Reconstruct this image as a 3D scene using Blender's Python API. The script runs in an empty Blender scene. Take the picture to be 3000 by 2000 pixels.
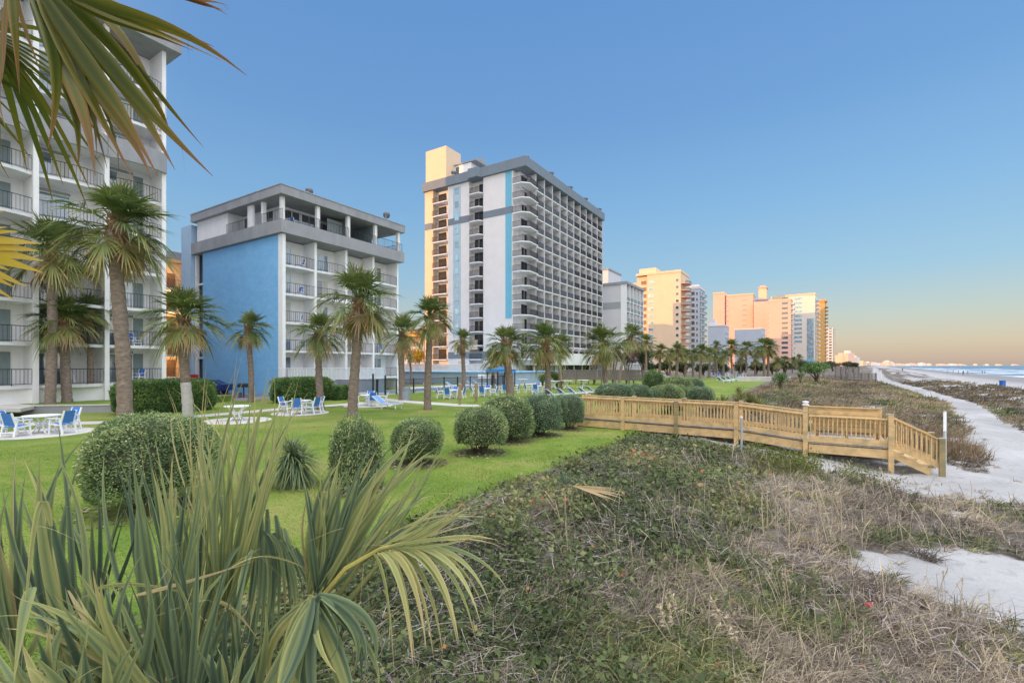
import bpy, math, random
import numpy as np
from mathutils import Vector, Matrix
R = math.radians
scene = bpy.context.scene
COL = scene.collection
F, HZ, CH = 1385.0, 1069.0, 2.9            # focal length and horizon in pixels of the 3000 px photograph, eye height
AZ = R(32.1); SU, CU = math.sin(AZ), math.cos(AZ)
PHI = math.pi / 2 - AZ
rng = np.random.default_rng(7)
random.seed(7)

def uw(u, w, z=0.0):                       # u runs along the coast, w runs towards the sea
    return Vector((SU * u + CU * w, CU * u - SU * w, z))
def to_uw(x, y):
    return SU * x + CU * y, CU * x - SU * y
def at(px, Y): return (px - 1500.0) / F * Y
def zat(py, Y): return CH - (py - HZ) / F * Y

# ---------------------------------------------------------------- value noise
_tab = np.random.default_rng(3).random((256, 256))
def vnoise(x, y):
    x = np.asarray(x, float); y = np.asarray(y, float)
    xi = np.floor(x).astype(int); yi = np.floor(y).astype(int)
    fx = x - xi; fy = y - yi
    fx = fx * fx * (3 - 2 * fx); fy = fy * fy * (3 - 2 * fy)
    a = _tab[xi % 256, yi % 256]; b = _tab[(xi + 1) % 256, yi % 256]
    c = _tab[xi % 256, (yi + 1) % 256]; d = _tab[(xi + 1) % 256, (yi + 1) % 256]
    return (a * (1 - fx) + b * fx) * (1 - fy) + (c * (1 - fx) + d * fx) * fy
def fbm(x, y, o=3):
    s = 0; a = 0.5; t = 0
    for i in range(o):
        s = s + a * vnoise(x * 2 ** i + 17.3 * i, y * 2 ** i + 9.1 * i); t += a; a *= 0.5
    return s / t

# ---------------------------------------------------------------- terrain
def shift(u):
    u = np.asarray(u, float)
    return 0.093 * 30 * np.log1p(np.exp(np.clip((u - 95) / 30, -30, 30))) + 0.093 * np.maximum(u - 995, 0)
def terr(u, w):
    u = np.asarray(u, float); w = np.asarray(w, float)
    wc = w - shift(u)
    z = np.interp(wc, [-1e5, -6.2, -4.2, -1.0, 2.5, 6, 13.5, 16.5, 20, 23, 30, 46, 53, 64, 120, 1e5],
                  [0, 0, -.12, -.42, -.7, -.74, -.74, -.38, -.42, -.62, -.80, -1.5, -1.72, -2.1, -5, -60])
    dune = np.clip((wc + 6.5) / 2, 0, 1) * np.clip((22 - wc) / 4, 0, 1)
    far = np.clip((u - 24) / 8, 0, 1) * np.clip((wc + 6) / 3, 0, 1) * np.clip((9.5 - wc) / 3, 0, 1)
    return z + dune * (fbm(u * .55, w * .55) - .5) * .34 + far * .42
def hz(u, w): return float(terr(u, w))
def gp(px, py, z=None):                    # the ground point seen at a pixel
    zz = 0.0 if z is None else z
    for i in range(12):
        Y = (CH - zz) * F / max(py - HZ, 1.5); X = at(px, Y)
        if z is not None: break
        u, w = to_uw(X, Y); zz = .5 * zz + .5 * hz(u, w)
    return Vector((X, Y, zz))

# ---------------------------------------------------------------- objects
def link(o, parent=None):
    COL.objects.link(o)
    if parent is not None: o.parent = parent
    return o
def thing(name, label, cat, loc=(0, 0, 0), rz=0.0, group=None):
    o = bpy.data.objects.new(name, None); COL.objects.link(o)
    o.empty_display_size = .3
    o.location = loc; o.rotation_euler = (0, 0, rz)
    o['label'] = label; o['category'] = cat
    if group: o['group'] = group
    return o
def tag(o, label=None, cat=None, group=None, kind=None):
    if label: o['label'] = label
    if cat: o['category'] = cat
    if group: o['group'] = group
    if kind: o['kind'] = kind
    return o
def inst(name, mesh, parent=None, loc=(0, 0, 0), rz=0.0, sc=1.0, rot=None):
    o = bpy.data.objects.new(name, mesh); link(o, parent)
    o.location = loc; o.rotation_euler = rot if rot else (0, 0, rz)
    o.scale = (sc, sc, sc) if not isinstance(sc, (tuple, list)) else sc
    return o
def dup(root, loc, rz=None, label=None, group=None, sc=None):
    r = root.copy(); COL.objects.link(r); r.location = loc
    if rz is not None: r.rotation_euler = (0, 0, rz)
    if sc is not None: r.scale = (sc, sc, sc)
    if label: r['label'] = label
    if group: r['group'] = group
    for ch in list(root.children):
        c = ch.copy(); COL.objects.link(c); c.parent = r
        for g in list(ch.children):
            d = g.copy(); COL.objects.link(d); d.parent = c
    return r

class MB:                                  # collects boxes, bars and prisms into one mesh
    def __init__(s): s.v = []; s.f = []; s.m = []
    def _add(s, vs, fs, m):
        b = len(s.v); s.v += [tuple(p) for p in vs]
        s.f += [tuple(b + i for i in f) for f in fs]; s.m += [m] * len(fs)
    def box(s, x0, x1, y0, y1, z0, z1, m=0):
        s._add([(x0,y0,z0),(x1,y0,z0),(x1,y1,z0),(x0,y1,z0),(x0,y0,z1),(x1,y0,z1),(x1,y1,z1),(x0,y1,z1)],
               [(0,3,2,1),(4,5,6,7),(0,1,5,4),(1,2,6,5),(2,3,7,6),(3,0,4,7)], m); return s
    def prism(s, pts, z0, z1, m=0):        # pts counter-clockwise from above; z0/z1 numbers or per-point lists
        n = len(pts)
        a = z0 if isinstance(z0, (list, tuple)) else [z0] * n
        c = z1 if isinstance(z1, (list, tuple)) else [z1] * n
        vs = [(p[0], p[1], a[i]) for i, p in enumerate(pts)] + [(p[0], p[1], c[i]) for i, p in enumerate(pts)]
        fs = [tuple(range(n - 1, -1, -1)), tuple(range(n, 2 * n))] + [(i, (i + 1) % n, n + (i + 1) % n, n + i) for i in range(n)]
        s._add(vs, fs, m); return s
    def bar(s, p, q, r, m=0, n=4, r2=None):  # straight bar between two points
        p = Vector(p); q = Vector(q); d = q - p
        if d.length < 1e-6: return s
        d.normalize(); a = d.orthogonal().normalized() if abs(d.z) < .95 else Vector((1, 0, 0)); a = (a - d * a.dot(d)).normalized(); b = d.cross(a)
        r2 = r if r2 is None else r2
        vs = []
        for (c, rr) in ((p, r), (q, r2)):
            for i in range(n):
                t = 2 * math.pi * (i + .5) / n
                vs.append(c + a * (rr * math.cos(t)) + b * (rr * math.sin(t)))
        fs = [(i, (i + 1) % n, n + (i + 1) % n, n + i) for i in range(n)] + [tuple(range(n - 1, -1, -1)), tuple(range(n, 2 * n))]
        s._add(vs, fs, m); return s
    def beam(s, p, q, wd, ht, m=0):        # board between two points, wd across, ht upright
        p = Vector(p); q = Vector(q); d = (q - p).normalized()
        sd = Vector((-d.y, d.x, 0)); sd = sd.normalized() if sd.length > 1e-4 else Vector((1, 0, 0)); up = d.cross(sd) * -1
        if up.z < 0: up = -up
        vs = []
        for c in (p, q):
            for (a, b) in ((-1, -1), (1, -1), (1, 1), (-1, 1)):
                vs.append(c + sd * (a * wd / 2) + up * (b * ht / 2))
        s._add(vs, [(0,1,2,3),(7,6,5,4),(0,4,5,1),(1,5,6,2),(2,6,7,3),(3,7,4,0)], m); return s
    def tube(s, pts, rad, n=6, m=0):       # pts list, rad number or list
        P = [Vector(p) for p in pts]; k = len(P)
        rad = rad if isinstance(rad, (list, tuple)) else [rad] * k
        vs = []; a = None
        for i in range(k):
            d = (P[min(i + 1, k - 1)] - P[max(i - 1, 0)]).normalized()
            if a is None: a = d.orthogonal().normalized()
            a = (a - d * a.dot(d)).normalized(); b = d.cross(a)
            for j in range(n):
                t = 2 * math.pi * j / n
                vs.append(P[i] + (a * math.cos(t) + b * math.sin(t)) * rad[i])
        fs = [tuple(range(n - 1, -1, -1)), tuple(range((k - 1) * n, k * n))]
        for i in range(k - 1):
            for j in range(n):
                fs.append((i*n+j, i*n+(j+1) % n, (i+1)*n+(j+1) % n, (i+1)*n+j))
        s._add(vs, fs, m); return s
    def lathe(s, prof, n=16, c=(0, 0), m=0):  # prof: (radius, z) from bottom to top
        vs = []
        for (r, z) in prof:
            for j in range(n):
                t = 2 * math.pi * j / n
                vs.append((c[0] + r * math.cos(t), c[1] + r * math.sin(t), z))
        k = len(prof)
        fs = [tuple(range(n - 1, -1, -1)), tuple(range((k - 1) * n, k * n))]
        for i in range(k - 1):
            for j in range(n):
                fs.append((i*n+j, i*n+(j+1) % n, (i+1)*n+(j+1) % n, (i+1)*n+j))
        s._add(vs, fs, m); return s
    def mesh(s, name, mats):
        me = bpy.data.meshes.new(name)
        me.from_pydata(s.v, [], s.f)
        mats = mats if isinstance(mats, (list, tuple)) else [mats]
        for q in mats: me.materials.append(q)
        if len(mats) > 1: me.polygons.foreach_set('material_index', s.m)
        me.update(); return me
    def build(s, name, mats, parent=None, loc=(0, 0, 0), rz=0.0, smooth=False):
        me = s.mesh(name, mats)
        if smooth: me.polygons.foreach_set('use_smooth', [True] * len(me.polygons))
        return inst(name, me, parent, loc, rz)

def fast_mesh(name, V, Q, mats, tint=None, smooth=False, midx=None):
    me = bpy.data.meshes.new(name)
    V = np.ascontiguousarray(V, np.float32); Q = np.ascontiguousarray(Q, np.int32)
    k = Q.shape[1]
    me.vertices.add(len(V)); me.vertices.foreach_set('co', V.ravel())
    me.loops.add(Q.size); me.loops.foreach_set('vertex_index', Q.ravel())
    me.polygons.add(len(Q))
    me.polygons.foreach_set('loop_start', np.arange(0, Q.size, k, dtype=np.int32))
    me.polygons.foreach_set('loop_total', np.full(len(Q), k, np.int32))
    for q in (mats if isinstance(mats, (list, tuple)) else [mats]): me.materials.append(q)
    if midx is not None: me.polygons.foreach_set('material_index', np.asarray(midx, np.int32))
    if smooth: me.polygons.foreach_set('use_smooth', np.ones(len(Q), bool))
    if tint is not None:
        at_ = me.attributes.new('tint', 'FLOAT', 'POINT'); at_.data.foreach_set('value', np.ascontiguousarray(tint, np.float32))
    me.update(calc_edges=True); return me

def nrm(a): return a / np.maximum(np.linalg.norm(a, axis=-1, keepdims=True), 1e-9)
class FM:                                  # collects numpy strips and leaves
    def __init__(s): s.V = []; s.Q = []; s.T = []; s.n = 0
    def _put(s, V, Q, T):
        s.V.append(V); s.Q.append(Q + s.n); s.T.append(T); s.n += len(V)
    def strips(s, P, D, L, W, tint, droop=0.0, segs=3, side=None, bend=None, prof=None, tiptint=0.0, fold=None):
        P = np.asarray(P, float); N = len(P); D = nrm(np.asarray(D, float) * np.ones((N, 3)))
        L = np.asarray(L, float) * np.ones(N); W = np.asarray(W, float) * np.ones(N); tint = np.asarray(tint, float) * np.ones(N)
        droop = np.asarray(droop, float) * np.ones(N)
        if side is None:
            r = rng.normal(size=(N, 3)); side = nrm(np.cross(D, r))
        else: side = nrm(np.asarray(side, float) * np.ones((N, 3)))
        t = np.linspace(0, 1, segs + 1)
        C = P[:, None] + D[:, None] * (L[:, None] * t)[:, :, None]
        C[:, :, 2] -= droop[:, None] * L[:, None] * t ** 2
        if bend is not None: C += bend[:, None, :] * (L[:, None] * t ** 2)[:, :, None]
        pr = prof(t) if prof is not None else np.clip((1 - t) * 1.15 + .05, .06, 1)
        hw = (W[:, None] * .5 * pr)[:, :, None] * side[:, None]
        V = np.stack([C - hw, C + hw], 2).reshape(-1, 3)
        k = (segs + 1) * 2
        b = (np.arange(N) * k)[:, None, None]; i = (np.arange(segs) * 2)[None, :, None]
        Q = (b + i + np.array([0, 1, 3, 2])).reshape(-1, 4)
        T = (tint[:, None] + tiptint * t ** 3).repeat(2, axis=1).reshape(-1)
        s._put(V, Q, T)
    def leaves(s, P, D, L, W, tint, nrmv=None, cup=.0):
        P = np.asarray(P, float); N = len(P); D = nrm(D); L = np.asarray(L, float) * np.ones(N); W = np.asarray(W, float) * np.ones(N)
        r = rng.normal(size=(N, 3)) if nrmv is None else nrmv
        S = nrm(np.cross(D, r))
        mid = P + D * (L * .45)[:, None]
        V = np.stack([P, mid - S * (W * .5)[:, None], P + D * L[:, None], mid + S * (W * .5)[:, None]], 1).reshape(-1, 3)
        Q = np.arange(N * 4).reshape(-1, 4)
        s._put(V, Q, np.repeat(np.asarray(tint, float) * np.ones(N), 4))
    def arrays(s): return np.concatenate(s.V), np.concatenate(s.Q), np.concatenate(s.T)
    def mesh(s, name, mat, smooth=False):
        V, Q, T = s.arrays(); return fast_mesh(name, V, Q, mat, T, smooth)
# ---------------------------------------------------------------- materials
MATS = {}
def _nt(name):
    m = bpy.data.materials.new(name); m.use_nodes = True
    nt = m.node_tree; b = nt.nodes['Principled BSDF']; return m, nt, b
def nd(nt, t, **kw):
    n = nt.nodes.new(t)
    for k, v in kw.items():
        if k.startswith('i_'): n.inputs[k[2:].replace('_', ' ')].default_value = v
        else: setattr(n, k, v)
    return n
def ramp(nt, stops, interp='LINEAR'):
    r = nt.nodes.new('ShaderNodeValToRGB'); r.color_ramp.interpolation = interp
    e = r.color_ramp.elements
    while len(e) < len(stops): e.new(.5)
    for i, (p, c) in enumerate(stops):
        e[i].position = p; e[i].color = (c[0], c[1], c[2], 1)
    return r
def mat(name, c, rough=.7, var=.12, scale=3.0, bump=0.0, bscale=None, c2=None, metal=0.0, spec=.5, stretch=(1, 1, 1), wear=0.0):
    """plain surface with a little uneven tone, optional bump and blotchy wear"""
    if name in MATS: return MATS[name]
    m, nt, b = _nt(name); L = nt.links.new
    tc = nd(nt, 'ShaderNodeTexCoord'); mp = nd(nt, 'ShaderNodeMapping'); mp.inputs['Scale'].default_value = stretch
    L(tc.outputs['Object'], mp.inputs[0])
    n = nd(nt, 'ShaderNodeTexNoise', i_Scale=scale, i_Detail=6.0, i_Roughness=.65); L(mp.outputs[0], n.inputs['Vector'])
    lo = tuple(x * (1 - var) for x in c); hi = tuple(min(1, x * (1 + var)) for x in (c2 or c))
    r = ramp(nt, [(.3, lo), (.7, hi)]); L(n.outputs['Fac'], r.inputs[0])
    out = r.outputs[0]
    if wear:
        n3 = nd(nt, 'ShaderNodeTexNoise', i_Scale=scale * .35, i_Detail=8.0, i_Roughness=.7)
        mp3 = nd(nt, 'ShaderNodeMapping'); mp3.inputs['Scale'].default_value = (1, 1, .25); L(tc.outputs['Object'], mp3.inputs[0]); L(mp3.outputs[0], n3.inputs['Vector'])
        r3 = ramp(nt, [(.5, (0, 0, 0)), (.75, (wear, wear, wear))]); L(n3.outputs['Fac'], r3.inputs[0])
        mx = nd(nt, 'ShaderNodeMixRGB'); L(r3.outputs[0], mx.inputs[0]); L(out, mx.inputs[1]); mx.inputs[2].default_value = (c[0] * .55, c[1] * .52, c[2] * .48, 1)
        out = mx.outputs[0]
    L(out, b.inputs['Base Color'])
    b.inputs['Roughness'].default_value = rough; b.inputs['Metallic'].default_value = metal
    b.inputs['Specular IOR Level'].default_value = spec
    if bump:
        n2 = nd(nt, 'ShaderNodeTexNoise', i_Scale=bscale or scale * 6, i_Detail=5.0); L(mp.outputs[0], n2.inputs['Vector'])
        bp = nd(nt, 'ShaderNodeBump', i_Strength=bump, i_Distance=.02); L(n2.outputs['Fac'], bp.inputs['Height']); L(bp.outputs[0], b.inputs['Normal'])
    MATS[name] = m; return m
def leafmat(name, stops, rough=.55, trans=.3, spec=.3, nscale=0.0):
    """foliage: colour runs along the per-leaf tint, light passes through"""
    m, nt, b = _nt(name); L = nt.links.new
    a = nd(nt, 'ShaderNodeAttribute', attribute_name='tint')
    r = ramp(nt, stops)
    if nscale:
        tc = nd(nt, 'ShaderNodeTexCoord'); n = nd(nt, 'ShaderNodeTexNoise', i_Scale=nscale, i_Detail=3.0); L(tc.outputs['Object'], n.inputs['Vector'])
        ma = nd(nt, 'ShaderNodeMath', operation='MULTIPLY_ADD'); L(n.outputs['Fac'], ma.inputs[0]); ma.inputs[1].default_value = .5; 
        sb = nd(nt, 'ShaderNodeMath', operation='SUBTRACT'); L(a.outputs['Fac'], sb.inputs[0]); sb.inputs[1].default_value = .25
        L(sb.outputs[0], ma.inputs[2]); L(ma.outputs[0], r.inputs[0])
    else: L(a.outputs['Fac'], r.inputs[0])
    L(r.outputs[0], b.inputs['Base Color']); b.inputs['Roughness'].default_value = rough; b.inputs['Specular IOR Level'].default_value = spec
    if trans:
        t = nd(nt, 'ShaderNodeBsdfTranslucent'); L(r.outputs[0], t.inputs[0])
        mx = nd(nt, 'ShaderNodeMixShader', i_Fac=trans); L(b.outputs[0], mx.inputs[1]); L(t.outputs[0], mx.inputs[2])
        L(mx.outputs[0], nt.nodes['Material Output'].inputs[0])
    MATS[name] = m; return m
def glassmat(name, c, rough=.06, var=.4, scale=.6):
    m, nt, b = _nt(name); L = nt.links.new
    tc = nd(nt, 'ShaderNodeTexCoord'); oi = nd(nt, 'ShaderNodeObjectInfo')
    ad = nd(nt, 'ShaderNodeVectorMath', operation='ADD'); sc = nd(nt, 'ShaderNodeVectorMath', operation='SCALE'); sc.inputs['Scale'].default_value = 37.0
    cb = nd(nt, 'ShaderNodeCombineXYZ'); L(oi.outputs['Random'], cb.inputs[0]); L(oi.outputs['Random'], cb.inputs[1]); L(cb.outputs[0], sc.inputs[0])
    L(tc.outputs['Object'], ad.inputs[0]); L(sc.outputs[0], ad.inputs[1])
    n = nd(nt, 'ShaderNodeTexNoise', i_Scale=scale, i_Detail=2.0); L(ad.outputs[0], n.inputs['Vector'])
    r = ramp(nt, [(.35, tuple(x * (1 - var) for x in c)), (.65, tuple(min(1, x * (1 + var)) for x in c))]); L(n.outputs['Fac'], r.inputs[0])
    L(r.outputs[0], b.inputs['Base Color']); b.inputs['Roughness'].default_value = rough; b.inputs['Specular IOR Level'].default_value = 1.0
    b.inputs['IOR'].default_value = 1.9
    MATS[name] = m; return m

white = mat('white_stucco', (.84, .83, .82), .85, .05, 1.2, .15, 30, wear=.24)
white2 = mat('white_paint', (.82, .82, .82), .5, .03, 4)
plastic = mat('white_plastic', (.84, .85, .87), .4, .03, 5)
concrete = mat('concrete', (.31, .315, .33), .9, .12, 1.0, .3, 14, wear=.35, stretch=(1, 1, .4))
greyband = mat('grey_band_paint', (.18, .22, .26), .8, .06, 1.0, wear=.15)
slabwhite = mat('slab_white', (.76, .76, .77), .8, .06, 2, wear=.25)
black = mat('black_metal', (.018, .019, .022), .45, .2, 6)
greydoor = mat('grey_door_panel', (.20, .25, .26), .5, .15, 2)
curtain = mat('curtain_cloth', (.62, .60, .55), .9, .15, 8, stretch=(6, 6, .3))
glass = glassmat('door_glass', (.16, .22, .27))
glass_dark = glassmat('dark_glass', (.035, .045, .06))
glass_teal = glassmat('teal_glass', (.16, .36, .46), .12)
bluesling = mat('blue_sling', (.055, .20, .58), .6, .12, 10)
skyblue_trim = mat('sky_blue_paint', (.15, .45, .60), .7, .05, 1.5, wear=.08)
walk = mat('walk_concrete', (.55, .53, .50), .9, .1, .9, .3, 25, wear=.3)
asphalt = mat('asphalt', (.20, .185, .20), .95, .18, .8, .4, 40)
woodgrey = mat('weathered_wood', (.21, .185, .165), .85, .25, 3, .3, stretch=(1, 1, 6))
bark = mat('palm_bark', (.20, .155, .125), .9, .35, 5, .9, 16, c2=(.25, .19, .15), stretch=(1, 1, 2.2))
bark_red = mat('palm_bark_red', (.22, .115, .075), .9, .35, 6, .9, 16, stretch=(1, 1, 2.2))
deadleaf = mat('dead_leaf', (.36, .24, .14), .85, .3, 12)
wood_dark = mat('bush_wood', (.10, .075, .055), .9, .25, 8, .4)

def brickmat():
    m, nt, b = _nt('blue_brick'); L = nt.links.new
    tc = nd(nt, 'ShaderNodeTexCoord'); sp = nd(nt, 'ShaderNodeSeparateXYZ'); L(tc.outputs['Object'], sp.inputs[0])
    cb = nd(nt, 'ShaderNodeCombineXYZ'); L(sp.outputs['Y'], cb.inputs[0]); L(sp.outputs['Z'], cb.inputs[1])
    br = nd(nt, 'ShaderNodeTexBrick', i_Scale=1.0); br.inputs['Brick Width'].default_value = .4; br.inputs['Row Height'].default_value = .2; br.inputs['Mortar Size'].default_value = .008
    br.inputs['Color1'].default_value = (.23, .53, .84, 1); br.inputs['Color2'].default_value = (.20, .49, .81, 1); br.inputs['Mortar'].default_value = (.16, .42, .73, 1)
    L(cb.outputs[0], br.inputs['Vector'])
    n = nd(nt, 'ShaderNodeTexNoise', i_Scale=.5, i_Detail=7.0, i_Roughness=.7); mp = nd(nt, 'ShaderNodeMapping'); mp.inputs['Scale'].default_value = (1, 1, 2.2); L(tc.outputs['Object'], mp.inputs[0]); L(mp.outputs[0], n.inputs['Vector'])
    r = ramp(nt, [(.35, (.93, .93, .95)), (.7, (1.12, 1.08, 1.05))]); L(n.outputs['Fac'], r.inputs[0])
    mx = nd(nt, 'ShaderNodeMixRGB', blend_type='MULTIPLY', i_Fac=1.0); L(br.outputs['Color'], mx.inputs[1]); L(r.outputs[0], mx.inputs[2])
    L(mx.outputs[0], b.inputs['Base Color']); b.inputs['Roughness'].default_value = .6
    bp = nd(nt, 'ShaderNodeBump', i_Strength=.5, i_Distance=.01); L(br.outputs['Fac'], bp.inputs['Height']); bp.invert = True; L(bp.outputs[0], b.inputs['Normal'])
    return m
bluebrick = brickmat()

def woodmat(name, c, c2, rough=.75):
    m, nt, b = _nt(name); L = nt.links.new
    tc = nd(nt, 'ShaderNodeTexCoord'); mp = nd(nt, 'ShaderNodeMapping'); mp.inputs['Scale'].default_value = (2.2, 14, 14); L(tc.outputs['Object'], mp.inputs[0])
    n = nd(nt, 'ShaderNodeTexNoise', i_Scale=2.0, i_Detail=8.0, i_Roughness=.7, i_Distortion=.4); L(mp.outputs[0], n.inputs['Vector'])
    n2 = nd(nt, 'ShaderNodeTexNoise', i_Scale=3.3, i_Detail=4.0); L(tc.outputs['Object'], n2.inputs['Vector'])
    r = ramp(nt, [(.3, c), (.7, c2)]); L(n.outputs['Fac'], r.inputs[0])
    r2 = ramp(nt, [(.3, (.66, .70, .72)), (.5, (.98, .96, .92)), (.7, (1.15, 1.08, 1.0))]); L(n2.outputs['Fac'], r2.inputs[0])
    mx = nd(nt, 'ShaderNodeMixRGB', blend_type='MULTIPLY', i_Fac=1.0); L(r.outputs[0], mx.inputs[1]); L(r2.outputs[0], mx.inputs[2])
    L(mx.outputs[0], b.inputs['Base Color']); b.inputs['Roughness'].default_value = rough
    bp = nd(nt, 'ShaderNodeBump', i_Strength=.25, i_Distance=.01); L(n.outputs['Fac'], bp.inputs['Height']); L(bp.outputs[0], b.inputs['Normal'])
    return m
pine = woodmat('new_pine', (.54, .37, .17), (.73, .54, .28))
pine_green = woodmat('treated_post', (.27, .22, .105), (.37, .30, .16))
deckgrey = woodmat('deck_boards', (.36, .31, .28), (.50, .45, .42))

leaf_palm = leafmat('palm_leaf', [(0, (0.043, 0.078, 0.028)), (.35, (0.109, 0.163, 0.046)), (.62, (0.232, 0.256, 0.070)), (.82, (0.403, 0.310, 0.139)), (1, (0.527, 0.357, 0.202))], .5, .25, .4)
leaf_fg = leafmat('palmetto_leaf', [(0, (.075, .12, .078)), (.3, (.205, .275, .135)), (.6, (.40, .42, .15)), (.82, (.54, .47, .20)), (1, (.55, .40, .25))], .5, .32, .3)
leaf_fgtop = leafmat('drooping_palm_leaf', [(0, (0.025, 0.045, 0.010)), (.35, (0.082, 0.107, 0.012)), (.6, (0.180, 0.156, 0.016)), (.8, (0.279, 0.139, 0.041)), (1, (0.295, 0.180, 0.123))], .45, .4, .4)
leaf_yellow = leafmat('yellow_palm_leaf', [(0, (.30, .26, .02)), (.5, (.55, .40, .03)), (1, (.6, .42, .12))], .5, .4, .3)
leaf_bush = leafmat('bush_leaf', [(0, (0.067, 0.118, 0.045)), (.45, (0.185, 0.276, 0.106)), (.75, (0.396, 0.461, 0.199)), (1, (0.750, 0.713, 0.343))], .5, .2, .35)
leaf_bush_blue = leafmat('bush_leaf_blue', [(0, (0.059, 0.112, 0.059)), (.45, (0.154, 0.248, 0.137)), (.75, (0.298, 0.398, 0.223)), (1, (0.596, 0.621, 0.347))], .5, .2, .35)
leaf_hedge = leafmat('hedge_leaf', [(0, (0.043, 0.094, 0.034)), (.5, (0.117, 0.218, 0.065)), (1, (0.380, 0.468, 0.146))], .5, .2, .35)
leaf_tree = leafmat('dark_tree_leaf', [(0, (0.024, 0.042, 0.020)), (.5, (0.063, 0.091, 0.042)), (1, (0.168, 0.168, 0.084))], .6, .2, .2)
leaf_rust = leafmat('rust_leaf', [(0, (.06, .03, .03)), (.5, (.13, .06, .055)), (1, (.22, .13, .09))], .6, .2, .2)
leaf_sunlit = leafmat('sunlit_leaf', [(0, (.20, .13, .02)), (.5, (.5, .34, .03)), (1, (.7, .5, .08))], .6, .3, .2)  # yellow sunlight on the tree is put into its leaf colour
cover_leaf = leafmat('cover_leaf', [(0, (0.043, 0.062, 0.029)), (.35, (0.118, 0.157, 0.062)), (.62, (0.213, 0.241, 0.101)), (.80, (0.336, 0.308, 0.134)), (.93, (0.448, 0.314, 0.157)), (1, (0.470, 0.190, 0.090))], .7, .25, .15)
lime_leaf = leafmat('lime_leaf', [(0, (0.067, 0.096, 0.019)), (.5, (0.144, 0.182, 0.034)), (1, (0.269, 0.269, 0.067))], .6, .25, .25)
dry_grass = leafmat('dry_grass', [(0, (.09, .075, .062)), (.3, (.23, .195, .155)), (.6, (.42, .355, .27)), (.85, (.60, .50, .35)), (1, (.72, .60, .42))], .7, .2, .2)
green_grass = leafmat('dune_grass', [(0, (0.054, 0.074, 0.041)), (.5, (0.176, 0.203, 0.088)), (1, (0.459, 0.405, 0.176))], .6, .2, .2)
twig = leafmat('grey_twig', [(0, (0.144, 0.122, 0.122)), (.5, (0.317, 0.274, 0.259)), (1, (0.605, 0.533, 0.504))], .8, .05, .2)
lawn_blade = leafmat('lawn_blade', [(0, (0.093, 0.166, 0.026)), (.5, (0.176, 0.269, 0.031)), (1, (0.342, 0.373, 0.083))], .6, .35, .2)
tan_grass = leafmat('tan_grass', [(0, (.12, .095, .065)), (.5, (.29, .235, .145)), (1, (.46, .37, .22))], .7, .2, .2)
# ---------------------------------------------------------------- camera, sky, sun
cam = bpy.data.cameras.new('camera'); camo = bpy.data.objects.new('camera', cam); COL.objects.link(camo)
camo.location = (0, 0, CH); camo.rotation_euler = (R(90), 0, 0)
cam.sensor_width = 36; cam.lens = 36 * F / 3000; cam.shift_y = (HZ - 1000) / 3000; cam.clip_end = 60000; cam.clip_start = .05
scene.camera = camo
scene.view_settings.view_transform = 'Standard'; scene.view_settings.look = 'None'; scene.view_settings.exposure = 0.0
SUN_EL = R(5.5); DRIFT = .47
sd = Vector((SU + DRIFT * CU, CU - DRIFT * SU, 0)).normalized()          # way the light travels over the ground
ldir = sd * math.cos(SUN_EL) + Vector((0, 0, -math.sin(SUN_EL)))
sl = bpy.data.lights.new('sun', 'SUN'); sl.energy = 3.7; sl.angle = R(.5); sl.color = (1, .45, .12)
so = bpy.data.objects.new('sun', sl); COL.objects.link(so); so.rotation_euler = ldir.to_track_quat('-Z', 'Y').to_euler(); so.location = (0, 0, 80)
wld = bpy.data.worlds.new('World'); scene.world = wld; wld.use_nodes = True
nt = wld.node_tree; L = nt.links.new; bg = nt.nodes['Background']
sky = nd(nt, 'ShaderNodeTexSky', sky_type='NISHITA'); sky.sun_disc = False; sky.sun_elevation = SUN_EL
sky.sun_rotation = math.atan2(-sd.x, -sd.y); sky.air_density = 1.0; sky.dust_density = 1.0; sky.ozone_density = 2.0
tc = nd(nt, 'ShaderNodeTexCoord'); sp = nd(nt, 'ShaderNodeSeparateXYZ'); L(tc.outputs['Generated'], sp.inputs[0])
SKY = ramp(nt, [(0.0, (.46, .36, .32)), (.018, (.51, .40, .335)), (.04, (.53, .45, .365)), (.088, (.43, .475, .455)), (.164, (.275, .45, .595)), (.30, (.19, .385, .63)), (.45, (.135, .30, .585)), (.62, (.115, .27, .57)), (.85, (.6, .65, .75))])
L(sp.outputs['Z'], SKY.inputs[0])
# the high sky overhead and the west, where the sun has just gone behind the hotels, are far brighter than the eastern sky
hi = nd(nt, 'ShaderNodeMapRange', interpolation_type='SMOOTHSTEP'); L(sp.outputs['Z'], hi.inputs[0]); hi.inputs[1].default_value = .66; hi.inputs[2].default_value = .93; hi.inputs[3].default_value = 0; hi.inputs[4].default_value = 1
gain = nd(nt, 'ShaderNodeMixRGB', blend_type='ADD'); L(hi.outputs[0], gain.inputs[0]); L(SKY.outputs[0], gain.inputs[1]); gain.inputs[2].default_value = (2.1, 2.1, 2.2, 1)
dt = nd(nt, 'ShaderNodeVectorMath', operation='DOT_PRODUCT'); L(tc.outputs['Generated'], dt.inputs[0]); dt.inputs[1].default_value = (-sd.x, -sd.y, .25)
ws = nd(nt, 'ShaderNodeMapRange', interpolation_type='SMOOTHSTEP'); L(dt.outputs['Value'], ws.inputs[0]); ws.inputs[1].default_value = .1; ws.inputs[2].default_value = 1.0; ws.inputs[3].default_value = 0; ws.inputs[4].default_value = 1
g2 = nd(nt, 'ShaderNodeMixRGB', blend_type='ADD'); L(ws.outputs[0], g2.inputs[0]); L(gain.outputs[0], g2.inputs[1]); g2.inputs[2].default_value = (.55, .42, .32, 1)
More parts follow.
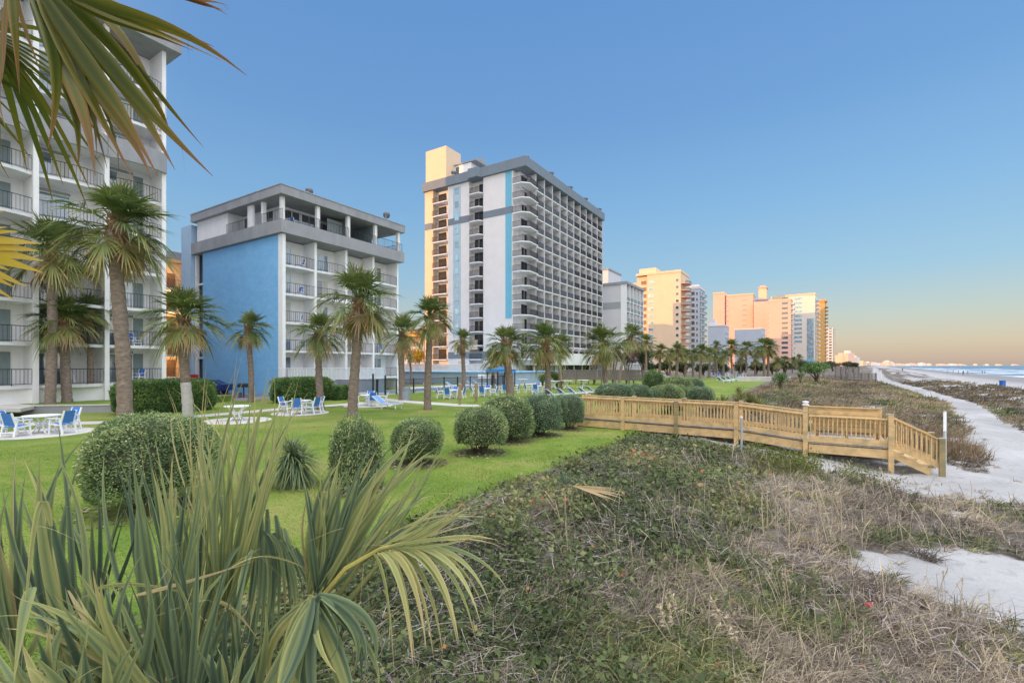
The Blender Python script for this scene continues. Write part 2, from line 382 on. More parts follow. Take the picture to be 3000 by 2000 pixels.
d3 = nd(nt, 'ShaderNodeVectorMath', operation='DOT_PRODUCT'); L(tc.outputs['Generated'], d3.inputs[0]); d3.inputs[1].default_value = (.50, -.80, .33)
w3 = nd(nt, 'ShaderNodeMapRange', interpolation_type='SMOOTHSTEP'); L(d3.outputs['Value'], w3.inputs[0]); w3.inputs[1].default_value = .05; w3.inputs[2].default_value = .85; w3.inputs[3].default_value = 0; w3.inputs[4].default_value = 1
g3 = nd(nt, 'ShaderNodeMixRGB', blend_type='ADD'); L(w3.outputs[0], g3.inputs[0]); L(g2.outputs[0], g3.inputs[1]); g3.inputs[2].default_value = (1.1, 1.02, .95, 1)   # bright pale sky over the sea behind the viewer
sc_ = nd(nt, 'ShaderNodeMixRGB', blend_type='ADD', i_Fac=1.0); L(g3.outputs[0], sc_.inputs[1])
ns = nd(nt, 'ShaderNodeMixRGB', blend_type='MULTIPLY', i_Fac=1.0); L(sky.outputs[0], ns.inputs[1]); ns.inputs[2].default_value = (.05, .05, .05, 1)
L(ns.outputs[0], sc_.inputs[2]); 
WORLD_GAIN = 1.0
L(sc_.outputs[0], bg.inputs[0]); bg.inputs[1].default_value = WORLD_GAIN

# ---------------------------------------------------------------- zones of the dune
PATH_U = [-60, 10, 15, 21, 27, 40, 60, 100, 140, 400]; PATH_W = [14, 10.5, 8.8, 6.9, 7.3, 8.7, 11.5, 11.6, 10, 10]; PATH_H = [1.7, 1.7, 1.9, 2.2, 1.65, 1.3, 1.15, 1.3, 1.5, 1.6]
def sstep(a, b, x): 
    t = np.clip((np.asarray(x, float) - a) / (b - a), 0, 1); return t * t * (3 - 2 * t)
def sandmask(u, w):
    u = np.asarray(u, float); w = np.asarray(w, float); wc = w - shift(u)
    n = (fbm(u * .8 + 5, w * .8 + 3) - .5)
    d1 = 1 - np.abs(wc - np.interp(u, PATH_U, PATH_W)) / np.interp(u, PATH_U, PATH_H)
    d2 = 1 - np.sqrt(((u - 19.9) / 3.3) ** 2 + ((w - 4.2) / 5.0) ** 2)
    d3 = 1 - np.sqrt(((u - 10.5) / 2.0) ** 2 + ((w - 4.1) / 3.2) ** 2)
    d4 = 1 - np.sqrt(((u - 20.9) / 1.3) ** 2 + ((w + .6) / 4.2) ** 2)
    d5 = (fbm(u * .22 + 40, w * .30 + 20) - .53) * 4 - 4 * (1 - sstep(13.5, 15.5, wc))
    d6 = (wc - 24) / 2.5
    d7 = (fbm(u * .9 + 70, w * .9 + 20) - .70) * 4 - 4 * (1 - sstep(0, 3, wc))
    d8 = 1 - np.abs(u - 27.3 - .25 * (w - 2)) / .55 - 1.5 * sstep(0.5, -3, w) 
    m = np.maximum.reduce([d1, d2, d3 * 1.1, d4, d5, d6, d7, d8])
    return sstep(-.10, .2, np.maximum(m, -1) + n * .75)
def lawnedge(u): return -5.75 + (fbm(np.asarray(u, float) * .6, 2.2) - .5) * .9

# ---------------------------------------------------------------- ground sheet
def axis(parts):
    out = []
    for (a, b, st) in parts: out.append(np.arange(a, b, st))
    return np.concatenate(out + [np.array([parts[-1][1]])])
us = axis([(-600, -60, 40), (-60, -6, 3), (-6, 2, .5), (2, 24, .14), (24, 60, .5), (60, 160, 1.6), (160, 700, 12), (700, 5000, 150), (5000, 25000, 2500)])
ws_ = axis([(-9000, -700, 900), (-700, -60, 40), (-60, -8, 2), (-8, 9, .16), (9, 26, .4), (26, 70, 1.5), (70, 200, 10), (200, 900, 100), (900, 3000, 300)])
GU, GW = np.meshgrid(us, ws_, indexing='ij')
GZ = terr(GU, GW); SM = sandmask(GU, GW)
foot = (fbm(GU * 3.1, GW * 3.1) - .5) * .05 * SM * (np.abs(GU) < 60)
GZ = GZ + foot - .06 * (GW < -7.2) * (GU > -30) * (GU < 140)
V = np.stack([SU * GU + CU * GW, CU * GU - SU * GW, GZ], -1).reshape(-1, 3)
nu, nw = GU.shape
ii = (np.arange(nu - 1)[:, None] * nw + np.arange(nw - 1)[None, :])
Q = np.stack([ii, ii + 1, ii + nw + 1, ii + nw], -1).reshape(-1, 4)
def groundmat():
    m, nt, b = _nt('dune_ground'); L = nt.links.new
    tc = nd(nt, 'ShaderNodeTexCoord'); a = nd(nt, 'ShaderNodeAttribute', attribute_name='tint')
    n = nd(nt, 'ShaderNodeTexNoise', i_Scale=7.0, i_Detail=8.0, i_Roughness=.7); L(tc.outputs['Object'], n.inputs['Vector'])
    n2 = nd(nt, 'ShaderNodeTexNoise', i_Scale=.35, i_Detail=5.0); L(tc.outputs['Object'], n2.inputs['Vector'])
    sand = ramp(nt, [(.3, (.34, .335, .33)), (.7, (.47, .465, .46))]); L(n2.outputs['Fac'], sand.inputs[0])
    lit = ramp(nt, [(.3, (.085, .072, .06)), (.55, (.18, .155, .13)), (.75, (.31, .275, .24))]); L(n.outputs['Fac'], lit.inputs[0])
    ad = nd(nt, 'ShaderNodeMath', operation='MULTIPLY_ADD'); L(n.outputs['Fac'], ad.inputs[0]); ad.inputs[1].default_value = .9; L(a.outputs['Fac'], ad.inputs[2])
    st = nd(nt, 'ShaderNodeMapRange'); L(ad.outputs[0], st.inputs[0]); st.inputs[1].default_value = .72; st.inputs[2].default_value = .98
    ge = nd(nt, 'ShaderNodeNewGeometry'); sz = nd(nt, 'ShaderNodeSeparateXYZ'); L(ge.outputs['Position'], sz.inputs[0])
    dm = nd(nt, 'ShaderNodeMapRange'); L(sz.outputs['Z'], dm.inputs[0]); dm.inputs[1].default_value = -.72; dm.inputs[2].default_value = -1.1; dm.inputs[3].default_value = 0; dm.inputs[4].default_value = 1
    damp = nd(nt, 'ShaderNodeMixRGB'); L(dm.outputs[0], damp.inputs[0]); L(sand.outputs[0], damp.inputs[1]); damp.inputs[2].default_value = (.25, .245, .245, 1)   # damp sand near the water
    mx = nd(nt, 'ShaderNodeMixRGB'); L(st.outputs[0], mx.inputs[0]); L(lit.outputs[0], mx.inputs[1]); L(damp.outputs[0], mx.inputs[2])
    L(mx.outputs[0], b.inputs['Base Color']); b.inputs['Roughness'].default_value = .95; b.inputs['Specular IOR Level'].default_value = .2
    n3 = nd(nt, 'ShaderNodeTexNoise', i_Scale=3.5, i_Detail=6.0, i_Roughness=.6); L(tc.outputs['Object'], n3.inputs['Vector'])
    vo = nd(nt, 'ShaderNodeTexVoronoi', i_Scale=2.3); L(tc.outputs['Object'], vo.inputs['Vector'])
    vr = nd(nt, 'ShaderNodeMapRange'); L(vo.outputs['Distance'], vr.inputs[0]); vr.inputs[1].default_value = .05; vr.inputs[2].default_value = .33; vr.inputs[4].default_value = .6
    va = nd(nt, 'ShaderNodeMath', operation='ADD'); L(n3.outputs['Fac'], va.inputs[0]); L(vr.outputs[0], va.inputs[1])
    bp = nd(nt, 'ShaderNodeBump', i_Strength=.8, i_Distance=.14); L(va.outputs[0], bp.inputs['Height']); L(bp.outputs[0], b.inputs['Normal'])
    return m
g = inst('ground', fast_mesh('ground', V, Q, groundmat(), SM.reshape(-1), True)); tag(g, kind='structure')

# ---------------------------------------------------------------- lawn
lu = axis([(-14, 4, .6), (4, 24, .2), (24, 118, 1.2)]); lw0 = axis([(0, 1, 1)])
lws = np.concatenate([np.linspace(-48, -10, 30), np.linspace(-9.5, -6.6, 10), np.linspace(-6.4, 0, 8)[:1]])
LU = lu[:, None] * np.ones((1, len(lws) + 1)); LW = np.concatenate([np.broadcast_to(lws, (len(lu), len(lws))), lawnedge(lu)[:, None]], 1)
LZ = terr(LU, LW) + .03; LZ[:, -1] -= .06
V = np.stack([SU * LU + CU * LW, CU * LU - SU * LW, LZ], -1).reshape(-1, 3); nu, nw = LU.shape
ii = (np.arange(nu - 1)[:, None] * nw + np.arange(nw - 1)[None, :]); Q = np.stack([ii, ii + 1, ii + nw + 1, ii + nw], -1).reshape(-1, 4)
def lawnmat():
    m, nt, b = _nt('lawn_turf'); L = nt.links.new
    tc = nd(nt, 'ShaderNodeTexCoord')
    n = nd(nt, 'ShaderNodeTexNoise', i_Scale=.28, i_Detail=6.0, i_Roughness=.65); L(tc.outputs['Object'], n.inputs['Vector'])
    n2 = nd(nt, 'ShaderNodeTexNoise', i_Scale=22.0, i_Detail=6.0, i_Roughness=.75); L(tc.outputs['Object'], n2.inputs['Vector'])
    r = ramp(nt, [(.32, (.09, .175, .03)), (.5, (.175, .25, .045)), (.68, (.30, .285, .10))]); L(n.outputs['Fac'], r.inputs[0])
    r2 = ramp(nt, [(.3, (.55, .6, .5)), (.7, (1.35, 1.3, 1.3))]); L(n2.outputs['Fac'], r2.inputs[0])
    n5 = nd(nt, 'ShaderNodeTexNoise', i_Scale=.11, i_Detail=7.0, i_Roughness=.72); L(tc.outputs['Object'], n5.inputs['Vector'])
    r5 = ramp(nt, [(.54, (0, 0, 0)), (.72, (.55, .55, .55))]); L(n5.outputs['Fac'], r5.inputs[0])
    mw = nd(nt, 'ShaderNodeMixRGB'); L(r5.outputs[0], mw.inputs[0]); L(r.outputs[0], mw.inputs[1]); mw.inputs[2].default_value = (.33, .28, .13, 1); r = mw   # worn, drier patches
    mx = nd(nt, 'ShaderNodeMixRGB', blend_type='MULTIPLY', i_Fac=1.0); L(r.outputs[0], mx.inputs[1]); L(r2.outputs[0], mx.inputs[2])
    L(mx.outputs[0], b.inputs['Base Color']); b.inputs['Roughness'].default_value = .9; b.inputs['Specular IOR Level'].default_value = .15
    bp = nd(nt, 'ShaderNodeBump', i_Strength=.7, i_Distance=.03); L(n2.outputs['Fac'], bp.inputs['Height']); L(bp.outputs[0], b.inputs['Normal'])
    return m
tag(inst('lawn', fast_mesh('lawn', V, Q, lawnmat(), None, True)), kind='structure')

# ---------------------------------------------------------------- sea
def seamat():
    m, nt, b = _nt('sea_water'); L = nt.links.new
    tc = nd(nt, 'ShaderNodeTexCoord'); mp = nd(nt, 'ShaderNodeMapping'); mp.inputs['Rotation'].default_value = (0, 0, -PHI - .0925 * 0 + 0); L(tc.outputs['Object'], mp.inputs[0])
    m2 = nd(nt, 'ShaderNodeMapping'); m2.inputs['Scale'].default_value = (.012, .07, 1); L(mp.outputs[0], m2.inputs[0])
    n = nd(nt, 'ShaderNodeTexNoise', i_Scale=1.0, i_Detail=6.0, i_Roughness=.6); L(m2.outputs[0], n.inputs['Vector'])
    sp = nd(nt, 'ShaderNodeSeparateXYZ'); L(mp.outputs[0], sp.inputs[0])
    near = nd(nt, 'ShaderNodeMapRange'); L(sp.outputs['Y'], near.inputs[0]); near.inputs[1].default_value = -260; near.inputs[2].default_value = -60; near.inputs[3].default_value = 0; near.inputs[4].default_value = .26
    ad = nd(nt, 'ShaderNodeMath', operation='ADD'); L(n.outputs['Fac'], ad.inputs[0]); L(near.outputs[0], ad.inputs[1])
    st = nd(nt, 'ShaderNodeMapRange'); L(ad.outputs[0], st.inputs[0]); st.inputs[1].default_value = .64; st.inputs[2].default_value = .74
    mx = nd(nt, 'ShaderNodeMixRGB'); L(st.outputs[0], mx.inputs[0]); mx.inputs[1].default_value = (.09, .17, .25, 1); mx.inputs[2].default_value = (.70, .74, .78, 1)
    L(mx.outputs[0], b.inputs['Base Color']); b.inputs['Roughness'].default_value = .35
    n2 = nd(nt, 'ShaderNodeTexNoise', i_Scale=.6, i_Detail=6.0); L(tc.outputs['Object'], n2.inputs['Vector'])
    bp = nd(nt, 'ShaderNodeBump', i_Strength=.9, i_Distance=.5); L(n2.outputs['Fac'], bp.inputs['Height']); L(bp.outputs[0], b.inputs['Normal'])
    return m
sm = MB(); c = [uw(-3000, 45), uw(30000, 45), uw(30000, 40000), uw(-3000, 40000)]
sm._add([(p.x, p.y, -1.72) for p in c], [(0, 3, 2, 1)], 0)
tag(sm.build('sea', seamat()), kind='structure')
# wet sand is part of the beach: a thin sheet along the water's edge
wet = mat('wet_sand', (.30, .29, .28), .35, .1, .1)

# ---------------------------------------------------------------- walks, drive, pool deck
def sheet(name, pts, z, m, th=.0):
    b = MB(); b.prism([(p[0], p[1]) for p in pts], z - .12, z, 0); return tag(b.build(name, m), kind='structure')
def strip(name, cl, half, z, m):           # cl: list of ground points (x, y)
    P = [Vector((p[0], p[1], 0)) for p in cl]; b = MB(); vs = []
    for i, p in enumerate(P):
        d = (P[min(i + 1, len(P) - 1)] - P[max(i - 1, 0)]).normalized(); s = Vector((-d.y, d.x, 0)) * half
        vs += [(p.x - s.x, p.y - s.y), (p.x + s.x, p.y + s.y)]
    n = len(P)
    V = [(x, y, z) for x, y in vs] + [(x, y, z - .1) for x, y in vs]; fs = []
    for i in range(n - 1):
        a, bb, cc, d = 2*i, 2*i+1, 2*i+3, 2*i+2
        fs.append((a, d, cc, bb)); fs.append((a, a + 2*n, d + 2*n, d)); fs.append((bb, cc, cc + 2*n, bb + 2*n))
    b._add(V, fs, 0)
    return tag(b.build(name, m), kind='structure')
strip('garden_path', [gp(x, y, 0) for x, y in ((-260, 1262), (-40, 1247), (280, 1240), (450, 1232), (580, 1221), (820, 1200), (1000, 1187), (1075, 1180))], .62, .05, walk)
strip('pool_path', [gp(x, y, 0) for x, y in ((1092, 1168), (1180, 1177), (1350, 1189), (1416, 1191))], .75, .054, walk)
sheet('driveway', [gp(x, y, 0) for x, y in ((495, 1186), (850, 1166), (860, 1140), (500, 1138))], .042, asphalt)
# ---------------------------------------------------------------- buildings; local x = along the coast, y = inland, z = up
def bpos(u, w, z=0): return uw(u, w, z)
def railing_mesh(name, w, h=1.0, step=.17, depth=None, r=.012, bow=0.0, m=None):
    """rail across x 0..w at y=0, returning at both ends to y=depth"""
    b = MB(); n = max(2, int(round(w / step)))
    def yb(x): return -bow * (1 - (2 * x / w - 1) ** 2)
    k = 6 if bow else 1
    for (z, rr) in ((h, .024), (.1, .016)):
        for i in range(k):
            x0, x1 = w * i / k, w * (i + 1) / k
            b.bar((x0, yb(x0), z), (x1, yb(x1), z), rr)
    for i in range(n + 1):
        x = w * i / n; big = i % 6 == 0
        b.bar((x, yb(x), .0 if big else .1), (x, yb(x), h), .022 if big else r)
    if depth:
        for x in (0, w):
            for (z, rr) in ((h, .024), (.1, .016)): b.bar((x, 0, z), (x, depth, z), rr)
            k2 = max(1, int(depth / step))
            for i in range(1, k2): b.bar((x, depth * i / k2, .1), (x, depth * i / k2, h), r)
    return b.mesh(name, m or black)
def slab_mesh(name, w, d, bow, th=.2, m=None):
    b = MB(); pts = [(w, d), (0, d), (0, 0)]
    if bow: pts += [(w * i / 8, -bow * (1 - (2 * i / 8 - 1) ** 2)) for i in range(1, 8)]
    pts.append((w, 0)); b.prism(pts, -th, 0); return b.mesh(name, m or slabwhite)
def door_mesh(name, w, h, panels=2, m_glass=None, m_frame=None, shade=None, depth=.06):
    """sliding glass door in the x-z plane facing -y: frame, glass, a drawn curtain behind one panel"""
    b = MB(); f = .05
    b.box(0, w, -.02, depth, 0, f, 0); b.box(0, w, -.02, depth, h - f, h, 0)
    b.box(0, f, -.02, depth, f, h - f, 0); b.box(w - f, w, -.02, depth, f, h - f, 0)
    for i in range(panels):
        x0 = f + (w - 2 * f) * i / panels; x1 = f + (w - 2 * f) * (i + 1) / panels
        if i: b.box(x0 - .03, x0 + .03, -.025, depth - .01, f, h - f, 0)
        b.box(x0 + (.03 if i else 0), x1 - (.03 if i < panels - 1 else 0), .01, .03, f, h - f, 2 if (shade and i in shade) else 1)
    return b.mesh(name, [m_frame or white2, m_glass or glass, curtain])
def floorlabel(k): return ['ground', 'first', 'second', 'third', 'fourth', 'fifth', 'sixth', 'seventh', 'eighth', 'ninth', 'tenth'][k]

# ---- the near white hotel on the left
BW = 3.56; ST = 2.69; S0 = 1.62
uA = 16.43
hA = thing('hotel_building', 'tall white hotel with railed balconies rising behind the palms on the left', 'building', bpos(uA, -41.6), PHI)
NB = 6
LA = BW * NB + 30
w_ = MB(); w_.box(-LA, 0, 1.75, 24, .0, 26.55); w_.build('wall', white, hA)
r_ = MB(); r_.box(-LA - .4, .75, -1.1, 24.5, 26.6, 28.0); r_.build('roof', concrete, hA)
b_ = MB(); b_.box(-LA, -.0, -.02, 1.74, .35, S0 - .22); b_.build('base_wall', white, hA)
fin = MB(); fin.box(-.13, .13, -.35, 1.74, .36, 26.59); fm = fin.mesh('fin', white)
for k in range(NB + 1): inst('fin', fm, hA, (-BW * k - (.135 if k == 0 else 0), 0, 0))
slabm = slab_mesh('balcony', BW - .28, 1.85, .42); railm = railing_mesh('railing', BW - .30, 1.02, .19, bow=.42)
dr = [door_mesh('sliding_door', 1.9, 2.12, 2, glass, white2, None), door_mesh('sliding_door', 1.9, 2.12, 2, glass, white2, [1])]
pan = MB(); pan.box(0, .62, -.03, .05, 0, 2.12); panm = pan.mesh('door_panel', greydoor)
para = MB(); para.prism([(BW - .28, .14), (0, .14), (0, 0)] + [((BW - .28) * i / 8, -.42 * (1 - (2 * i / 8 - 1) ** 2)) for i in range(1, 8)] + [(BW - .28, 0)], 0, .95)
# solid parapet is a thin curved wall
pw = MB(); pts = [((BW - .02) * i / 10, -.45 * (1 - (2 * i / 10 - 1) ** 2) - .42) for i in range(11)]
pw.prism([(BW - .02, pts[-1][1] + .14)] + [(x, y + .14) for x, y in reversed(pts[:-1])] + pts, -.42, 1.0); pwm = pw.mesh('parapet', concrete)
lampm = MB(); lampm.lathe([(.07, 0), (.11, .06), (.11, .14), (.05, .18)], 10); lampm = lampm.mesh('wall_lamp', plastic)
shutter = MB(); shutter.box(0, 1.9, -.025, .0, 2.13, 2.33); shm = shutter.mesh('door_head', mat('door_head_grey', (.30, .32, .33), .6))
for k in range(NB):
    x0 = -BW * (k + 1) + .14
    for fl in range(9):
        z = S0 + ST * fl
        bal = inst('balcony', slabm, hA, (x0, -.1, z))
        if fl == 6:
            inst('parapet', pwm, bal, (-.13, 0, 0))
        else:
            inst('railing', railm, bal, (.01, -.02, 0))
        flip = (k % 2 == 1)
        dx = BW - .28 - 2.75 if not flip else .35
        if not flip:
            inst('sliding_door', dr[(fl * 3 + k) % 2], hA, (x0 + .15, 1.7, z + .01)); inst('door_panel', panm, hA, (x0 + 2.06, 1.7, z + .01)); inst('door_head', shm, hA, (x0 + .15, 1.7, z))
        else:
            inst('sliding_door', dr[(fl * 3 + k + 1) % 2], hA, (x0 + .12, 1.7, z + .01)); inst('door_head', shm, hA, (x0 + .12, 1.7, z))
            inst('wall_lamp', lampm, hA, (x0 + 2.6, 1.62, z + 1.9))
# unseen block added out of the frame to the left, to shade the white tower
hT = thing('unseen_block', 'tall unseen block added inland behind the white hotel to shade the white tower', 'building', bpos(14, -72), PHI)
w_ = MB(); w_.box(-24, 0, 0, 18, 0, 54); w_.build('wall', white, hT)
r_ = MB(); r_.box(-24.3, .3, -.3, 18.3, 54.05, 55); r_.build('roof', concrete, hT)
for (uu, ww, ln, dp, ht) in ((-45, -40, 40, 22, 30), (-100, -38, 44, 24, 36), (-165, -38, 48, 24, 40), (-60, -80, 60, 20, 26)):
    hh = thing('unseen_block', 'pale hotel block further back along the shore on the left', 'building', bpos(uu, ww), PHI, 'hotel blocks behind the viewer')
    b = MB(); b.box(-ln, 0, 0, dp, 0, ht); b.build('wall', white, hh); b = MB(); b.box(-ln - .4, .4, -.4, dp + .4, ht + .03, ht + 1); b.build('roof', concrete, hh)

# ---- the corridor wing with warm lamps between the two hotels
hW = thing('hotel_wing', 'recessed corridor wing lit orange by ceiling lamps between the white and the blue hotel', 'building', bpos(14, -64), PHI)
b = MB(); b.box(0, 24, 2.2, 9, 0, 15.4); b.build('wall', mat('cream_wall', (.62, .52, .42), .85, .08, 1.0), hW)
b = MB(); b.box(-.3, 24.3, -.4, 9.3, 15.45, 16.3); b.build('roof', concrete, hW)
wl = railing_mesh('railing', 24, 1.0, .26)
for i, z in enumerate((1.5, 4.1, 6.75, 9.4, 12.05)):
    b = MB(); b.box(0, 24, 0, 2.19, -.22, 0); sl_ = b.build('walkway', slabwhite, hW, (0, 0, z)); inst('railing', wl, sl_, (0, .05, 0))
    for x in (9, 12.4, 16, 19.4):
        b = MB(); b.box(0, .92, -.04, .03, 0, 2.05); b.build('door', mat('brown_door', (.16, .10, .07), .5), hW, (x, 2.17, z))
cl = MB(); cl.lathe([(.12, -.1), (.16, -.04), (.16, 0)], 10)
em, nt_, b_ = _nt('lamp_glow'); b_.inputs['Emission Color'].default_value = (1, .5, .13, 1); b_.inputs['Emission Strength'].default_value = 14; b_.inputs['Base Color'].default_value = (.8, .7, .5, 1)
clm = cl.mesh('ceiling_lamp', em)
for z in (4.1, 6.75, 9.4, 12.05, 14.75):
    for x in (8.5, 11.5, 14.5, 17.5):
        inst('ceiling_lamp', clm, hW, (x, 1.0, z - .25))
    pl = bpy.data.lights.new('corridor_light', 'POINT'); pl.energy = 95; pl.color = (1, .5, .16); pl.shadow_soft_size = .3
    po = bpy.data.objects.new('corridor_light', pl); COL.objects.link(po); po.parent = hW; po.location = (12.5, .9, z - .6)
for x in (10.2, 13.8, 17.4):
    b = MB(); b.box(-.14, .14, -.1, .18, 0, 15.44); b.build('column', white, hW, (x, -.25, 0))

# ---- the blue end-walled hotel
uB = 25.75; BB = 3.69
hB = thing('hotel_building', 'five storey hotel with a bright blue brick end wall and grey roof bands', 'building', bpos(uB, -41.6), PHI)
LBt = BB * 4
b = MB(); b.box(.3, LBt - .01, 1.7, 14.4, 0, 15.02); b.build('wall', white, hB)
b = MB(); b.box(.02, .29, .26, 14.4, 0, 15.06); b.build('blue_end_wall', bluebrick, hB)
fin = MB(); fin.box(-.13, .13, -.1, 1.69, .0, 15.06); fm = fin.mesh('fin', white)
fin0 = MB(); fin0.box(-.02, .3, -.42, .25, 0, 15.06); fin0.build('fin', white, hB)
for k in range(1, 5): inst('fin', fm, hB, (BB * k, 0, 0))
b = MB(); b.box(-.35, LBt + .45, -.75, 16.2, 15.1, 16.3); b.build('floor_band', concrete, hB)
b = MB(); b.box(-.4, LBt + .5, -.8, 16.2, 18.62, 19.42); rf = b.build('roof', concrete, hB)
b = MB(); b.box(-.45, LBt + .55, -.85, 16.25, 19.43, 19.52); b.build('roof_edge', mat('roof_flashing', (.30, .36, .42), .5), rf)
# penthouse: walls set back, white columns, railed terrace
b = MB(); b.box(1.6, 5.6, 2.4, 14.5, 16.31, 18.6); b.box(5.61, 9.4, 3.4, 14.5, 16.31, 18.6); b.box(9.41, 11.6, 5.2, 14.5, 16.31, 18.6); b.box(.0, 1.59, 9.2, 15.6, 16.31, 18.6); b.box(.0, .22, 4.6, 5.5, 16.31, 18.6); b.build('penthouse_wall', white, hB)
for (x, y) in ((.25, .05), (3.75, -.3), (7.4, -.3), (11.1, -.3), (14.6, -.3), (.2, 3.0)):
    b = MB(); b.box(-.17, .17, -.17, .17, 16.31, 18.6); b.build('column', white, hB, (x, y, 0))
rl = railing_mesh('railing', 3.4, 1.0, .19)
for x in (.4, 3.9, 7.6, 11.2): inst('railing', rl, hB, (x, -.55, 16.31))
o = inst('railing', rl, hB, (-.15, 2.8, 16.31)); o.rotation_euler = (0, 0, -math.pi / 2)
o = inst('railing', railing_mesh('railing', 3.7, 1.0, .19), hB, (-.15, 9.1, 16.31)); o.rotation_euler = (0, 0, -math.pi / 2)
o = inst('railing', rl, hB, (LBt + .3, -.5, 16.31)); o.rotation_euler = (0, 0, math.pi / 2)
pd = door_mesh('sliding_door', 1.8, 2.0, 2, glass_dark)
for (x, y, z, rz) in ((1.8, 2.34, 16.33, 0), (3.75, 2.34, 16.33, 0), (6.0, 3.34, 16.33, 0), (9.6, 5.14, 16.33, 0)): inst('sliding_door', pd, hB, (x, y, z), rz)
inst('sliding_door', pd, hB, (1.54, 8.9, 16.33), -math.pi / 2)
o = inst('sliding_door', pd, hB, (1.54, 5.4, 16.33), -math.pi / 2)
b = MB(); b.box(7.95, 8.05, .3, 3.39, 16.31, 18.6); b.box(11.05, 11.15, .3, 5.19, 16.31, 18.6); b.build('partition', greydoor, hB)
b = MB(); b.box(6.0, 7.9, 1.2, 1.26, 16.31, 18.3); b.build('partition', mat('partition_grey', (.33, .38, .38), .6), hB)
# stair tower at the inland end and the dark slot beside it
b = MB(); b.box(-.3, 5, 16.3, 18.6, 0, 18.4); b.build('stair_tower', mat('pale_blue_wall', (.40, .56, .72), .8, .06, 1, wear=.2), hB)
b = MB(); b.box(.6, 4, 14.45, 16.25, 0, 15.05); b.build('stair_slot', mat('slot_grey', (.17, .18, .20), .9), hB)
for z in (3.6, 6.3, 9.0, 11.7):
    b = MB(); b.box(.2, .58, 14.5, 16.2, 0, .2); b.build('landing', slabwhite, hB, (0, 0, z))
b = MB(); b.box(.05, .35, 15.9, 16.22, 0, 15.05); b.build('column', white, hB)
slabm = slab_mesh('balcony', BB - .28, 1.75, .22); railm = railing_mesh('railing', BB - .30, 1.0, .19, bow=.22)
drb = [door_mesh('sliding_door', 1.35, 2.1, 2, glass, white2), door_mesh('sliding_door', 1.35, 2.1, 2, glass, white2, [0]), door_mesh('sliding_door', 1.35, 2.1, 2, glass_dark, white2, [1])]
for k in range(4):
    x0 = BB * k + (.31 if k == 0 else .14)
    for fl in range(5):
        z = 1.6 + 2.68 * fl
        bal = inst('balcony', slabm, hB, (x0 if k else x0 - .03, -.05, z)); inst('railing', railm, bal, (.01, -.01, 0))
        inst('sliding_door', drb[(k * 2 + fl) % 3], hB, (x0 + .5 + (.7 if k else 0), 1.64, z + .01))
        if k: inst('door_panel', panm, hB, (x0 + .55, 1.66, z + .01))
# raised deck with white railing in front of the blue hotel
dk = thing('raised_deck', 'raised grey-based deck with white railing in front of the blue-ended hotel', 'deck', bpos(25.2, -41.6), PHI)
b = MB(); b.box(0, 11.4, -2.2, -.75, 0, 1.35); b.build('base', mat('deck_base_grey', (.22, .24, .26), .8), dk)
rw = railing_mesh('railing', 11.4, 1.25, .15, depth=1.5, r=.016, m=white2); inst('railing', rw, dk, (0, -2.15, 1.35))
b = MB(); b.box(.05, 11.35, -2.13, -2.12, 1.45, 2.5); 
fr, ntf, bf = _nt('frosted_panel'); bf.inputs['Base Color'].default_value = (.7, .74, .78, 1); bf.inputs['Roughness'].default_value = .5; bf.inputs['Alpha'].default_value = .45; MATS['frosted'] = fr
b.build('screen', fr, dk)

# ---- the tall tower in the middle
uC = 74.1; wC = -44.0
hC = thing('hotel_tower', 'fourteen storey white hotel tower with grey roof band and light blue stripes', 'building', bpos(uC, wC), PHI)
sunlit_w = mat('sunlit_stucco', (.75, .56, .38), .85, .04, .5, wear=.1)  # tower paint with the golden sunlight mixed into its colour
DC, LC, ZC = 24.0, 37.9, 38.9
cw = mat('tower_stucco', (.74, .71, .70), .85, .04, .5, wear=.1)
BAYS = [(-.9, 3.9)] + [(3.9 + 3.4 * i, 3.9 + 3.4 * (i + 1)) for i in range(10)]
b = MB(); b.box(1.2, LC, 1.5, DC, 0, ZC); b.box(0, 1.19, 2.3, 9.0, 0, ZC); b.box(0, 1.19, 12.4, 17.75, 0, ZC); b.build('wall', cw, hC); b = MB(); b.box(0, 1.19, 21.75, DC, 0, ZC); b.build('end_pier', sunlit_w, hC)  # inland end split off the wall to hold the sunlit tint
b = MB()
b.box(-.5, LC + .5, -.8, 9.2, ZC + .03, 40.75); b.prism([(-.5, 9.21), (-1.3, 9.6), (-1.3, 11.8), (-.5, 12.2), (-.5, 21.6), (-.5, 24.3), (LC + .5, 24.3), (LC + .5, 9.21)][::-1], ZC + .04, 40.73)
rf = b.build('roof_band', greyband, hC)
b = MB(); b.box(.4, 5.2, 18.6, 24.1, 40.0, 47.6); b.build('lift_house', sunlit_w, hC)
b = MB(); b.box(3.0, 9.0, 14.2, 18.55, 40.0, 44.2); b.build('roof_room', white, hC)
b = MB(); b.box(2.8, 9.2, 12.8, 18.5, 44.25, 44.5); b.box(5, 6.5, 13.2, 14.8, 44.5, 45.6); b.build('roof_slab', concrete, hC)
b = MB(); b.box(2.97, 2.99, 17.3, 18.2, 41.8, 43.9); b.build('window', glass_dark, hC)
for (y0, y1) in ((2.31, 8.98), (12.42, 17.72)):
    b = MB(); b.box(-.06, -.003, y0 - .02, y1 + .02, 31.0, 32.3); b.build('grey_band', greyband, hC)
b = MB(); b.box(-.06, -.003, 2.28, 17.7, 4.2, 5.5); b.build('grey_band', greyband, hC)
b = MB(); b.box(-.06, -.003, 21.78, DC + .02, 31.0, 32.3); b.build('grey_band', greyband, hC)
b = MB(); b.box(-.064, -.002, 2.55, 3.9, 11.6, 30.99); b.box(-.064, -.002, 2.55, 3.9, 32.31, ZC); b.build('blue_stripe', skyblue_trim, hC)
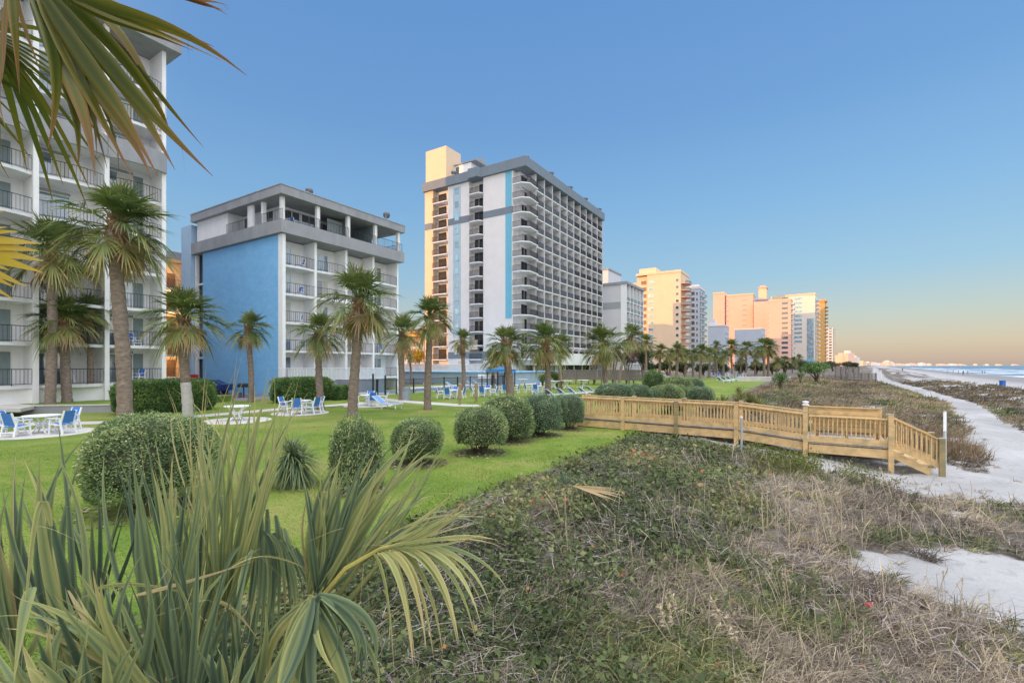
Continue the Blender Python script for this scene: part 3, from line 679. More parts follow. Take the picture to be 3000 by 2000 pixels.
b = MB(); b.box(-.066, -.002, 22.2, 23.4, 5.6, 12); b.build('blue_stripe', skyblue_trim, hC)
# strip of blue-grey windows
b = MB(); b.box(-.05, -.001, 14.5, 16.4, 8.5, 30.9); b.box(-.05, -.001, 14.5, 16.4, 32.4, 38.4); b.build('window_strip', mat('pale_teal_panel', (.38, .52, .60), .5, .12, 1.5, stretch=(1, 1, .6)), hC)
wn = MB(); wn.box(-.09, -.03, 0, 1.1, 0, 1.25, 0); wn.box(-.11, -.09, .06, 1.04, .06, 1.19, 1); wm = wn.mesh('window', [mat('window_grey_frame', (.45, .5, .55), .5), glass_teal])
for fl in range(13):
    inst('window', wm, hC, (0, 14.9, 37.0 - 2.67 * fl))
# balconies
zf = [36.1 - 2.67 * k for k in range(13)]
fin = MB(); fin.box(-.11, .11, -.45, 1.49, 6.0, ZC); fm = fin.mesh('fin', mat('tower_fin', (.58, .57, .58), .85, .05, 1, wear=.15))
for (x0, x1) in BAYS[1:]: inst('fin', fm, hC, (x0, 0, 0))
inst('fin', fm, hC, (BAYS[-1][1] - .0, 0, 0))
Wb = 3.2
sm1 = slab_mesh('balcony', Wb, 1.45, 0, .18); rm1 = railing_mesh('railing', Wb, 1.05, .125, r=.023, m=mat('rail_slate', (.085, .10, .12), .5))
sm0 = MB(); sm0.prism([(4.6, 1.2), (4.6, -.7), (1.2, -.9), (0, .2), (0, 2.2), (1.9, 2.2), (1.9, 1.2)][::-1], -.2, 0); sm0 = sm0.mesh('balcony', slabwhite)
def polyrail(name, pts, h=1.05, step=.16):
    b = MB()
    for (p, q) in zip(pts[:-1], pts[1:]):
        p = Vector((*p, 0)); q = Vector((*q, 0)); n = max(1, int((q - p).length / step))
        for z, r in ((h, .03), (.1, .018)): b.bar(p + Vector((0, 0, z)), q + Vector((0, 0, z)), r)
        for i in range(n + 1):
            a = p.lerp(q, i / n); b.bar(a, a + Vector((0, 0, h)), .03)
    return b.mesh(name, black)
rm0 = polyrail('railing', [(4.55, -.65), (1.2, -.85), (.05, .2), (.05, 2.15)])
smF = MB(); smF.prism([(1.19, 0), (0, .1), (-.75, .6), (-.75, 2.7), (0, 3.2), (1.19, 3.3)], -.2, 0); smF = smF.mesh('balcony', slabwhite)
rmF = polyrail('railing', [(0, .12), (-.7, .62), (-.7, 2.68), (0, 3.18)])
blackglass = mat('shaded_glass', (.012, .016, .022), .25, .3, 1.0, spec=.3)
dd = [door_mesh('sliding_door', 2.1, 2.2, 2, blackglass, greyband), door_mesh('sliding_door', 2.1, 2.2, 2, blackglass, white2, [0]), door_mesh('sliding_door', 2.1, 2.2, 2, blackglass, white2)]
far_s = MB(); far_r = MB()
def addmesh(dst, me, off):
    vs = [(v.co.x + off[0], v.co.y + off[1], v.co.z + off[2]) for v in me.vertices]
    dst._add(vs, [tuple(p.vertices) for p in me.polygons], 0)
ndoor = 0
for fl, z in enumerate(zf):
    b_ = inst('balcony', sm0, hC, (-.7, -.2, z)); inst('railing', rm0, b_)
    inst('sliding_door', dd[fl % 3], hC, (1.6, 1.44, z + .01))
    b_ = inst('balcony', smF, hC, (0, 9.05, z)); inst('railing', rmF, b_)
    inst('sliding_door', dd[(fl + 1) % 3], hC, (1.14, 11.9, z + .01), -math.pi / 2)
    for k, (x0, x1) in enumerate(BAYS[1:]):
        pr = -.12 if (k + fl) % 2 else -.3
        if k < 5:
            b_ = inst('balcony', sm1, hC, (x0 + .1, -.3, z)); inst('railing', rm1, b_)
        else:
            addmesh(far_s, sm1, (x0 + .1, -.3, z)); addmesh(far_r, rm1, (x0 + .1, -.3, z))
        if ndoor < 99 and k < 6: inst('sliding_door', dd[(fl * 5 + k * 3 + (fl * k) % 4) % 3], hC, (x0 + .7, 1.44, z + .01)); ndoor += 1
        elif k >= 0: addmesh(far_s, dd[0], (x0 + .7, 1.40, z + .01)) if False else None
    # the sunlit recess at the inland end
    addmesh(far_s, slab_mesh('x', 1.6, 3.9, 0, .18), (-.42, 17.8, z))
    rr = polyrail('x', [(0, 0), (0, 3.85)]); addmesh(far_r, rr, (-.38, 17.82, z))
tag(far_s.build('balcony_row', slabwhite, hC), kind='stuff')
rr_ = far_r.build('railing_row', black, hC); tag(rr_, kind='stuff')
fd = MB(); 
for fl, z in enumerate(zf):
    for k in range(6, 10): fd.box(BAYS[k + 1][0] + .7, BAYS[k + 1][0] + 2.8, 1.40, 1.49, z + .01, z + 2.1)
    fd.box(1.13, 1.19, 19.2, 21.2, z + .01, z + 2.15)
tag(fd.build('door_row', blackglass, hC), kind='stuff')
# podium: white canopy, glazed ground floor, lower windows
b = MB(); b.box(2.0, LC + 3, -2.2, 1.2, 2.9, 5.3); b.build('canopy', white2, hC)
b = MB(); b.box(2.6, LC + 2, -.6, -.4, 0, 2.85); b.build('shop_glass', glass_dark, hC)
for i in range(9):
    b = MB(); b.box(-.12, .12, -.75, -.61, 0, 2.88); b.build('column', white2, hC, (2.8 + i * 4.4, 0, 0))
for (y, z, w, h) in ((13.4, 2.3, 1.7, 1.5), (18.5, 1.0, 1.6, 1.9), (20.4, 1.0, 1.3, 1.9), (10.3, 5.9, 2.0, 1.9), (6.0, 1.0, 2.4, 1.2), (9.8, 1.0, 2.2, 1.2), (14.9, 5.9, 1.2, 1.9)):
    b = MB(); b.box(-.1, -.07, y, y + w, z, z + h, 0); b.box(-.12, -.101, y + .07, y + w - .07, z + .07, z + h - .07, 1); b.build('window', [white2, glass], hC)
b = MB(); b.box(-.5, -.002, 2.4, 24, 0, .9); b.build('plinth', greyband, hC)

# floodlights standing on the roofs
def floodlight(label, loc, rz, n=1, sc=1.0):
    t = thing('floodlight', label, 'floodlight', loc, rz, 'rooftop floodlights')
    b = MB(); b.tube([(0, 0, 0), (0, 0, .75 * sc)], .05 * sc, 6); 
    if n > 1: b.bar((-.35 * sc, 0, .6 * sc), (.35 * sc, 0, .6 * sc), .04 * sc)
    b.build('pole', mat('grey_metal', (.25, .26, .28), .5, .1, 4), t)
    for i in range(n):
        x = 0 if n == 1 else (-.35 + .7 * i) * sc
        h = MB(); h.lathe([(.06 * sc, 0), (.28 * sc, .12 * sc), (.36 * sc, .38 * sc), (.33 * sc, .40 * sc), (.05 * sc, .36 * sc)], 12)
        o = h.build('lamp_head', mat('lamp_head_grey', (.10, .105, .115), .5, .1, 4), t, (x, 0, .72 * sc)); o.rotation_euler = (R(-65), 0, R(25 * (i - .5)))
    return t
p = hB.matrix_world
def onb(u0, w0, lx, ly, z): 
    a = uw(u0, w0, z); x = Vector((SU, CU, 0)); y = Vector((-CU, SU, 0)); return a + x * lx + y * ly
floodlight('round floodlight on the grey roof of the blue-ended hotel near its corner', onb(uB, -41.6, 3.6, 1.0, 19.5), R(20), 1, 1.1)
floodlight('round floodlight at the far end of the blue-ended hotel roof', onb(uB, -41.6, 13.2, .2, 19.5), R(20), 1, 1.15)
for i, (x, y) in enumerate(((1.6, .3), (10.6, -.2), (19.6, -.2), (28.0, -.2), (36.6, -.2), (0, 16.2))):
    floodlight('pair of floodlights on the tower roof edge, ' + ['at the near corner', 'second from the near corner', 'third from the near corner', 'fourth from the near corner', 'at the far seaward end', 'above the sunlit bay'][i], onb(uC, wC, x, y, 40.72), R(10), 2, .95)

# ---- far hotels
WIN = {}
def winmesh(w, h, m, fr=None):
    k = (round(w, 2), round(h, 2), m.name)
    if k not in WIN:
        b = MB(); b.box(-.06, .02, 0, w, 0, h, 1); b.box(-.10, -.061, .09, w - .09, .09, h - .09, 0); WIN[k] = b.mesh('window', [m, fr or white2])
    return WIN[k]
class Far:
    def __init__(s, name, label, px, Y, top, turn=0.0, group=None, cat='building'):
        s.X, s.Y = at(px, Y), Y; s.ang = PHI - R(turn); s.c, s.s = math.sin(s.ang), math.cos(s.ang)   # c: inland-x, s: inland-y
        s.base = Vector((s.X, Y, 0)); s.t = thing(name, label, cat, s.base, s.ang, group); s.top = zat(top, Y)
        s.n = {}
    def dpx(s, px): t = (px - 1500) / F; return (s.X - t * s.Y) / (s.c + t * s.s)
    def lpx(s, px): t = (px - 1500) / F; return (t * s.Y - s.X) / (s.s - t * s.c)
    def part(s, name, m, *boxes):
        b = MB()
        for q in boxes: b.box(*q)
        return b.build(name, m, s.t)
    def front(s, d0, w, h, zs, m):         # windows on the face towards the viewer (local -x), at depth d0
        me = winmesh(w, h, m)
        for z in zs: inst('window', me, s.t, (-.0, d0, z))
    def side(s, x0, w, h, zs, m, y=0.0):   # windows on the seaward face (local -y)
        me = winmesh(w, h, m)
        for z in zs: inst('window', me, s.t, (x0, y, z), math.pi / 2) if False else inst('window', me, s.t, (x0 + w, y, z), R(90))
    def balcs(s, x0, w, zs, m, dep=1.4, rail=None):
        b = MB(); b.box(0, w, -dep, -.005, -.18, 0, 0); b.box(0, w, -dep, -dep + .06, 0.001, 1.0, 1); b.box(.3, w - .3, -.03, -.004, .05, 2.1, 2)
        me = b.mesh('balcony', [m, rail or greydoor, glass_dark])
        for z in zs: inst('balcony', me, s.t, (x0, 0, z))
cream = mat('cream_stucco', (.74, .55, .38), .85, .05, .2)
pinkst = mat('pink_stucco', (.74, .45, .36), .85, .05, .2)
greyst = mat('pale_grey_stucco', (.60, .60, .62), .85, .05, .2)
bluest = mat('blue_grey_stucco', (.42, .48, .56), .85, .05, .2)
orangest = mat('ochre_stucco', (.62, .36, .12), .8, .08, .2)
darkwin = glass_dark
# grey balconied hotel beyond the tower
D1 = Far('hotel_building', 'low grey hotel with rows of dark balconies just beyond the tall tower', 1833, 124, 832)
D1.part('wall', greyst, (.0, 15, 1.3, 22, 0, D1.top)); D1.part('roof', concrete, (-.3, 15.4, -.5, 22.3, D1.top + .02, D1.top + .7))
D1.part('grey_band', mat('pale_grey_band', (.33, .36, .37), .8), (-.06, -.003, 1.32, 22, 17.8, 19.6))
for k in range(6): D1.part('fin', white2, (k * 2.97 - .1, k * 2.97 + .1, -.3, 1.29, 0, D1.top))
D1.balcs(.12, 14.6, [], slabwhite)
bm_ = MB(); bm_.box(0, 2.74, -.2, 1.28, -.2, 0, 0); bm_.box(.0, 2.74, -.2, -.14, .001, 1.0, 1); bm_.box(.4, 2.3, 1.22, 1.285, .02, 2.1, 2); bm_ = bm_.mesh('balcony', [slabwhite, greydoor, glass_dark])
for k in range(5):
    for fl in range(8): inst('balcony', bm_, D1.t, (k * 2.97 + .11, 0, .6 + 2.75 * fl))
Far_b = Far('tower_block', 'plain grey tower top rising behind the low grey hotel', 1782, 150, 790); Far_b.part('wall', greyst, (0, 12, 0, 16, 0, Far_b.top)); Far_b.part('roof', concrete, (-.2, 12.2, -.2, 16.2, Far_b.top + .02, Far_b.top + .5))
Lc = Far('hotel_building', 'small sunlit pink hotel block peeping out behind the grey hotel', 1872, 232, 832); Lc.part('wall', pinkst, (0, 10, 0, 12, 0, Lc.top)); Lc.part('roof', cream, (-.2, 10.2, -.2, 12.2, Lc.top + .02, Lc.top + .6))
# sunlit cream tower
E = Far('hotel_tower', 'sunlit cream tower with a shaded lower part and a rooftop lift house', 1994, 195, 796)
dE = E.dpx(1864); LE = 16.5
E.part('wall', cream, (0, LE, 0, E.dpx(1896), 0, E.top), (1.0, LE, E.dpx(1896), dE, 0, E.top - .4)); E.part('parapet', cream, (-.25, LE + .2, -.2, dE + .1, E.top + .02, E.top + .9))
E.part('lift_house', cream, (1.5, 9, E.dpx(1919), E.dpx(1870), E.top + .9, zat(781, 200)))
zsE = [3.2 + 2.85 * k for k in range(13)]
E.front(E.dpx(1989), 1.3, 1.3, zsE, darkwin); E.front(E.dpx(1915), 2.2, 1.2, zsE, glass_teal)
me_ = winmesh(2.6, 1.9, mat('brown_louvre', (.30, .17, .09), .7))
for z in zsE: inst('window', me_, E.t, (1.0, E.dpx(1893), z))
for k, z in enumerate(zsE):
    b = MB(); b.prism([(0, 0), (0, -1.8), (1.5, -3.0), (5, -3.2), (8, -2.4), (9, 0)][::-1], -.2, 0, 0); b.prism([(0, -1.8), (1.5, -3.0), (5, -3.2), (8, -2.4), (8, -2.2), (5, -3.0), (1.5, -2.8), (.1, -1.7)][::-1], .001, 1.0, 1)
    if k == 0: meE = b.mesh('balcony', [pinkst, greydoor])
    inst('balcony', meE, E.t, (.4, -.01, z - .6))
# blue-grey tower behind it
Fb = Far('hotel_tower', 'blue-grey tower with two columns of dark windows behind the sunlit cream tower', 2049, 228, 842)
dF = Fb.dpx(2006); Fb.part('wall', bluest, (0, 14, 0, dF, 0, Fb.top), (3, 19, .5, dF - 1, Fb.top, Fb.top + 2)); Fb.part('roof', greyst, (-.2, 14.2, -.3, dF + .2, Fb.top - .5, Fb.top + .6))
zsF = [2.5 + 2.85 * k for k in range(13)]
Fb.front(Fb.dpx(2036), 1.8, 1.9, zsF, darkwin); Fb.front(Fb.dpx(2045), .9, 1.5, zsF, darkwin)
Fb.balcs(1, 3.2, zsF, white2); Fb.balcs(6, 6, zsF, white2)
# two low grey blocks
G1 = Far('hotel_building', 'low plain grey hotel block with white windowed corner in front of the pink hotel', 2124, 270, 955)
G1.part('wall', bluest, (0, 16, 0, G1.dpx(2074), 0, G1.top)); G1.part('roof', greyst, (-.2, 16.2, -.2, G1.dpx(2074) + .2, G1.top + .02, G1.top + .7)); G1.part('roof_room', greyst, (2, 8, G1.dpx(2092), G1.dpx(2074), G1.top + .7, zat(936, 275)))
for x in (.6, 4.2, 8, 12): G1.side(x, 1.9, 1.5, [3 + 2.9 * k for k in range(8)], darkwin)
G2 = Far('hotel_building', 'wider plain grey hotel block right of the other low grey block', 2232, 330, 963, 4)
G2.part('wall', bluest, (0, 16, 0, G2.dpx(2152), 0, G2.top)); G2.part('roof', greyst, (-.2, 16.2, -.2, G2.dpx(2152) + .2, G2.top + .02, G2.top + .7))
for x in (.6, 4.2, 8, 12): G2.side(x, 1.9, 1.5, [3 + 2.9 * k for k in range(8)], darkwin)
# pink hotels
P1 = Far('hotel_building', 'broad pink hotel glowing in the low sun behind the grey blocks', 2206, 455, 862)
P1.part('wall', pinkst, (0, 24, 0, P1.dpx(2126), 0, P1.top), (-3, 20, P1.dpx(2124), P1.dpx(2091), 0, zat(858, 465))); P1.part('parapet', cream, (-.4, 24, -.4, P1.dpx(2126), P1.top + .02, P1.top + 1), (-3.4, 20, P1.dpx(2123.8), P1.dpx(2090), zat(858, 465) + .02, zat(856, 465) + .4))
zsP = [26 + 4.9 * k for k in range(9)]
P1.front(P1.dpx(2190), 5, 1.7, zsP, mat('mauve_window', (.42, .30, .28), .4)); P1.front(P1.dpx(2136), 3.5, 1.7, zsP, MATS['mauve_window'])
for z in zsP: P1.part('balcony', greydoor, (1, 22, -1.8, -.01, z - 1.6, z + .2))
P2 = Far('hotel_building', 'shaded mauve wing with dark windows between the two pink hotels', 2250, 475, 876)
P2.part('wall', mat('shaded_mauve_stucco', (.44, .29, .33), .85, .05, .2), (0, 20, 0, P2.dpx(2200), 0, P2.top))  # shade on this wing is put into the darker mauve
P2.front(P2.dpx(2242), 5, 2.0, [20 + 5 * k for k in range(8)], darkwin)
P2.part('lift_tower', cream, (2, 14, P2.dpx(2245), P2.dpx(2222), P2.top, zat(846, 485))); P2.part('lift_tower_roof', pinkst, (1, 15, P2.dpx(2247), P2.dpx(2220), zat(846, 485) + .05, zat(843, 485)), (4, 12, P2.dpx(2241), P2.dpx(2226), zat(843, 485) + .05, zat(838, 485)))
P3 = Far('hotel_building', 'tall pink hotel with a dark window strip left of the teal glass tower', 2317, 400, 878, 4)
P3.part('wall', pinkst, (0, 14, 0, P3.dpx(2251), 0, P3.top)); P3.part('parapet', cream, (-.3, 14, -.3, P3.dpx(2251), P3.top + .02, P3.top + 1))
P3.front(P3.dpx(2309), 5, 2.2, [4 + 4.2 * k for k in range(14)], darkwin); P3.front(P3.dpx(2256), 2, 1.6, [22 + 4.2 * k for k in range(9)], MATS['mauve_window'])
P3.balcs(1, 10, [4 + 4.2 * k for k in range(13)], white2, 2.0)
# cream and teal tower
Tq = Far('hotel_tower', 'cream tower with a teal glass strip and pale balconies on its seaward edge', 2388, 480, 862, 5)
dT = Tq.dpx(2310); Tq.part('wall', mat('pale_cream', (.70, .66, .58), .85, .05, .2), (0, 22, 0, dT, 0, Tq.top)); Tq.part('parapet', cream, (-.4, 22.3, -.4, dT + .3, Tq.top + .02, Tq.top + 1.6)); Tq.part('lower_parapet', cream, (1, 14, dT + .31, Tq.dpx(2258), zat(890, 500), zat(866, 500)))
Tq.part('teal_strip', glass_teal, (-.2, -.01, Tq.dpx(2384), Tq.dpx(2364), 4, zat(932, 480)))
b_ = Tq.part('teal_base', skyblue_trim, (-.4, -.21, Tq.dpx(2387), Tq.dpx(2350), 0, 8))
Tq.front(Tq.dpx(2350), 7.0, 2.6, [26 + 4.4 * k for k in range(11)], glass_teal)
Tq.balcs(.5, 18, [6 + 4.2 * k for k in range(16)], white2, 3.2, white2)
Or = Far('hotel_tower', 'narrow ochre tower beside the teal glass tower', 2416, 560, 882, 5.2); Or.part('wall', orangest, (0, 24, 0, Or.dpx(2385), 0, Or.top)); Or.part('top_cap', orangest, (-1.5, 20, -1.6, Or.dpx(2400), Or.top + .02, Or.top + 2)); Or.balcs(0, 20, [6 + 4.4 * k for k in range(16)], orangest, 2.5, mat('ochre_rail', (.5, .28, .08), .7))
La = Far('hotel_tower', 'farthest tall tower with a sunlit upper edge at the end of the row', 2440, 800, 960, 5.3); La.part('wall', greyst, (0, 20, 0, La.dpx(2424), 0, La.top)); La.part('wing', bluest, (10, 30, La.dpx(2423), La.dpx(2416), 0, zat(951, 820))); La.balcs(.5, 18, [8 + 4.6 * k for k in range(13)], white2, 2.6, greydoor)
La.front(La.dpx(2437), 4, 2.6, [8 + 4.6 * k for k in range(13)], darkwin)
# sunlit low hotel and walls in the gap beyond the pool
Gp = Far('hotel_building', 'low pink hotel with sunlit eaves in the gap left of the white tower', 1246, 112, 962); Gp.part('wall', mat('dusty_pink', (.55, .42, .38), .85, .06, .5), (.8, 14, 0, 30, 0, 9.6)); Gp.part('roof', orangest, (-1.0, 15, -.6, 31, 9.65, 11.2))
for z in (3.4, 6.4): Gp.part('balcony', slabwhite, (-.6, .79, 0, 30, z - .2, z), (-.6, -.5, 0, 30, z + .01, z + .9))
for y in (2, 5.4, 8.8, 12.2, 15.6): 
    for z in (.4, 3.5, 6.5): inst('window', winmesh(1.5, 1.9, glass_dark), Gp.t, (.8, y, z))
# unseen block added to throw stepped shade on the cream tower
hX = thing('unseen_block', 'unseen block added behind the white balconied tower to shade the cream tower', 'building', bpos(126, -80.5), PHI)
b = MB(); b.box(-22, 0, -2, 6.5, 0, 26.6); b.box(-22, 0, 6.51, 13.4, 0, 28.4); b.build('wall', white, hX)
hX = thing('unseen_block', 'unseen block added behind the blue-grey tower to shade the tall pink hotel', 'building', bpos(344, -68), PHI)
b = MB(); b.box(-14, 0, 0, 9, 0, 42.0); b.box(-14, 0, 9.01, 26, 0, 38.8); b.build('wall', pinkst, hX)  # stepped block, added only for its shade on the tall pink hotel
hX = thing('unseen_block', 'unseen grey block added inland of the sunlit cream tower to shade the wide grey block', 'building', bpos(292, -64.5), PHI); b = MB(); b.box(-14, 0, 0, 26, 0, 36.5); b.build('wall', greyst, hX)  # hidden caster, added to keep the wide grey block in shade
hX = thing('unseen_block', 'lower unseen grey block added behind the sunlit cream tower to shade the left grey block', 'building', bpos(233, -67.5), PHI); b = MB(); b.box(-8, 0, 0, 19, 0, 33.5); b.build('wall', greyst, hX)  # hidden caster, added for the shade on the left grey block
hX = thing('unseen_block', 'unseen pink block added behind the tall pink hotel to shade the teal tower', 'building', bpos(512, -22), PHI); b = MB(); b.box(-12, 0, 0, 22, 0, 62.5); b.build('wall', pinkst, hX)  # hidden caster, added to shade the cream and teal tower
# far skyline along the bay
sky_specs = [(2466, 1500, 1040, 30), (2484, 1500, 1034, 36), (2502, 1600, 1046, 40), (2524, 1900, 1059, 50), (2541, 2000, 1058, 60), (2559, 2100, 1060, 40), (2578, 2300, 1062, 60), (2600, 2400, 1054, 40), (2610, 2500, 1058, 60), (2632, 2600, 1064, 50), (2672, 3000, 1063.5, 80), (2701, 3300, 1061, 60), (2722, 3500, 1064, 90), (2757, 3700, 1065, 60), (2790, 3900, 1064.5, 70), (2815, 4000, 1066, 90), (2858, 4200, 1065.5, 60), (2890, 4400, 1066, 90), (2926, 4600, 1066, 60), (2972, 4800, 1066.4, 90)]
skc = [mat('far_cream', (.74, .58, .42), .9), mat('far_pink', (.74, .52, .42), .9), mat('far_white', (.72, .68, .66), .9)]
for i, (px, Y, top, wd) in enumerate(sky_specs):
    t = thing('distant_hotel', 'tiny sunlit hotel on the far shoreline, ' + (('number %s from the nearest tower' % ['one', 'two', 'three', 'four', 'five', 'six', 'seven', 'eight', 'nine', 'ten'][i]) if i < 10 else 'beyond the water on the horizon'), 'building', (at(px, Y), Y, -1.7), R(20 + (i * 37) % 30), 'hotels along the far shoreline')
    if i > 3: top = HZ - (HZ - top) * .72; wd = wd * 1.5
    h = zat(top, Y) + 1.7; b = MB(); w2 = wd / 2
    b.box(-w2, w2, -10, 12, 0, h); 
    b.build('wall', skc[i % 3], t)
    b = MB(); b.box(-w2 * .3, w2 * .35, -6, 8, h, h * 1.18); b.build('roof_room', skc[(i + 1) % 3], t)
    if i % 2: b = MB(); b.box(w2 + .1, w2 * 2.1, -8, 14, 0, h * .62); b.build('wing', skc[(i + 2) % 3], t)
land = MB(); pts_ = [(2440, 1300), (2560, 2000), (3050, 5200), (3300, 6200), (3300, 6900), (3000, 6200), (2500, 2600), (2380, 1700)]
P_ = [Vector((at(p, Y), Y, 0)) for p, Y in pts_]
land.prism([(p.x, p.y) for p in P_], -2.2, -1.3); tag(land.build('far_shore', mat('far_sand', (.5, .44, .36), .9)), kind='structure')
# ---------------------------------------------------------------- palms
def fan(fm, hub, d, nrm_, n, spread, Ls, W, fold, droop, tint, costa=.25, curl=0.0, segs=4, gap=.0, jit=.1, tip=.25, prof=None):
    """one fan leaf: blades spring from a short midrib that runs on from the stalk"""
    d = np.asarray(d, float) / np.linalg.norm(d); nn = np.asarray(nrm_, float); nn = nn - d * nn.dot(d); nn /= np.linalg.norm(nn)
    s = np.cross(d, nn)
    a = np.linspace(-spread, spread, n) + rng.normal(0, jit * spread / n, n)
    k = 1 - np.abs(a) / spread
    P = np.asarray(hub)[None] + d[None] * (costa * Ls * (.15 + .85 * k))[:, None] + nn[None] * (-curl * (costa * Ls * k) ** 2)[:, None] * 1.5
    D = d[None] * np.cos(a)[:, None] + s[None] * np.sin(a)[:, None] + nn[None] * (fold * np.abs(np.sin(a)))[:, None]
    Dl = Ls * (.62 + .38 * np.cos(a * .8)) * rng.uniform(.8, 1.1, n) * np.where(rng.random(n) < .08, .55, 1)
    side = np.cross(D, nn[None] + s[None] * (np.sin(a) * .7)[:, None])
    fm.strips(P, D, Dl, W * (.7 + .3 * k), np.clip(tint + rng.normal(0, .07, n), 0, 1), droop * rng.uniform(.6, 1.5, n), segs, side, prof=prof or (lambda t: np.interp(t, [0, .12, .5, .85, 1], [.35, .9, 1, .42, .06])), tiptint=tip)
WIND = np.array([.35, -.05, 0])
def crown_mesh(seed, n=34, lean=1.0, dead=5):
    global rng
    rng = np.random.default_rng(seed); fm = FM()
    def frond(az, el, Lp, Ls, tint, drp, nb=26):
        d = np.array([math.cos(az) * math.cos(el), math.sin(az) * math.cos(el), math.sin(el)]) + WIND * .35 * lean
        d /= np.linalg.norm(d)
        # arching stalk
        k = 5; p = np.array([0, 0, 0.]); prev = p
        pts = [p]; dd = d.copy()
        for i in range(k):
            p = p + dd * (Lp / k); pts.append(p); dd = dd + np.array([0, 0, -1]) * drp * .11 + WIND * .05 * lean; dd /= np.linalg.norm(dd)
        pts = np.array(pts); D = np.diff(pts, axis=0)
        for wside in ((0, 0, 1), None):
            sd = np.cross(D, np.array([0, 0, 1.0])) if wside is None else np.cross(np.cross(D, np.array([0, 0, 1.])), D)
            fm.strips(pts[:-1], D, np.linalg.norm(D, axis=1) * 1.05, .045, min(1, tint + .12), 0, 1, sd, prof=lambda t: np.ones_like(t))
        up = np.array([0, 0, 1.]) - dd * dd[2]
        if np.linalg.norm(up) < .2: up = np.array([math.cos(az + 2), math.sin(az + 2), 0.3])
        fan(fm, pts[-1], dd, up, nb, R(112) * rng.uniform(.75, 1.05), Ls, .058, .5, .12 + drp * .32, tint, .3, .25 * drp, 4)
    for i in range(n):
        q = i / n; el = R(84 - 112 * q ** 1.2 + rng.normal(0, 8)); az = i * 2.39996 + rng.normal(0, .5)
        frond(az, el, rng.uniform(.75, 1.1) * (.7 + .4 * q), rng.uniform(.85, 1.1), np.clip(.22 + .28 * rng.random() + .12 * (q > .75), 0, 1), .5 + q * .6 + rng.random() * .3)
    for i in range(dead):
        frond(rng.uniform(0, 6.28), R(rng.uniform(-62, -35)), rng.uniform(.6, .95), .8, rng.uniform(.72, .98), .9, 16)
    me = fm.mesh('crown', leaf_palm); return me
CROWNS = [crown_mesh(11, 48, 1.0, 14), crown_mesh(12, 42, 1.5, 11), crown_mesh(13, 46, .8, 15), crown_mesh(14, 36, 1.4, 9), crown_mesh(15, 31, 1.0, 8)]
def boots_mesh(seed, h, r):
    rr = random.Random(seed); b = MB()
    b.lathe([(r * .85, 0), (r * 1.0, h * .3), (r * 1.05, h * .75), (r * .6, h)], 10)
    n = int(16 + 22 * h)
    for i in range(n):
        z = h * (.05 + .9 * i / n); a = i * 2.4 + rr.uniform(-.2, .2); L_ = rr.uniform(.16, .34)
        p = Vector((math.cos(a) * r * .85, math.sin(a) * r * .85, z)); tn = Vector((-math.sin(a), math.cos(a), 0)) * rr.choice((-.35, .35))
        q = p + (Vector((math.cos(a), math.sin(a), 0)) * .55 + Vector((0, 0, .9)) + tn) * L_
        b.bar(p, q, .05, 0, 4, .028)
    return b
def palm(label, px, Y, top_py, r_px, var=0, tw=.42, lean=0.0, boots=.9, zb=None, base_py=None, lower_white=False, red=True, rz=None, parts=True, group='palm trees around the hotels', dx_base=0.0):
    X = at(px, Y); u, w = to_uw(X, Y); z0 = hz(u, w) if zb is None else zb
    zt = zat(top_py, Y); h = zt - z0
    t = thing('palm_tree', label, 'palm tree', (X + dx_base, Y, z0), 0, group)
    rr = random.Random(int(px * 7 + Y)); b = MB()
    n = max(8, int(h * 5)); pts = []; rad = []
    lean = lean or rr.uniform(-.28, .28) * (Y > 20)
    topx = lean - dx_base
    for i in range(n + 1):
        q = i / n; bend = (q ** 1.5)
        pts.append((topx * bend + .05 * math.sin(q * 5 + px), .04 * math.sin(q * 4 + px * 2), -.1 + (h + .1) * q))
        rad.append(tw / 2 * (1.12 - .2 * q + .22 * max(0, .06 - q) / .06) * (1 + .045 * (1 if i % 2 else -1) + rr.uniform(-.03, .03)))
    b.tube(pts, rad, 10)
    if lower_white:
        cut = int(n * .42); b2 = MB(); b2.tube(pts[:cut + 1], [x * 1.02 for x in rad[:cut + 1]], 10)
        b = MB(); b.tube(pts[cut:], rad[cut:], 10)
        b2.build('trunk', mat('pale_trunk', (.46, .44, .41), .9, .2, 6, .8, 16), t, smooth=True)['label'] = 'pale smooth lower trunk'
    b.build('trunk', bark, t, smooth=True)
    if boots: boots_mesh(int(px), boots, tw * .52).build('boots', bark_red if red else bark, t, (topx, 0, h - boots * .62))
    o = inst('crown', CROWNS[var], t, (topx, 0, h + .1), rr.uniform(-.5, .5) if rz is None else rz, r_px * Y / F / 2.06)
    return t
palm('large close palm with shaggy crown and brown boots in front of the white hotel', 352, 16, 680, 180, 0, .41, boots=1.9, lean=-.12, dx_base=.10)
palm('tall palm with long red-brown booted neck left of the largest palm', 150, 29.5, 742, 138, 2, .5, boots=3.0, zb=0)
palm('short palm with dense green crown standing on the raised lawn by the white hotel', 197, 30.5, 945, 105, 1, .48, boots=.7, zb=.5)
palm('slim short palm at the far left against the white hotel balconies', 126, 32.5, 925, 75, 3, .36, boots=.3, zb=.5)
palm('slim palm between two white pillars of the left hotel', 268, 32.5, 915, 78, 4, .36, boots=.3, zb=.5)
palm('palm with pale smooth lower trunk in front of the corridor wing', 548, 25.5, 940, 128, 1, .46, boots=.5, lower_white=True)
palm('thin palm with open crown in front of the blue brick wall', 735, 36.5, 968, 75, 3, .40, boots=1.2)
palm('palm with open crown in front of the first balconies of the blue-ended hotel', 938, 30.6, 985, 92, 3, .42, boots=1.1)
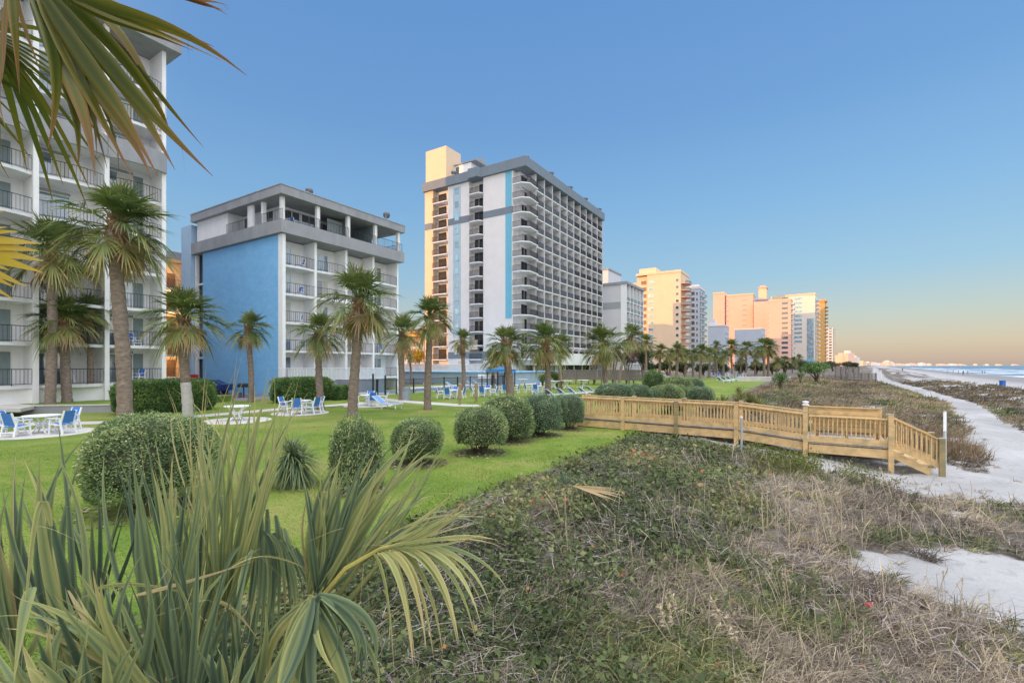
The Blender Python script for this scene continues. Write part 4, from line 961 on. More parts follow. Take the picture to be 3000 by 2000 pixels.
palm('big palm with wide crown rising in the lawn before the blue-ended hotel', 1035, 26.2, 890, 138, 2, .50, boots=.8, lean=.3)
palm('palm beside the grey litter bin', 1176, 38.6, 985, 88, 4, .48, boots=1.2)
palm('tall slender palm standing in the lawn left of the wooden posts', 1254, 30.4, 935, 88, 1, .42, boots=.5)
palm('small palm with brown skirt behind the pool fence', 1357, 50, 1000, 48, 4, .40, boots=2.8)
palm('stout palm with dense crown behind the round clipped bushes', 1495, 30, 1015, 85, 0, .50, boots=1.3, rz=1.0)
palm('palm with shaggy neck behind the blue loungers', 1607, 41, 1010, 88, 2, .50, boots=1.6, rz=2.0)
palm('half hidden palm just right of the palm behind the loungers', 1641, 58, 1015, 52, 1, .42, boots=1.0)
palm('palm with pale shaggy neck beside the grey timber walkway', 1774, 47, 1012, 86, 0, .46, boots=1.4, rz=3.0)
palm('leaning slender palm right of the palm at the grey walkway', 1812, 62, 990, 58, 3, .36, lean=1.6, boots=.5)
palm('small slim palm in front of the shaded foot of the cream tower', 1893, 85, 1005, 36, 4, .40, boots=.4)
palm('little palm by the pool terrace wall in front of the white tower', 1447, 64, 1062, 44, 1, .42, boots=.6)
palm('tiny palm beside the golden lit tree in the gap', 1205, 72, 1050, 24, 4, .3, boots=.3)
far_palms = [(1933, 92, 1030, 34, 0), (1962, 105, 1040, 30, 1), (1983, 88, 1030, 34, 2), (2008, 100, 1042, 30, 3), (2030, 112, 1040, 28, 0), (2052, 95, 1032, 36, 1), (2078, 106, 1040, 30, 2), (2100, 118, 1045, 26, 0), (2118, 98, 1046, 30, 3), (2145, 122, 1018, 34, 2), (2186, 125, 1022, 34, 0), (2238, 100, 1018, 44, 0), (2250, 104, 1020, 36, 2), (2212, 130, 1055, 24, 1), (2275, 140, 1062, 24, 2), (2296, 150, 1058, 24, 0), (2322, 165, 1060, 22, 1), (2340, 190, 1050, 18, 3), (2170, 132, 1050, 24, 1), (2094, 125, 1015, 24, 3)]
far_names = ['below the dark windows of the cream tower', 'one place right of the first', 'with thick green crown near its middle left', 'low and green', 'short, half hidden', 'broad crowned, left of centre', 'yellowish, in the middle', 'with a bare stem', 'yellow green, right of centre', 'taller, with open crown against the grey block', 'dark and tall, right of the grey block window corner', 'the tallest dark one at the right', 'leaning close behind the tallest dark one', 'low behind the tallest dark one', 'right of the tallest pair', 'by the pink tower foot', 'small, left of the teal tower', 'last slim one before the teal tower', 'low, with crown against the wide grey block', 'slim and tall against the left grey block']
for (px, Y, ty, r, v), nm in zip(far_palms, far_names):
    palm('palm in the distant row, ' + nm, px, Y, ty, r, v, .5 if Y < 120 else .42, boots=.8, group='distant row of palms')

# ---------------------------------------------------------------- clipped bushes and hedges
def shell(seed, n, lsize, e=2.0, flat=-.55, mat_=None, rough=.06, spread=(.0, 1.0), ax=(1, 1, 1)):
    """leaf-covered rounded body of unit half-size; e sets how boxy it is"""
    global rng
    rng = np.random.default_rng(seed); fm = FM(); ax = np.array(ax, float)
    def surf(k):
        if e <= 2.01: d = nrm(rng.normal(size=(k, 3)))
        else:                                  # even cover over a long box-like body
            A_ = np.array([ax[1] * ax[2], ax[0] * ax[2], ax[0] * ax[1]]); f = rng.choice(3, k, p=A_ / A_.sum()); d = rng.uniform(-1, 1, (k, 3)); sg = rng.choice([-1., 1.], k)
            d[np.arange(k), f] = sg
        m = (np.abs(d) ** e).sum(1) ** (-1 / e); q = d * m[:, None]; return q[q[:, 2] > flat]
    q = surf(n)
    bump = (fbm(q[:, 0] * 2.6 + seed + q[:, 2] * 1.7, q[:, 1] * 2.6 + 4 + q[:, 2] * .7, 3) - .5) * 2 * rough * 2
    rad = 1 + bump - np.abs(rng.normal(0, .035, len(q)))
    P = q * rad[:, None] * ax; out = nrm(q / ax)
    D = nrm(out * .7 + rng.normal(0, .7, q.shape)); N_ = nrm(out + rng.normal(0, .6, q.shape))
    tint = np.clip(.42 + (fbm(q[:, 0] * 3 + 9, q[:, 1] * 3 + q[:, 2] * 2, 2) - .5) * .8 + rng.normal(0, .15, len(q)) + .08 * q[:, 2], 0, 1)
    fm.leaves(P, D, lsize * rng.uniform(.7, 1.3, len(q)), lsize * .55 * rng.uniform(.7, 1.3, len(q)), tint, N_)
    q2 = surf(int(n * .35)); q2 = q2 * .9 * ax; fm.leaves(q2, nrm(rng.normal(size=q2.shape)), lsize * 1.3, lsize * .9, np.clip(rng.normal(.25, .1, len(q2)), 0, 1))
    if spread[0] > 0:
        k = int(n * spread[0]); q3 = surf(k); P3 = q3 * ax * .98; fm.leaves(P3, nrm(q3 + rng.normal(0, .5, q3.shape)), lsize * 2.0, lsize * .5, np.clip(rng.normal(.75, .12, len(q3)), 0, 1))
    return fm.mesh('foliage', mat_ or leaf_bush)
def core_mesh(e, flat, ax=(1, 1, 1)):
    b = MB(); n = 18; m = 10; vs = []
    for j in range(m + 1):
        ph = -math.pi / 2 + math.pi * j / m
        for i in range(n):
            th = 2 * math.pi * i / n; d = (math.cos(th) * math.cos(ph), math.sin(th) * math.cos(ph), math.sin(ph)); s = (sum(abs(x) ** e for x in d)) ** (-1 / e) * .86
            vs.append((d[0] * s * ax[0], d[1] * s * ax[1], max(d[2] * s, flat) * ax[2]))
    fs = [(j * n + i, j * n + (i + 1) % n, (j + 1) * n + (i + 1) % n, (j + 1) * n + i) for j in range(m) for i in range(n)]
    b._add(vs, fs, 0); return b.mesh('shaded_core', mat('core_shade', (.05, .055, .03), .95, .5, 9))  # solid core, coloured dark as the shaded twiggy inside of the bush
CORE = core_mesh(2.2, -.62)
BUSH = [shell(31, 9500, .056, 2.3, -.62, leaf_bush, .11, (.05, 1)), shell(32, 9000, .058, 2.5, -.66, leaf_bush_blue, .10, (.04, 1)), shell(33, 9500, .056, 2.2, -.62, leaf_bush, .10, (.05, 1)), shell(34, 4600, .09, 2.2, -.7, leaf_hedge, .13)]
BIG = shell(35, 20000, .042, 2.35, -.72, leaf_bush, .06, (.04, 1))
stems = MB(); rs = random.Random(5)
for i in range(16):
    a = rs.uniform(0, 6.28); r1 = rs.uniform(.05, .25); r2 = rs.uniform(.3, .62)
    p = Vector((math.cos(a) * r1, math.sin(a) * r1, -1.02)); q = Vector((math.cos(a + .3) * r2, math.sin(a + .3) * r2, -.3)); m_ = p.lerp(q, .5) + Vector((rs.uniform(-.08, .08), rs.uniform(-.08, .08), -.04))
    stems.tube([p, m_, q], [.035, .025, .015], 5)
STEM = stems.mesh('stems', wood_dark)
BASES = []
def bush(label, px, Y, top_py, bot_py, r_px, var, zb=None, group='round clipped bushes', rz=None, big=None):
    X = at(px, Y); u, w = to_uw(X, Y); z0 = hz(u, w) if zb is None else zb
    zt = zat(top_py, Y); r = r_px * Y / F; zbm = zat(bot_py, Y); hh = (zt - zbm) / 1.66
    zc = zt - hh
    t = thing('clipped_bush', label, 'bush', (X, Y, z0), 0, group); BASES.append((X, Y, r))
    rr = random.Random(int(px + Y)); a = rr.uniform(0, 6.28) if rz is None else rz
    inst('foliage', big or BUSH[var], t, (0, 0, zc - z0), a, (r, r, hh)); inst('shaded_core', CORE, t, (0, 0, zc - z0), a, (r, r, hh))
    inst('stems', STEM, t, (0, 0, zc - z0), a, (r * .9, r * .9, max(hh * .9, (zc - z0) / 1.0)))
    return t
bush('huge round clipped bush behind the foreground palmetto blades', 445, 9.6, 1212, 1430, 160, 0, big=BIG)
bush('tall clipped bush beside the small blue-green yucca', 1043, 11.0, 1222, 1440, 76, 0)
bush('low flat-topped clipped bush between the tall one and the row of balls', 1220, 13.8, 1226, 1332, 78, 2)
bush('round ball bush with bare lower twigs, nearest in the row to the boardwalk', 1406, 15.5, 1190, 1300, 76, 2)
bush('yellowish ball bush, second in the row towards the boardwalk', 1482, 18.0, 1157, 1272, 78, 0)
bush('dark blue-green ball bush, third in the row towards the boardwalk', 1582, 19.4, 1154, 1258, 60, 1)
bush('ball bush touching the wooden boardwalk rail', 1668, 21.2, 1155, 1238, 42, 1)
G2_ = 'clipped bushes beyond the boardwalk'
bush('wide low bush just over the left end of the boardwalk rail', 1797, 26.5, 1122, 1185, 56, 1, group=G2_)
bush('bush right of the wide low one over the boardwalk rail', 1862, 27.5, 1124, 1180, 38, 1, group=G2_)
bush('small bush low behind the third boardwalk bay', 1912, 27.5, 1140, 1185, 27, 1, group=G2_)
bush('full round bush in the middle of the clump over the rail', 1952, 28.0, 1125, 1185, 48, 2, group=G2_)
bush('bush tucked behind the full round one on its right', 1990, 30.0, 1128, 1180, 36, 0, group=G2_)
bush('dark green upright bush behind the clump', 1915, 34.0, 1085, 1140, 29, 3, group=G2_)
bush('large yellow-green bush behind the clump', 1985, 32.5, 1102, 1160, 44, 0, group=G2_)
bush('grey-green bush at the right end of the clump', 2052, 28.5, 1132, 1185, 34, 1, group=G2_)
bush('small dark bush behind the grey-green one', 2034, 34.0, 1108, 1150, 28, 1, group=G2_)
def hedge(label, pa, pb, z0, h, dp, n, seed, m_):
    A_ = Vector(pa); B_ = Vector(pb); d = B_ - A_; Ln = d.length; ang = math.atan2(d.y, d.x); c = (A_ + B_) / 2
    t = thing('hedge', label, 'hedge', (c.x, c.y, z0), ang, 'box hedges by the hotels')
    ax = (Ln / 2, dp / 2, h / 2)
    inst('foliage', shell(seed, n, .13, 5.0, -1.1, m_, .045, ax=ax), t, (0, 0, h / 2)); inst('shaded_core', core_mesh(5.0, -1.1, ax), t, (0, 0, h / 2))
hedge('long box hedge in front of the white hotel corner', (at(330, 27.2), 27.2), (at(628, 31), 31), 0, zat(1113, 28) - .05, 1.7, 26000, 41, leaf_hedge)
hedge('box hedge below the white deck railing of the blue-ended hotel', (at(800, 35.5), 35.5), (at(968, 39.6), 39.6), 0, zat(1107, 37), 1.5, 15000, 42, leaf_hedge)
hedge('short low end of hedge beside the big lawn palm', (at(972, 38.6), 38.6), (at(1030, 40.2), 40.2), 0, zat(1131, 39), 1.3, 6000, 43, leaf_hedge)

# ---------------------------------------------------------------- loose trees and shrubs further along
def tree(name, label, px, Y, top_py, bot_py, rx_px, n, m_, seed, cat='tree', group=None, clumps=9, lsz=.3, trunk=True, zb=None):
    global rng
    X = at(px, Y); u, w = to_uw(X, Y); z0 = hz(u, w) if zb is None else zb
    t = thing(name, label, cat, (X, Y, z0), 0, group); rng = np.random.default_rng(seed); fm = FM(); b = MB()
    zt = zat(top_py, Y) - z0; zb_ = max(.15, zat(bot_py, Y) - z0); rx = rx_px * Y / F
    C = []
    for i in range(clumps):
        a = rng.uniform(0, 6.28); r = rx * .7 * math.sqrt(rng.random()); zz = zb_ + (zt - zb_) * rng.uniform(.3, .85); C.append((r * math.cos(a), r * math.sin(a), zz))
    for c in C:
        k = n // clumps; d = nrm(rng.normal(size=(k, 3))); rad = np.array([rx * .48, rx * .48, (zt - zb_) * .3]) * rng.uniform(.7, 1.15)
        P = np.array(c) + d * rad * (rng.random((k, 1)) ** .4); P[:, 2] = np.maximum(P[:, 2], .05)
        fm.leaves(P, nrm(rng.normal(size=(k, 3)) + d * .6), lsz * rng.uniform(.6, 1.3, k), lsz * .5, np.clip(rng.normal(.45, .2, k) + d[:, 2] * .1, 0, 1))
        b.tube([(0, 0, -.1), (c[0] * .3, c[1] * .3, c[2] * .45), (c[0], c[1], c[2])], [.09 * rx * .5 + .03, .06 * rx * .4 + .02, .015], 5)
    inst('crown', fm.mesh('crown', m_), t); b.build('trunk', wood_dark, t)
    return t
tree('bare_tree', 'grey leafless-looking tree behind the grey timber walkway', 1742, 75, 1015, 1085, 34, 900, leaf_rust, 51, lsz=.22)
tree('shrub_tree', 'purplish rust tree above the right end of the grey walkway', 1835, 72, 1030, 1078, 34, 1800, leaf_rust, 52, lsz=.22)
tree('shrub_tree', 'grey-brown thin tree between the walkway palm and the leaning palm', 1795, 70, 1010, 1080, 30, 1100, leaf_rust, 53, lsz=.2)
tree('pine_tree', 'dark green spreading tree left of the distant palms', 1885, 98, 1022, 1068, 38, 3800, leaf_tree, 54, lsz=.35)
tree('sunlit_tree', 'golden sunlit tree in the gap left of the white tower', 1222, 100, 1015, 1068, 26, 2000, leaf_sunlit, 55, lsz=.3)
for i, (px, Y, ty, by, r) in enumerate(((1915, 115, 1062, 1085, 22), (1955, 120, 1060, 1090, 26), (2005, 130, 1062, 1092, 26), (2060, 135, 1060, 1092, 26), (2110, 138, 1060, 1092, 26), (2165, 140, 1058, 1090, 26), (2215, 142, 1060, 1088, 24), (2262, 145, 1062, 1088, 22), (2300, 150, 1060, 1086, 22), (2345, 170, 1058, 1084, 26), (2400, 160, 1062, 1084, 34), (2440, 210, 1060, 1076, 26), (2478, 240, 1060, 1074, 24), (2500, 200, 1064, 1078, 18))):
    tree('dark_tree', 'dark bushy tree in the belt, ' + ['first from the cream tower', 'below the blue-grey tower', 'second below the blue-grey tower', 'left of the grey blocks', 'under the left grey block', 'between the grey blocks', 'under the wide grey block', 'behind the tallest dark palm', 'under the tall pink hotel', 'at the foot of the teal tower', 'broad, right of the teal tower foot', 'below the farthest tower', 'rightmost and rounded', 'low, at the right tip of the belt'][i], px, Y, ty, by, r, 1500, leaf_tree, 60 + i, group='belt of dark trees', lsz=.5, clumps=7)
tree('spreading_bush', 'broad dark windswept bush in the dune by the far timber decks', 2392, 78, 1062, 1100, 42, 2600, leaf_hedge, 81, cat='bush', lsz=.26)
tree('dune_bush', 'dark low bush in the dune right of the yucca clump', 2285, 52, 1092, 1125, 24, 1200, leaf_hedge, 82, cat='bush', lsz=.16)
tree('dune_bush', 'small bush left of the loungers at the grey walkway foot', 1632, 60, 1085, 1125, 26, 1600, lime_leaf, 83, cat='bush', lsz=.16)
tree('dune_bush', 'low olive bush below the grey walkway railing', 1590, 62, 1090, 1122, 24, 1200, leaf_bush, 84, cat='bush', lsz=.16)
tree('dune_bush', 'tiny clump of bush beside the white marker in the dune', 2345, 66, 1090, 1108, 12, 500, leaf_hedge, 85, cat='bush', lsz=.14)

# ---------------------------------------------------------------- spiky yuccas
def yucca(label, px, Y, base_py, top_py, n, L_, m_, tint, seed, heads=((0, 0, .3),), elmin=-20, w=.05, drp=.35):
    global rng
    X = at(px, Y); u, w_ = to_uw(X, Y); z0 = hz(u, w_); rng = np.random.default_rng(seed)
    t = thing('yucca', label, 'yucca', (X, Y, z0), 0); fm = FM(); b = MB()
    for (hx, hy, hz_) in heads:
        k = n; az = rng.uniform(0, 6.28, k); el = np.radians(rng.uniform(elmin, 88, k)); D = np.stack([np.cos(az) * np.cos(el), np.sin(az) * np.cos(el), np.sin(el)], 1)
        fm.strips(np.array([[hx, hy, hz_]]) + D * .05, D, L_ * rng.uniform(.75, 1.1, k), w, np.clip(rng.normal(tint, .12, k) - .0 * el, 0, 1), drp * rng.uniform(.3, 1.5, k), 4, np.cross(D, np.array([0, 0, 1.]) + rng.normal(0, .2, (k, 3))), prof=lambda t: np.interp(t, [0, .3, .7, 1], [.8, 1, .6, .05]), tiptint=.12)
        b.tube([(hx * .4, hy * .4, -.1), (hx, hy, hz_)], [.09, .07], 6)
    inst('leaves', fm.mesh('leaves', m_), t); b.build('stem', wood_dark, t); return t
yucca('blue-green yucca with drooping skirt between the big bush and the tall bush', 852, 11.2, 1400, 1285, 270, .78, leaf_fg, .22, 91, ((0, 0, .75), (.12, .1, .55)), -75, .035, .5)
yucca('clump of upright yellow-green yuccas behind the boardwalk', 2165, 27, 1185, 1120, 60, .75, leaf_palm, .55, 92, ((0, 0, .5), (-.8, .3, .4), (.7, .2, .6), (.3, .6, .9), (1.1, .1, .35), (-1.2, .1, .2)), 5, .07, .1)
yucca('small blue-green spiky rosette low in the foreground ground cover', 1095, 4.6, 1900, 1790, 60, .34, leaf_fg, .08, 93, ((0, 0, .12),), -10, .022, .1)
# ---------------------------------------------------------------- the new timber boardwalk; local x = seawards, y = along the coast
UB = 20.4
bw = thing('boardwalk', 'new yellow-brown timber boardwalk with railings, landing and steps down to the sand', 'boardwalk', uw(UB, 0, 0), -AZ)
def dk_z(w):                              # deck height along the ramp
    return float(np.interp(w, [-12, -9.2, -2.4, -.12], [.5, .46, .40, .17])) if w < -.1 else .10
def part(b, name, m=None, parent=None): return b.build(name, m or pine, parent or bw)
POSTS = [-9.25, -6.97, -4.68, -2.4, -.1]
WID = 1.5; rl_rng = random.Random(4)
# deck boards laid crosswise
b = MB(); x = -9.6
while x < -.14:
    z = dk_z(x + .07); b.box(x, x + .132, -.03, WID + .03, z - .05, z + rl_rng.uniform(-.003, .003)); x += .14
part(b, 'ramp_deck', deckgrey)
b = MB(); x = -.1
while x < 2.3:
    b.box(x, x + .132, -.03, 3.0, .055, .10 + rl_rng.uniform(-.003, .003)); x += .14
part(b, 'landing_deck', deckgrey)
for (y, nm) in ((.0, 'near'), (WID, 'far')):
    b = MB()
    for a, c in zip([-9.6] + POSTS[1:], POSTS[1:]): b.beam((a, y, dk_z(a) - .24), (c - .08, y, dk_z(c - .12) - .24), .045, .30)
    part(b, 'stringer')
b = MB(); b.beam((0.0, -.0, -.13), (2.3, 0, -.13), .045, .30); b.beam((.0, -.05, .23), (2.27, -.05, .23), .04, .22) ; b.beam((0, 3.02, 0), (2.4, 3.02, 0), .045, .24); b.beam((2.38, 1.6, 0), (2.38, 3.0, 0), .045, .24); b.beam((-.1, 1.55, .0), (-.1, 3.0, 0), .045, .24); part(b, 'landing_frame')
def post(w, y, top, m=pine, cap=False):
    zg = hz(UB + y, w) - .25; b = MB(); b.box(-.075, .075, -.075, .075, zg, top, 0)
    o = b.build('post', m, bw, (w, y, 0))
    if cap: b = MB(); b.lathe([(.13, top), (.13, top + .03), (.07, top + .05), (.09, top + .09), (.12, top + .11), (.12, top + .14), (.06, top + .16)], 12); b.build('cap', plastic, o)
    else:
        b = MB(); b.box(-.085, .085, -.085, .085, top, top + .02); b.build('cap', deckgrey, o)
for i, w in enumerate(POSTS[:-1]):
    t_ = dk_z(w) + .97
    post(w, -.06, t_, pine_green if i == 2 else pine); post(w, WID + .06, t_ + .02, pine_green if i == 2 else pine)
post(-.1, -.06, 1.2, pine); post(-.1, WID + .06, 1.32, pine, cap=True); post(2.36, -.06, 1.22, pine); post(2.36, 3.05, 1.2, pine); post(-.1, 3.05, 1.2, pine)
def rail(x0, x1, z0, z1, y, sgn, step=.128, bal=True):
    """cap board, top and bottom rails and their balusters between two posts"""
    b = MB(); b.beam((x0, y, z0 + .93), (x1, y, z1 + .93), .14, .035); b.beam((x0, y + sgn * .04, z0 + .83), (x1, y + sgn * .04, z1 + .83), .04, .12); part(b, 'top_rail')
    if bal:
        b = MB(); b.beam((x0, y - sgn * .052, z0 + .115), (x1, y - sgn * .052, z1 + .115), .036, .17); part(b, 'bottom_rail')
    b = MB(); n = int((x1 - x0) / step)
    for i in range(n):
        q = (i + .5) / n; x = x0 + (x1 - x0) * q; zz = z0 + (z1 - z0) * q
        b.box(x - .019, x + .019, y - sgn * .022 - .018, y - sgn * .022 + .018, zz + (.05 if bal else .24) + rl_rng.uniform(-.01, .01), zz + .905)
    part(b, 'balusters')
for a, c in zip([-9.6] + POSTS[1:-1], POSTS[1:]):
    rail(a + .0, c - .09, dk_z(a), dk_z(c - .11), -.02, 1); rail(a, c - .09, dk_z(a), dk_z(c - .11), WID + .02, -1)
rail(-.0, 2.27, .12, .12, -.02, 1, .13, False)
# bench with solid back on the near side, another along the far side
def bench(y, dirn, x0=.12, x1=2.2):
    b = MB()
    for z in (.62, .80, .965): b.box(x0, x1, y + dirn * .10 - .02, y + dirn * .10 + .02, z - .075, z + .075)
    part(b, 'bench_back')
    b = MB(); 
    for k in range(3): b.box(x0, x1, y + dirn * (.2 + .14 * k), y + dirn * (.2 + .14 * k) + dirn * .13, .52, .56)
    part(b, 'bench_seat')
    b = MB()
    for xx in (x0 + .15, (x0 + x1) / 2, x1 - .15): b.box(xx - .02, xx + .02, y + dirn * .14 - .02, y + dirn * .58 + .02, .40, .515); b.box(xx - .045, xx + .045, y + dirn * .45 - .03, y + dirn * .45 + .03, .1, .40)
    part(b, 'bench_legs')
bench(.02, 1)
bench(2.98, -1, .02, 2.3)
b = MB(); b.box(.0, 2.3, 2.98, 3.02, .62, 1.15); b.box(-.05, 2.36, 2.92, 3.08, 1.16, 1.2); part(b, 'far_back_board')
# steps down to the sand, with sloping rails
z_end = -.46; ns = 3
for i in range(ns):
    z = .10 - (i + 1) * .16; xx = 2.36 + .34 * i
    b = MB(); b.box(xx, xx + .36, .03, WID - .03, z - .04, z); b.build('step', pine, bw)
for y in (.0, WID):
    b = MB()
    b.beam((2.40, y, .20), (3.62, y, z_end + .10), .045, .20); part(b, 'bottom_rail')
    b = MB(); b.beam((2.40, y + (.06 if y == 0 else -.06), -.12), (3.40, y + (.06 if y == 0 else -.06), z_end - .16), .04, .22); part(b, 'stringer')
    for (xx, tp) in ((3.66, .52),):
        post(xx, y + (-.06 if y == 0 else .06), tp, pine_green)
    b = MB(); b.beam((2.42, y, 1.10), (3.62, y, .47), .14, .035); b.beam((2.42, y + .03, 1.0), (3.62, y + .03, .37), .04, .12); part(b, 'step_rail')
    b = MB()
    for i in range(9):
        q = (i + .7) / 9.4; x = 2.42 + 1.2 * q; b.box(x - .019, x + .019, y - .045, y - .009, .22 - .56 * q, 1.07 - .63 * q)
    part(b, 'step_balusters')

# ---------------------------------------------------------------- posts, sign, pole
p = gp(2768, 1374, -.5)
sg = thing('sign_post', 'slim white post with a narrow white plaque at the foot of the boardwalk steps', 'sign post', (p.x, p.y, -.75))
b = MB(); b.box(-.03, .03, -.03, .03, 0, 2.15); b.build('post', mat('pale_green_post', (.52, .60, .58), .5, .1, 3), sg)
b = MB(); b.box(-.085, .015, -.047, -.031, 1.5, 2.12); b.build('plaque', plastic, sg)
p = gp(2172, 1345, -.45); pl_ = thing('pole', 'short weathered grey pole standing before the boardwalk', 'pole', (p.x, p.y, -.6)); b = MB(); b.tube([(0, 0, 0), (.01, 0, 1.0), (0, 0, 1.62)], [.038, .036, .035], 10); b.build('shaft', mat('grey_pole', (.42, .44, .44), .8, .15, 5), pl_); b = MB(); b.lathe([(.036, 1.62), (.042, 1.63), (.042, 1.66), (.02, 1.68)], 10); b.build('cap', plastic, pl_)
for px, py, tp, nm in ((1347, 1187, 1125, 'left'), (1395, 1181, 1122, 'right')):
    p = gp(px, py, 0); h = zat(tp, p.y)
    t = thing('wooden_post', f'short square wooden post at the path end, the {nm} one of the pair', 'post', (p.x, p.y, 0), R(20), 'pair of wooden posts')
    b = MB(); b.box(-.09, .09, -.09, .09, -.1, h); b.build('shaft', pine_green, t); b = MB(); b.prism([(-.1, -.1), (.1, -.1), (.1, .1), (-.1, .1)], h, [h + .02, h + .02, h + .05, h + .05]); b.build('cap', deckgrey, t)
# ---------------------------------------------------------------- bins
def litter_bin(label, px, py, h, m, m2, z=None):
    p = gp(px, py, z); t = thing('litter_bin', label, 'bin', p); r = h * .33
    b = MB(); b.lathe([(r * .82, 0), (r * .86, .03), (r * .95, h * .7), (r, h * .74), (r * 1.06, h * .75), (r * 1.06, h * .80), (r * .98, h * .81)], 20); b.build('body', m, t, smooth=False)
    b = MB(); b.lathe([(r * 1.08, h * .815), (r * 1.08, h * .84), (r * .8, h * .97), (r * .3, h), (.01, h)], 20); b.build('lid', m2, t); return t
litter_bin('grey lidded litter bin beside the palm by the pool fence', 1189, 1173, 1.15, mat('bin_grey', (.30, .34, .38), .5, .1, 3), mat('bin_lid', (.22, .25, .28), .5, .1, 3), 0)
p = gp(2937, 1133); bb = thing('beach_bin', 'bright blue barrel bin standing on the open beach', 'bin', p)
b = MB(); b.lathe([(.36, 0), (.38, .02), (.38, .3), (.40, .32), (.38, .35), (.38, .66), (.40, .68), (.38, .71), (.39, 1.0), (.36, 1.0), (.34, .8)], 20); b.build('barrel', mat('bin_blue', (.015, .12, .48), .4, .1, 3), bb); b = MB(); b.lathe([(.385, 1.0), (.405, 1.01), (.405, 1.04), (.35, 1.04)], 20); b.build('rim', mat('rim_blue', (.01, .06, .25), .4), bb)
# ---------------------------------------------------------------- outdoor furniture
def make_chair():
    t = thing('garden_chair', 'x', 'chair'); fr = MB()
    for s in (-1, 1):
        x = .27 * s
        fr.beam((x, -.30, 0), (x, -.24, .62), .05, .05) ; fr.beam((x, .34, 0), (x, .20, .62), .05, .05)
        fr.beam((x * 1.04, -.34, .64), (x * 1.04, .26, .64), .075, .035)
        fr.beam((x * .9, -.26, .40), (x * .9, .24, .36), .04, .06); fr.beam((x * .9, .2, .36), (x * .86, .38, .95), .045, .05)
    fr.beam((-.26, -.27, .2), (.26, -.27, .2), .03, .04); fr.beam((-.26, .3, .16), (.26, .3, .16), .03, .04); fr.beam((-.25, -.26, .40), (.25, -.26, .40), .04, .05)
    fr.build('frame', plastic, t)
    s = MB(); s.prism([(-.23, -.25), (.23, -.25), (.23, .24), (-.23, .24)], [.42, .42, .38, .38], [.44, .44, .40, .40]); s.build('seat', bluesling, t)
    k = MB(); pts = []
    vs = [(-.23, .21, .44), (.23, .21, .44), (.22, .355, .94), (-.22, .355, .94), (-.23, .235, .44), (.23, .235, .44), (.22, .38, .94), (-.22, .38, .94)]
    k._add(vs, [(0, 3, 2, 1), (4, 5, 6, 7), (0, 1, 5, 4), (1, 2, 6, 5), (2, 3, 7, 6), (3, 0, 4, 7)], 0); k.build('backrest', bluesling, t); return t
def make_table():
    t = thing('garden_table', 'x', 'table'); b = MB(); b.lathe([(.58, .69), (.61, .70), (.61, .735), (.56, .742), (.06, .742)], 28); b.build('tabletop', plastic, t)
    for i in range(4):
        a = math.pi / 4 + i * math.pi / 2; c, s = math.cos(a), math.sin(a); g = MB()
        g.tube([(c * .50, s * .50, .69), (c * .36, s * .36, .56), (c * .17, s * .17, .42), (c * .13, s * .13, .28), (c * .24, s * .24, .12), (c * .42, s * .42, .0)], [.035, .038, .04, .04, .038, .035], 6); g.build('leg', plastic, t)
    b = MB(); b.lathe([(.2, .30), (.2, .33)], 12); b.build('shelf', plastic, t); return t
def make_lounger():
    t = thing('sun_lounger', 'x', 'sun lounger'); f = MB()
    for s in (-1, 1):
        f.beam((s * .32, -1.0, .34), (s * .32, .35, .34), .05, .07); f.beam((s * .32, .35, .36), (s * .32, .98, .80), .045, .06)
        for y in (-.85, .2): f.beam((s * .32, y, .0), (s * .32, y + .06, .33), .05, .05)
        f.beam((s * .32, .62, .5), (s * .32, .82, .30), .03, .03)
    f.beam((-.32, -1.0, .34), (.32, -1.0, .34), .05, .06); f.beam((-.32, .98, .8), (.32, .98, .8), .05, .05); f.beam((-.32, .2, .1), (.32, .2, .1), .04, .04); f.build('frame', plastic, t)
    s = MB(); s.box(-.285, .285, -.96, .34, .355, .37); s.build('seat', mat('pale_blue_sling', (.17, .36, .70), .6, .1, 8), t)
    k = MB(); vs = [(-.285, .36, .385), (.285, .36, .385), (.285, .96, .81), (-.285, .96, .81), (-.285, .37, .37), (.285, .37, .37), (.285, .97, .795), (-.285, .97, .795)]
    k._add(vs, [(0, 1, 2, 3), (7, 6, 5, 4), (0, 4, 5, 1), (1, 5, 6, 2), (2, 6, 7, 3), (3, 7, 4, 0)], 0); k.build('backrest', MATS['pale_blue_sling'], t); return t
def make_bartable():
    t = thing('folding_table', 'x', 'table'); b = MB(); b.lathe([(.52, .70), (.55, .71), (.55, .74), (.02, .745)], 22); b.build('tabletop', plastic, t); g = MB()
    for a in (0, math.pi / 2):
        c, s = math.cos(a), math.sin(a)
        for q in (-1, 1): g.beam((c * .42 * q, s * .42 * q, 0), (-c * .40 * q, -s * .40 * q, .70), .07, .05)
    g.build('legs', plastic, t); return t
PROTO = {'c': make_chair(), 't': make_table(), 'l': make_lounger(), 'b': make_bartable()}
USED = set()
def furn(kind, label, loc, rz, group, sc=1.0):
    if kind not in USED:
        USED.add(kind); r = PROTO[kind]; r.location = loc; r.rotation_euler = (0, 0, rz); r['label'] = label; r['group'] = group; r.scale = (sc,) * 3; return r
    return dup(PROTO[kind], loc, rz, label, group, sc)
def pad(p, r): 
    b = MB(); b.lathe([(r, -.1), (r, .0), (r - .03, .02)], 32); o = b.build('concrete_pad', walk, None, (p.x, p.y, .045)); return tag(o, kind='structure')
GT, GC = 'white garden tables', 'blue-backed garden chairs'
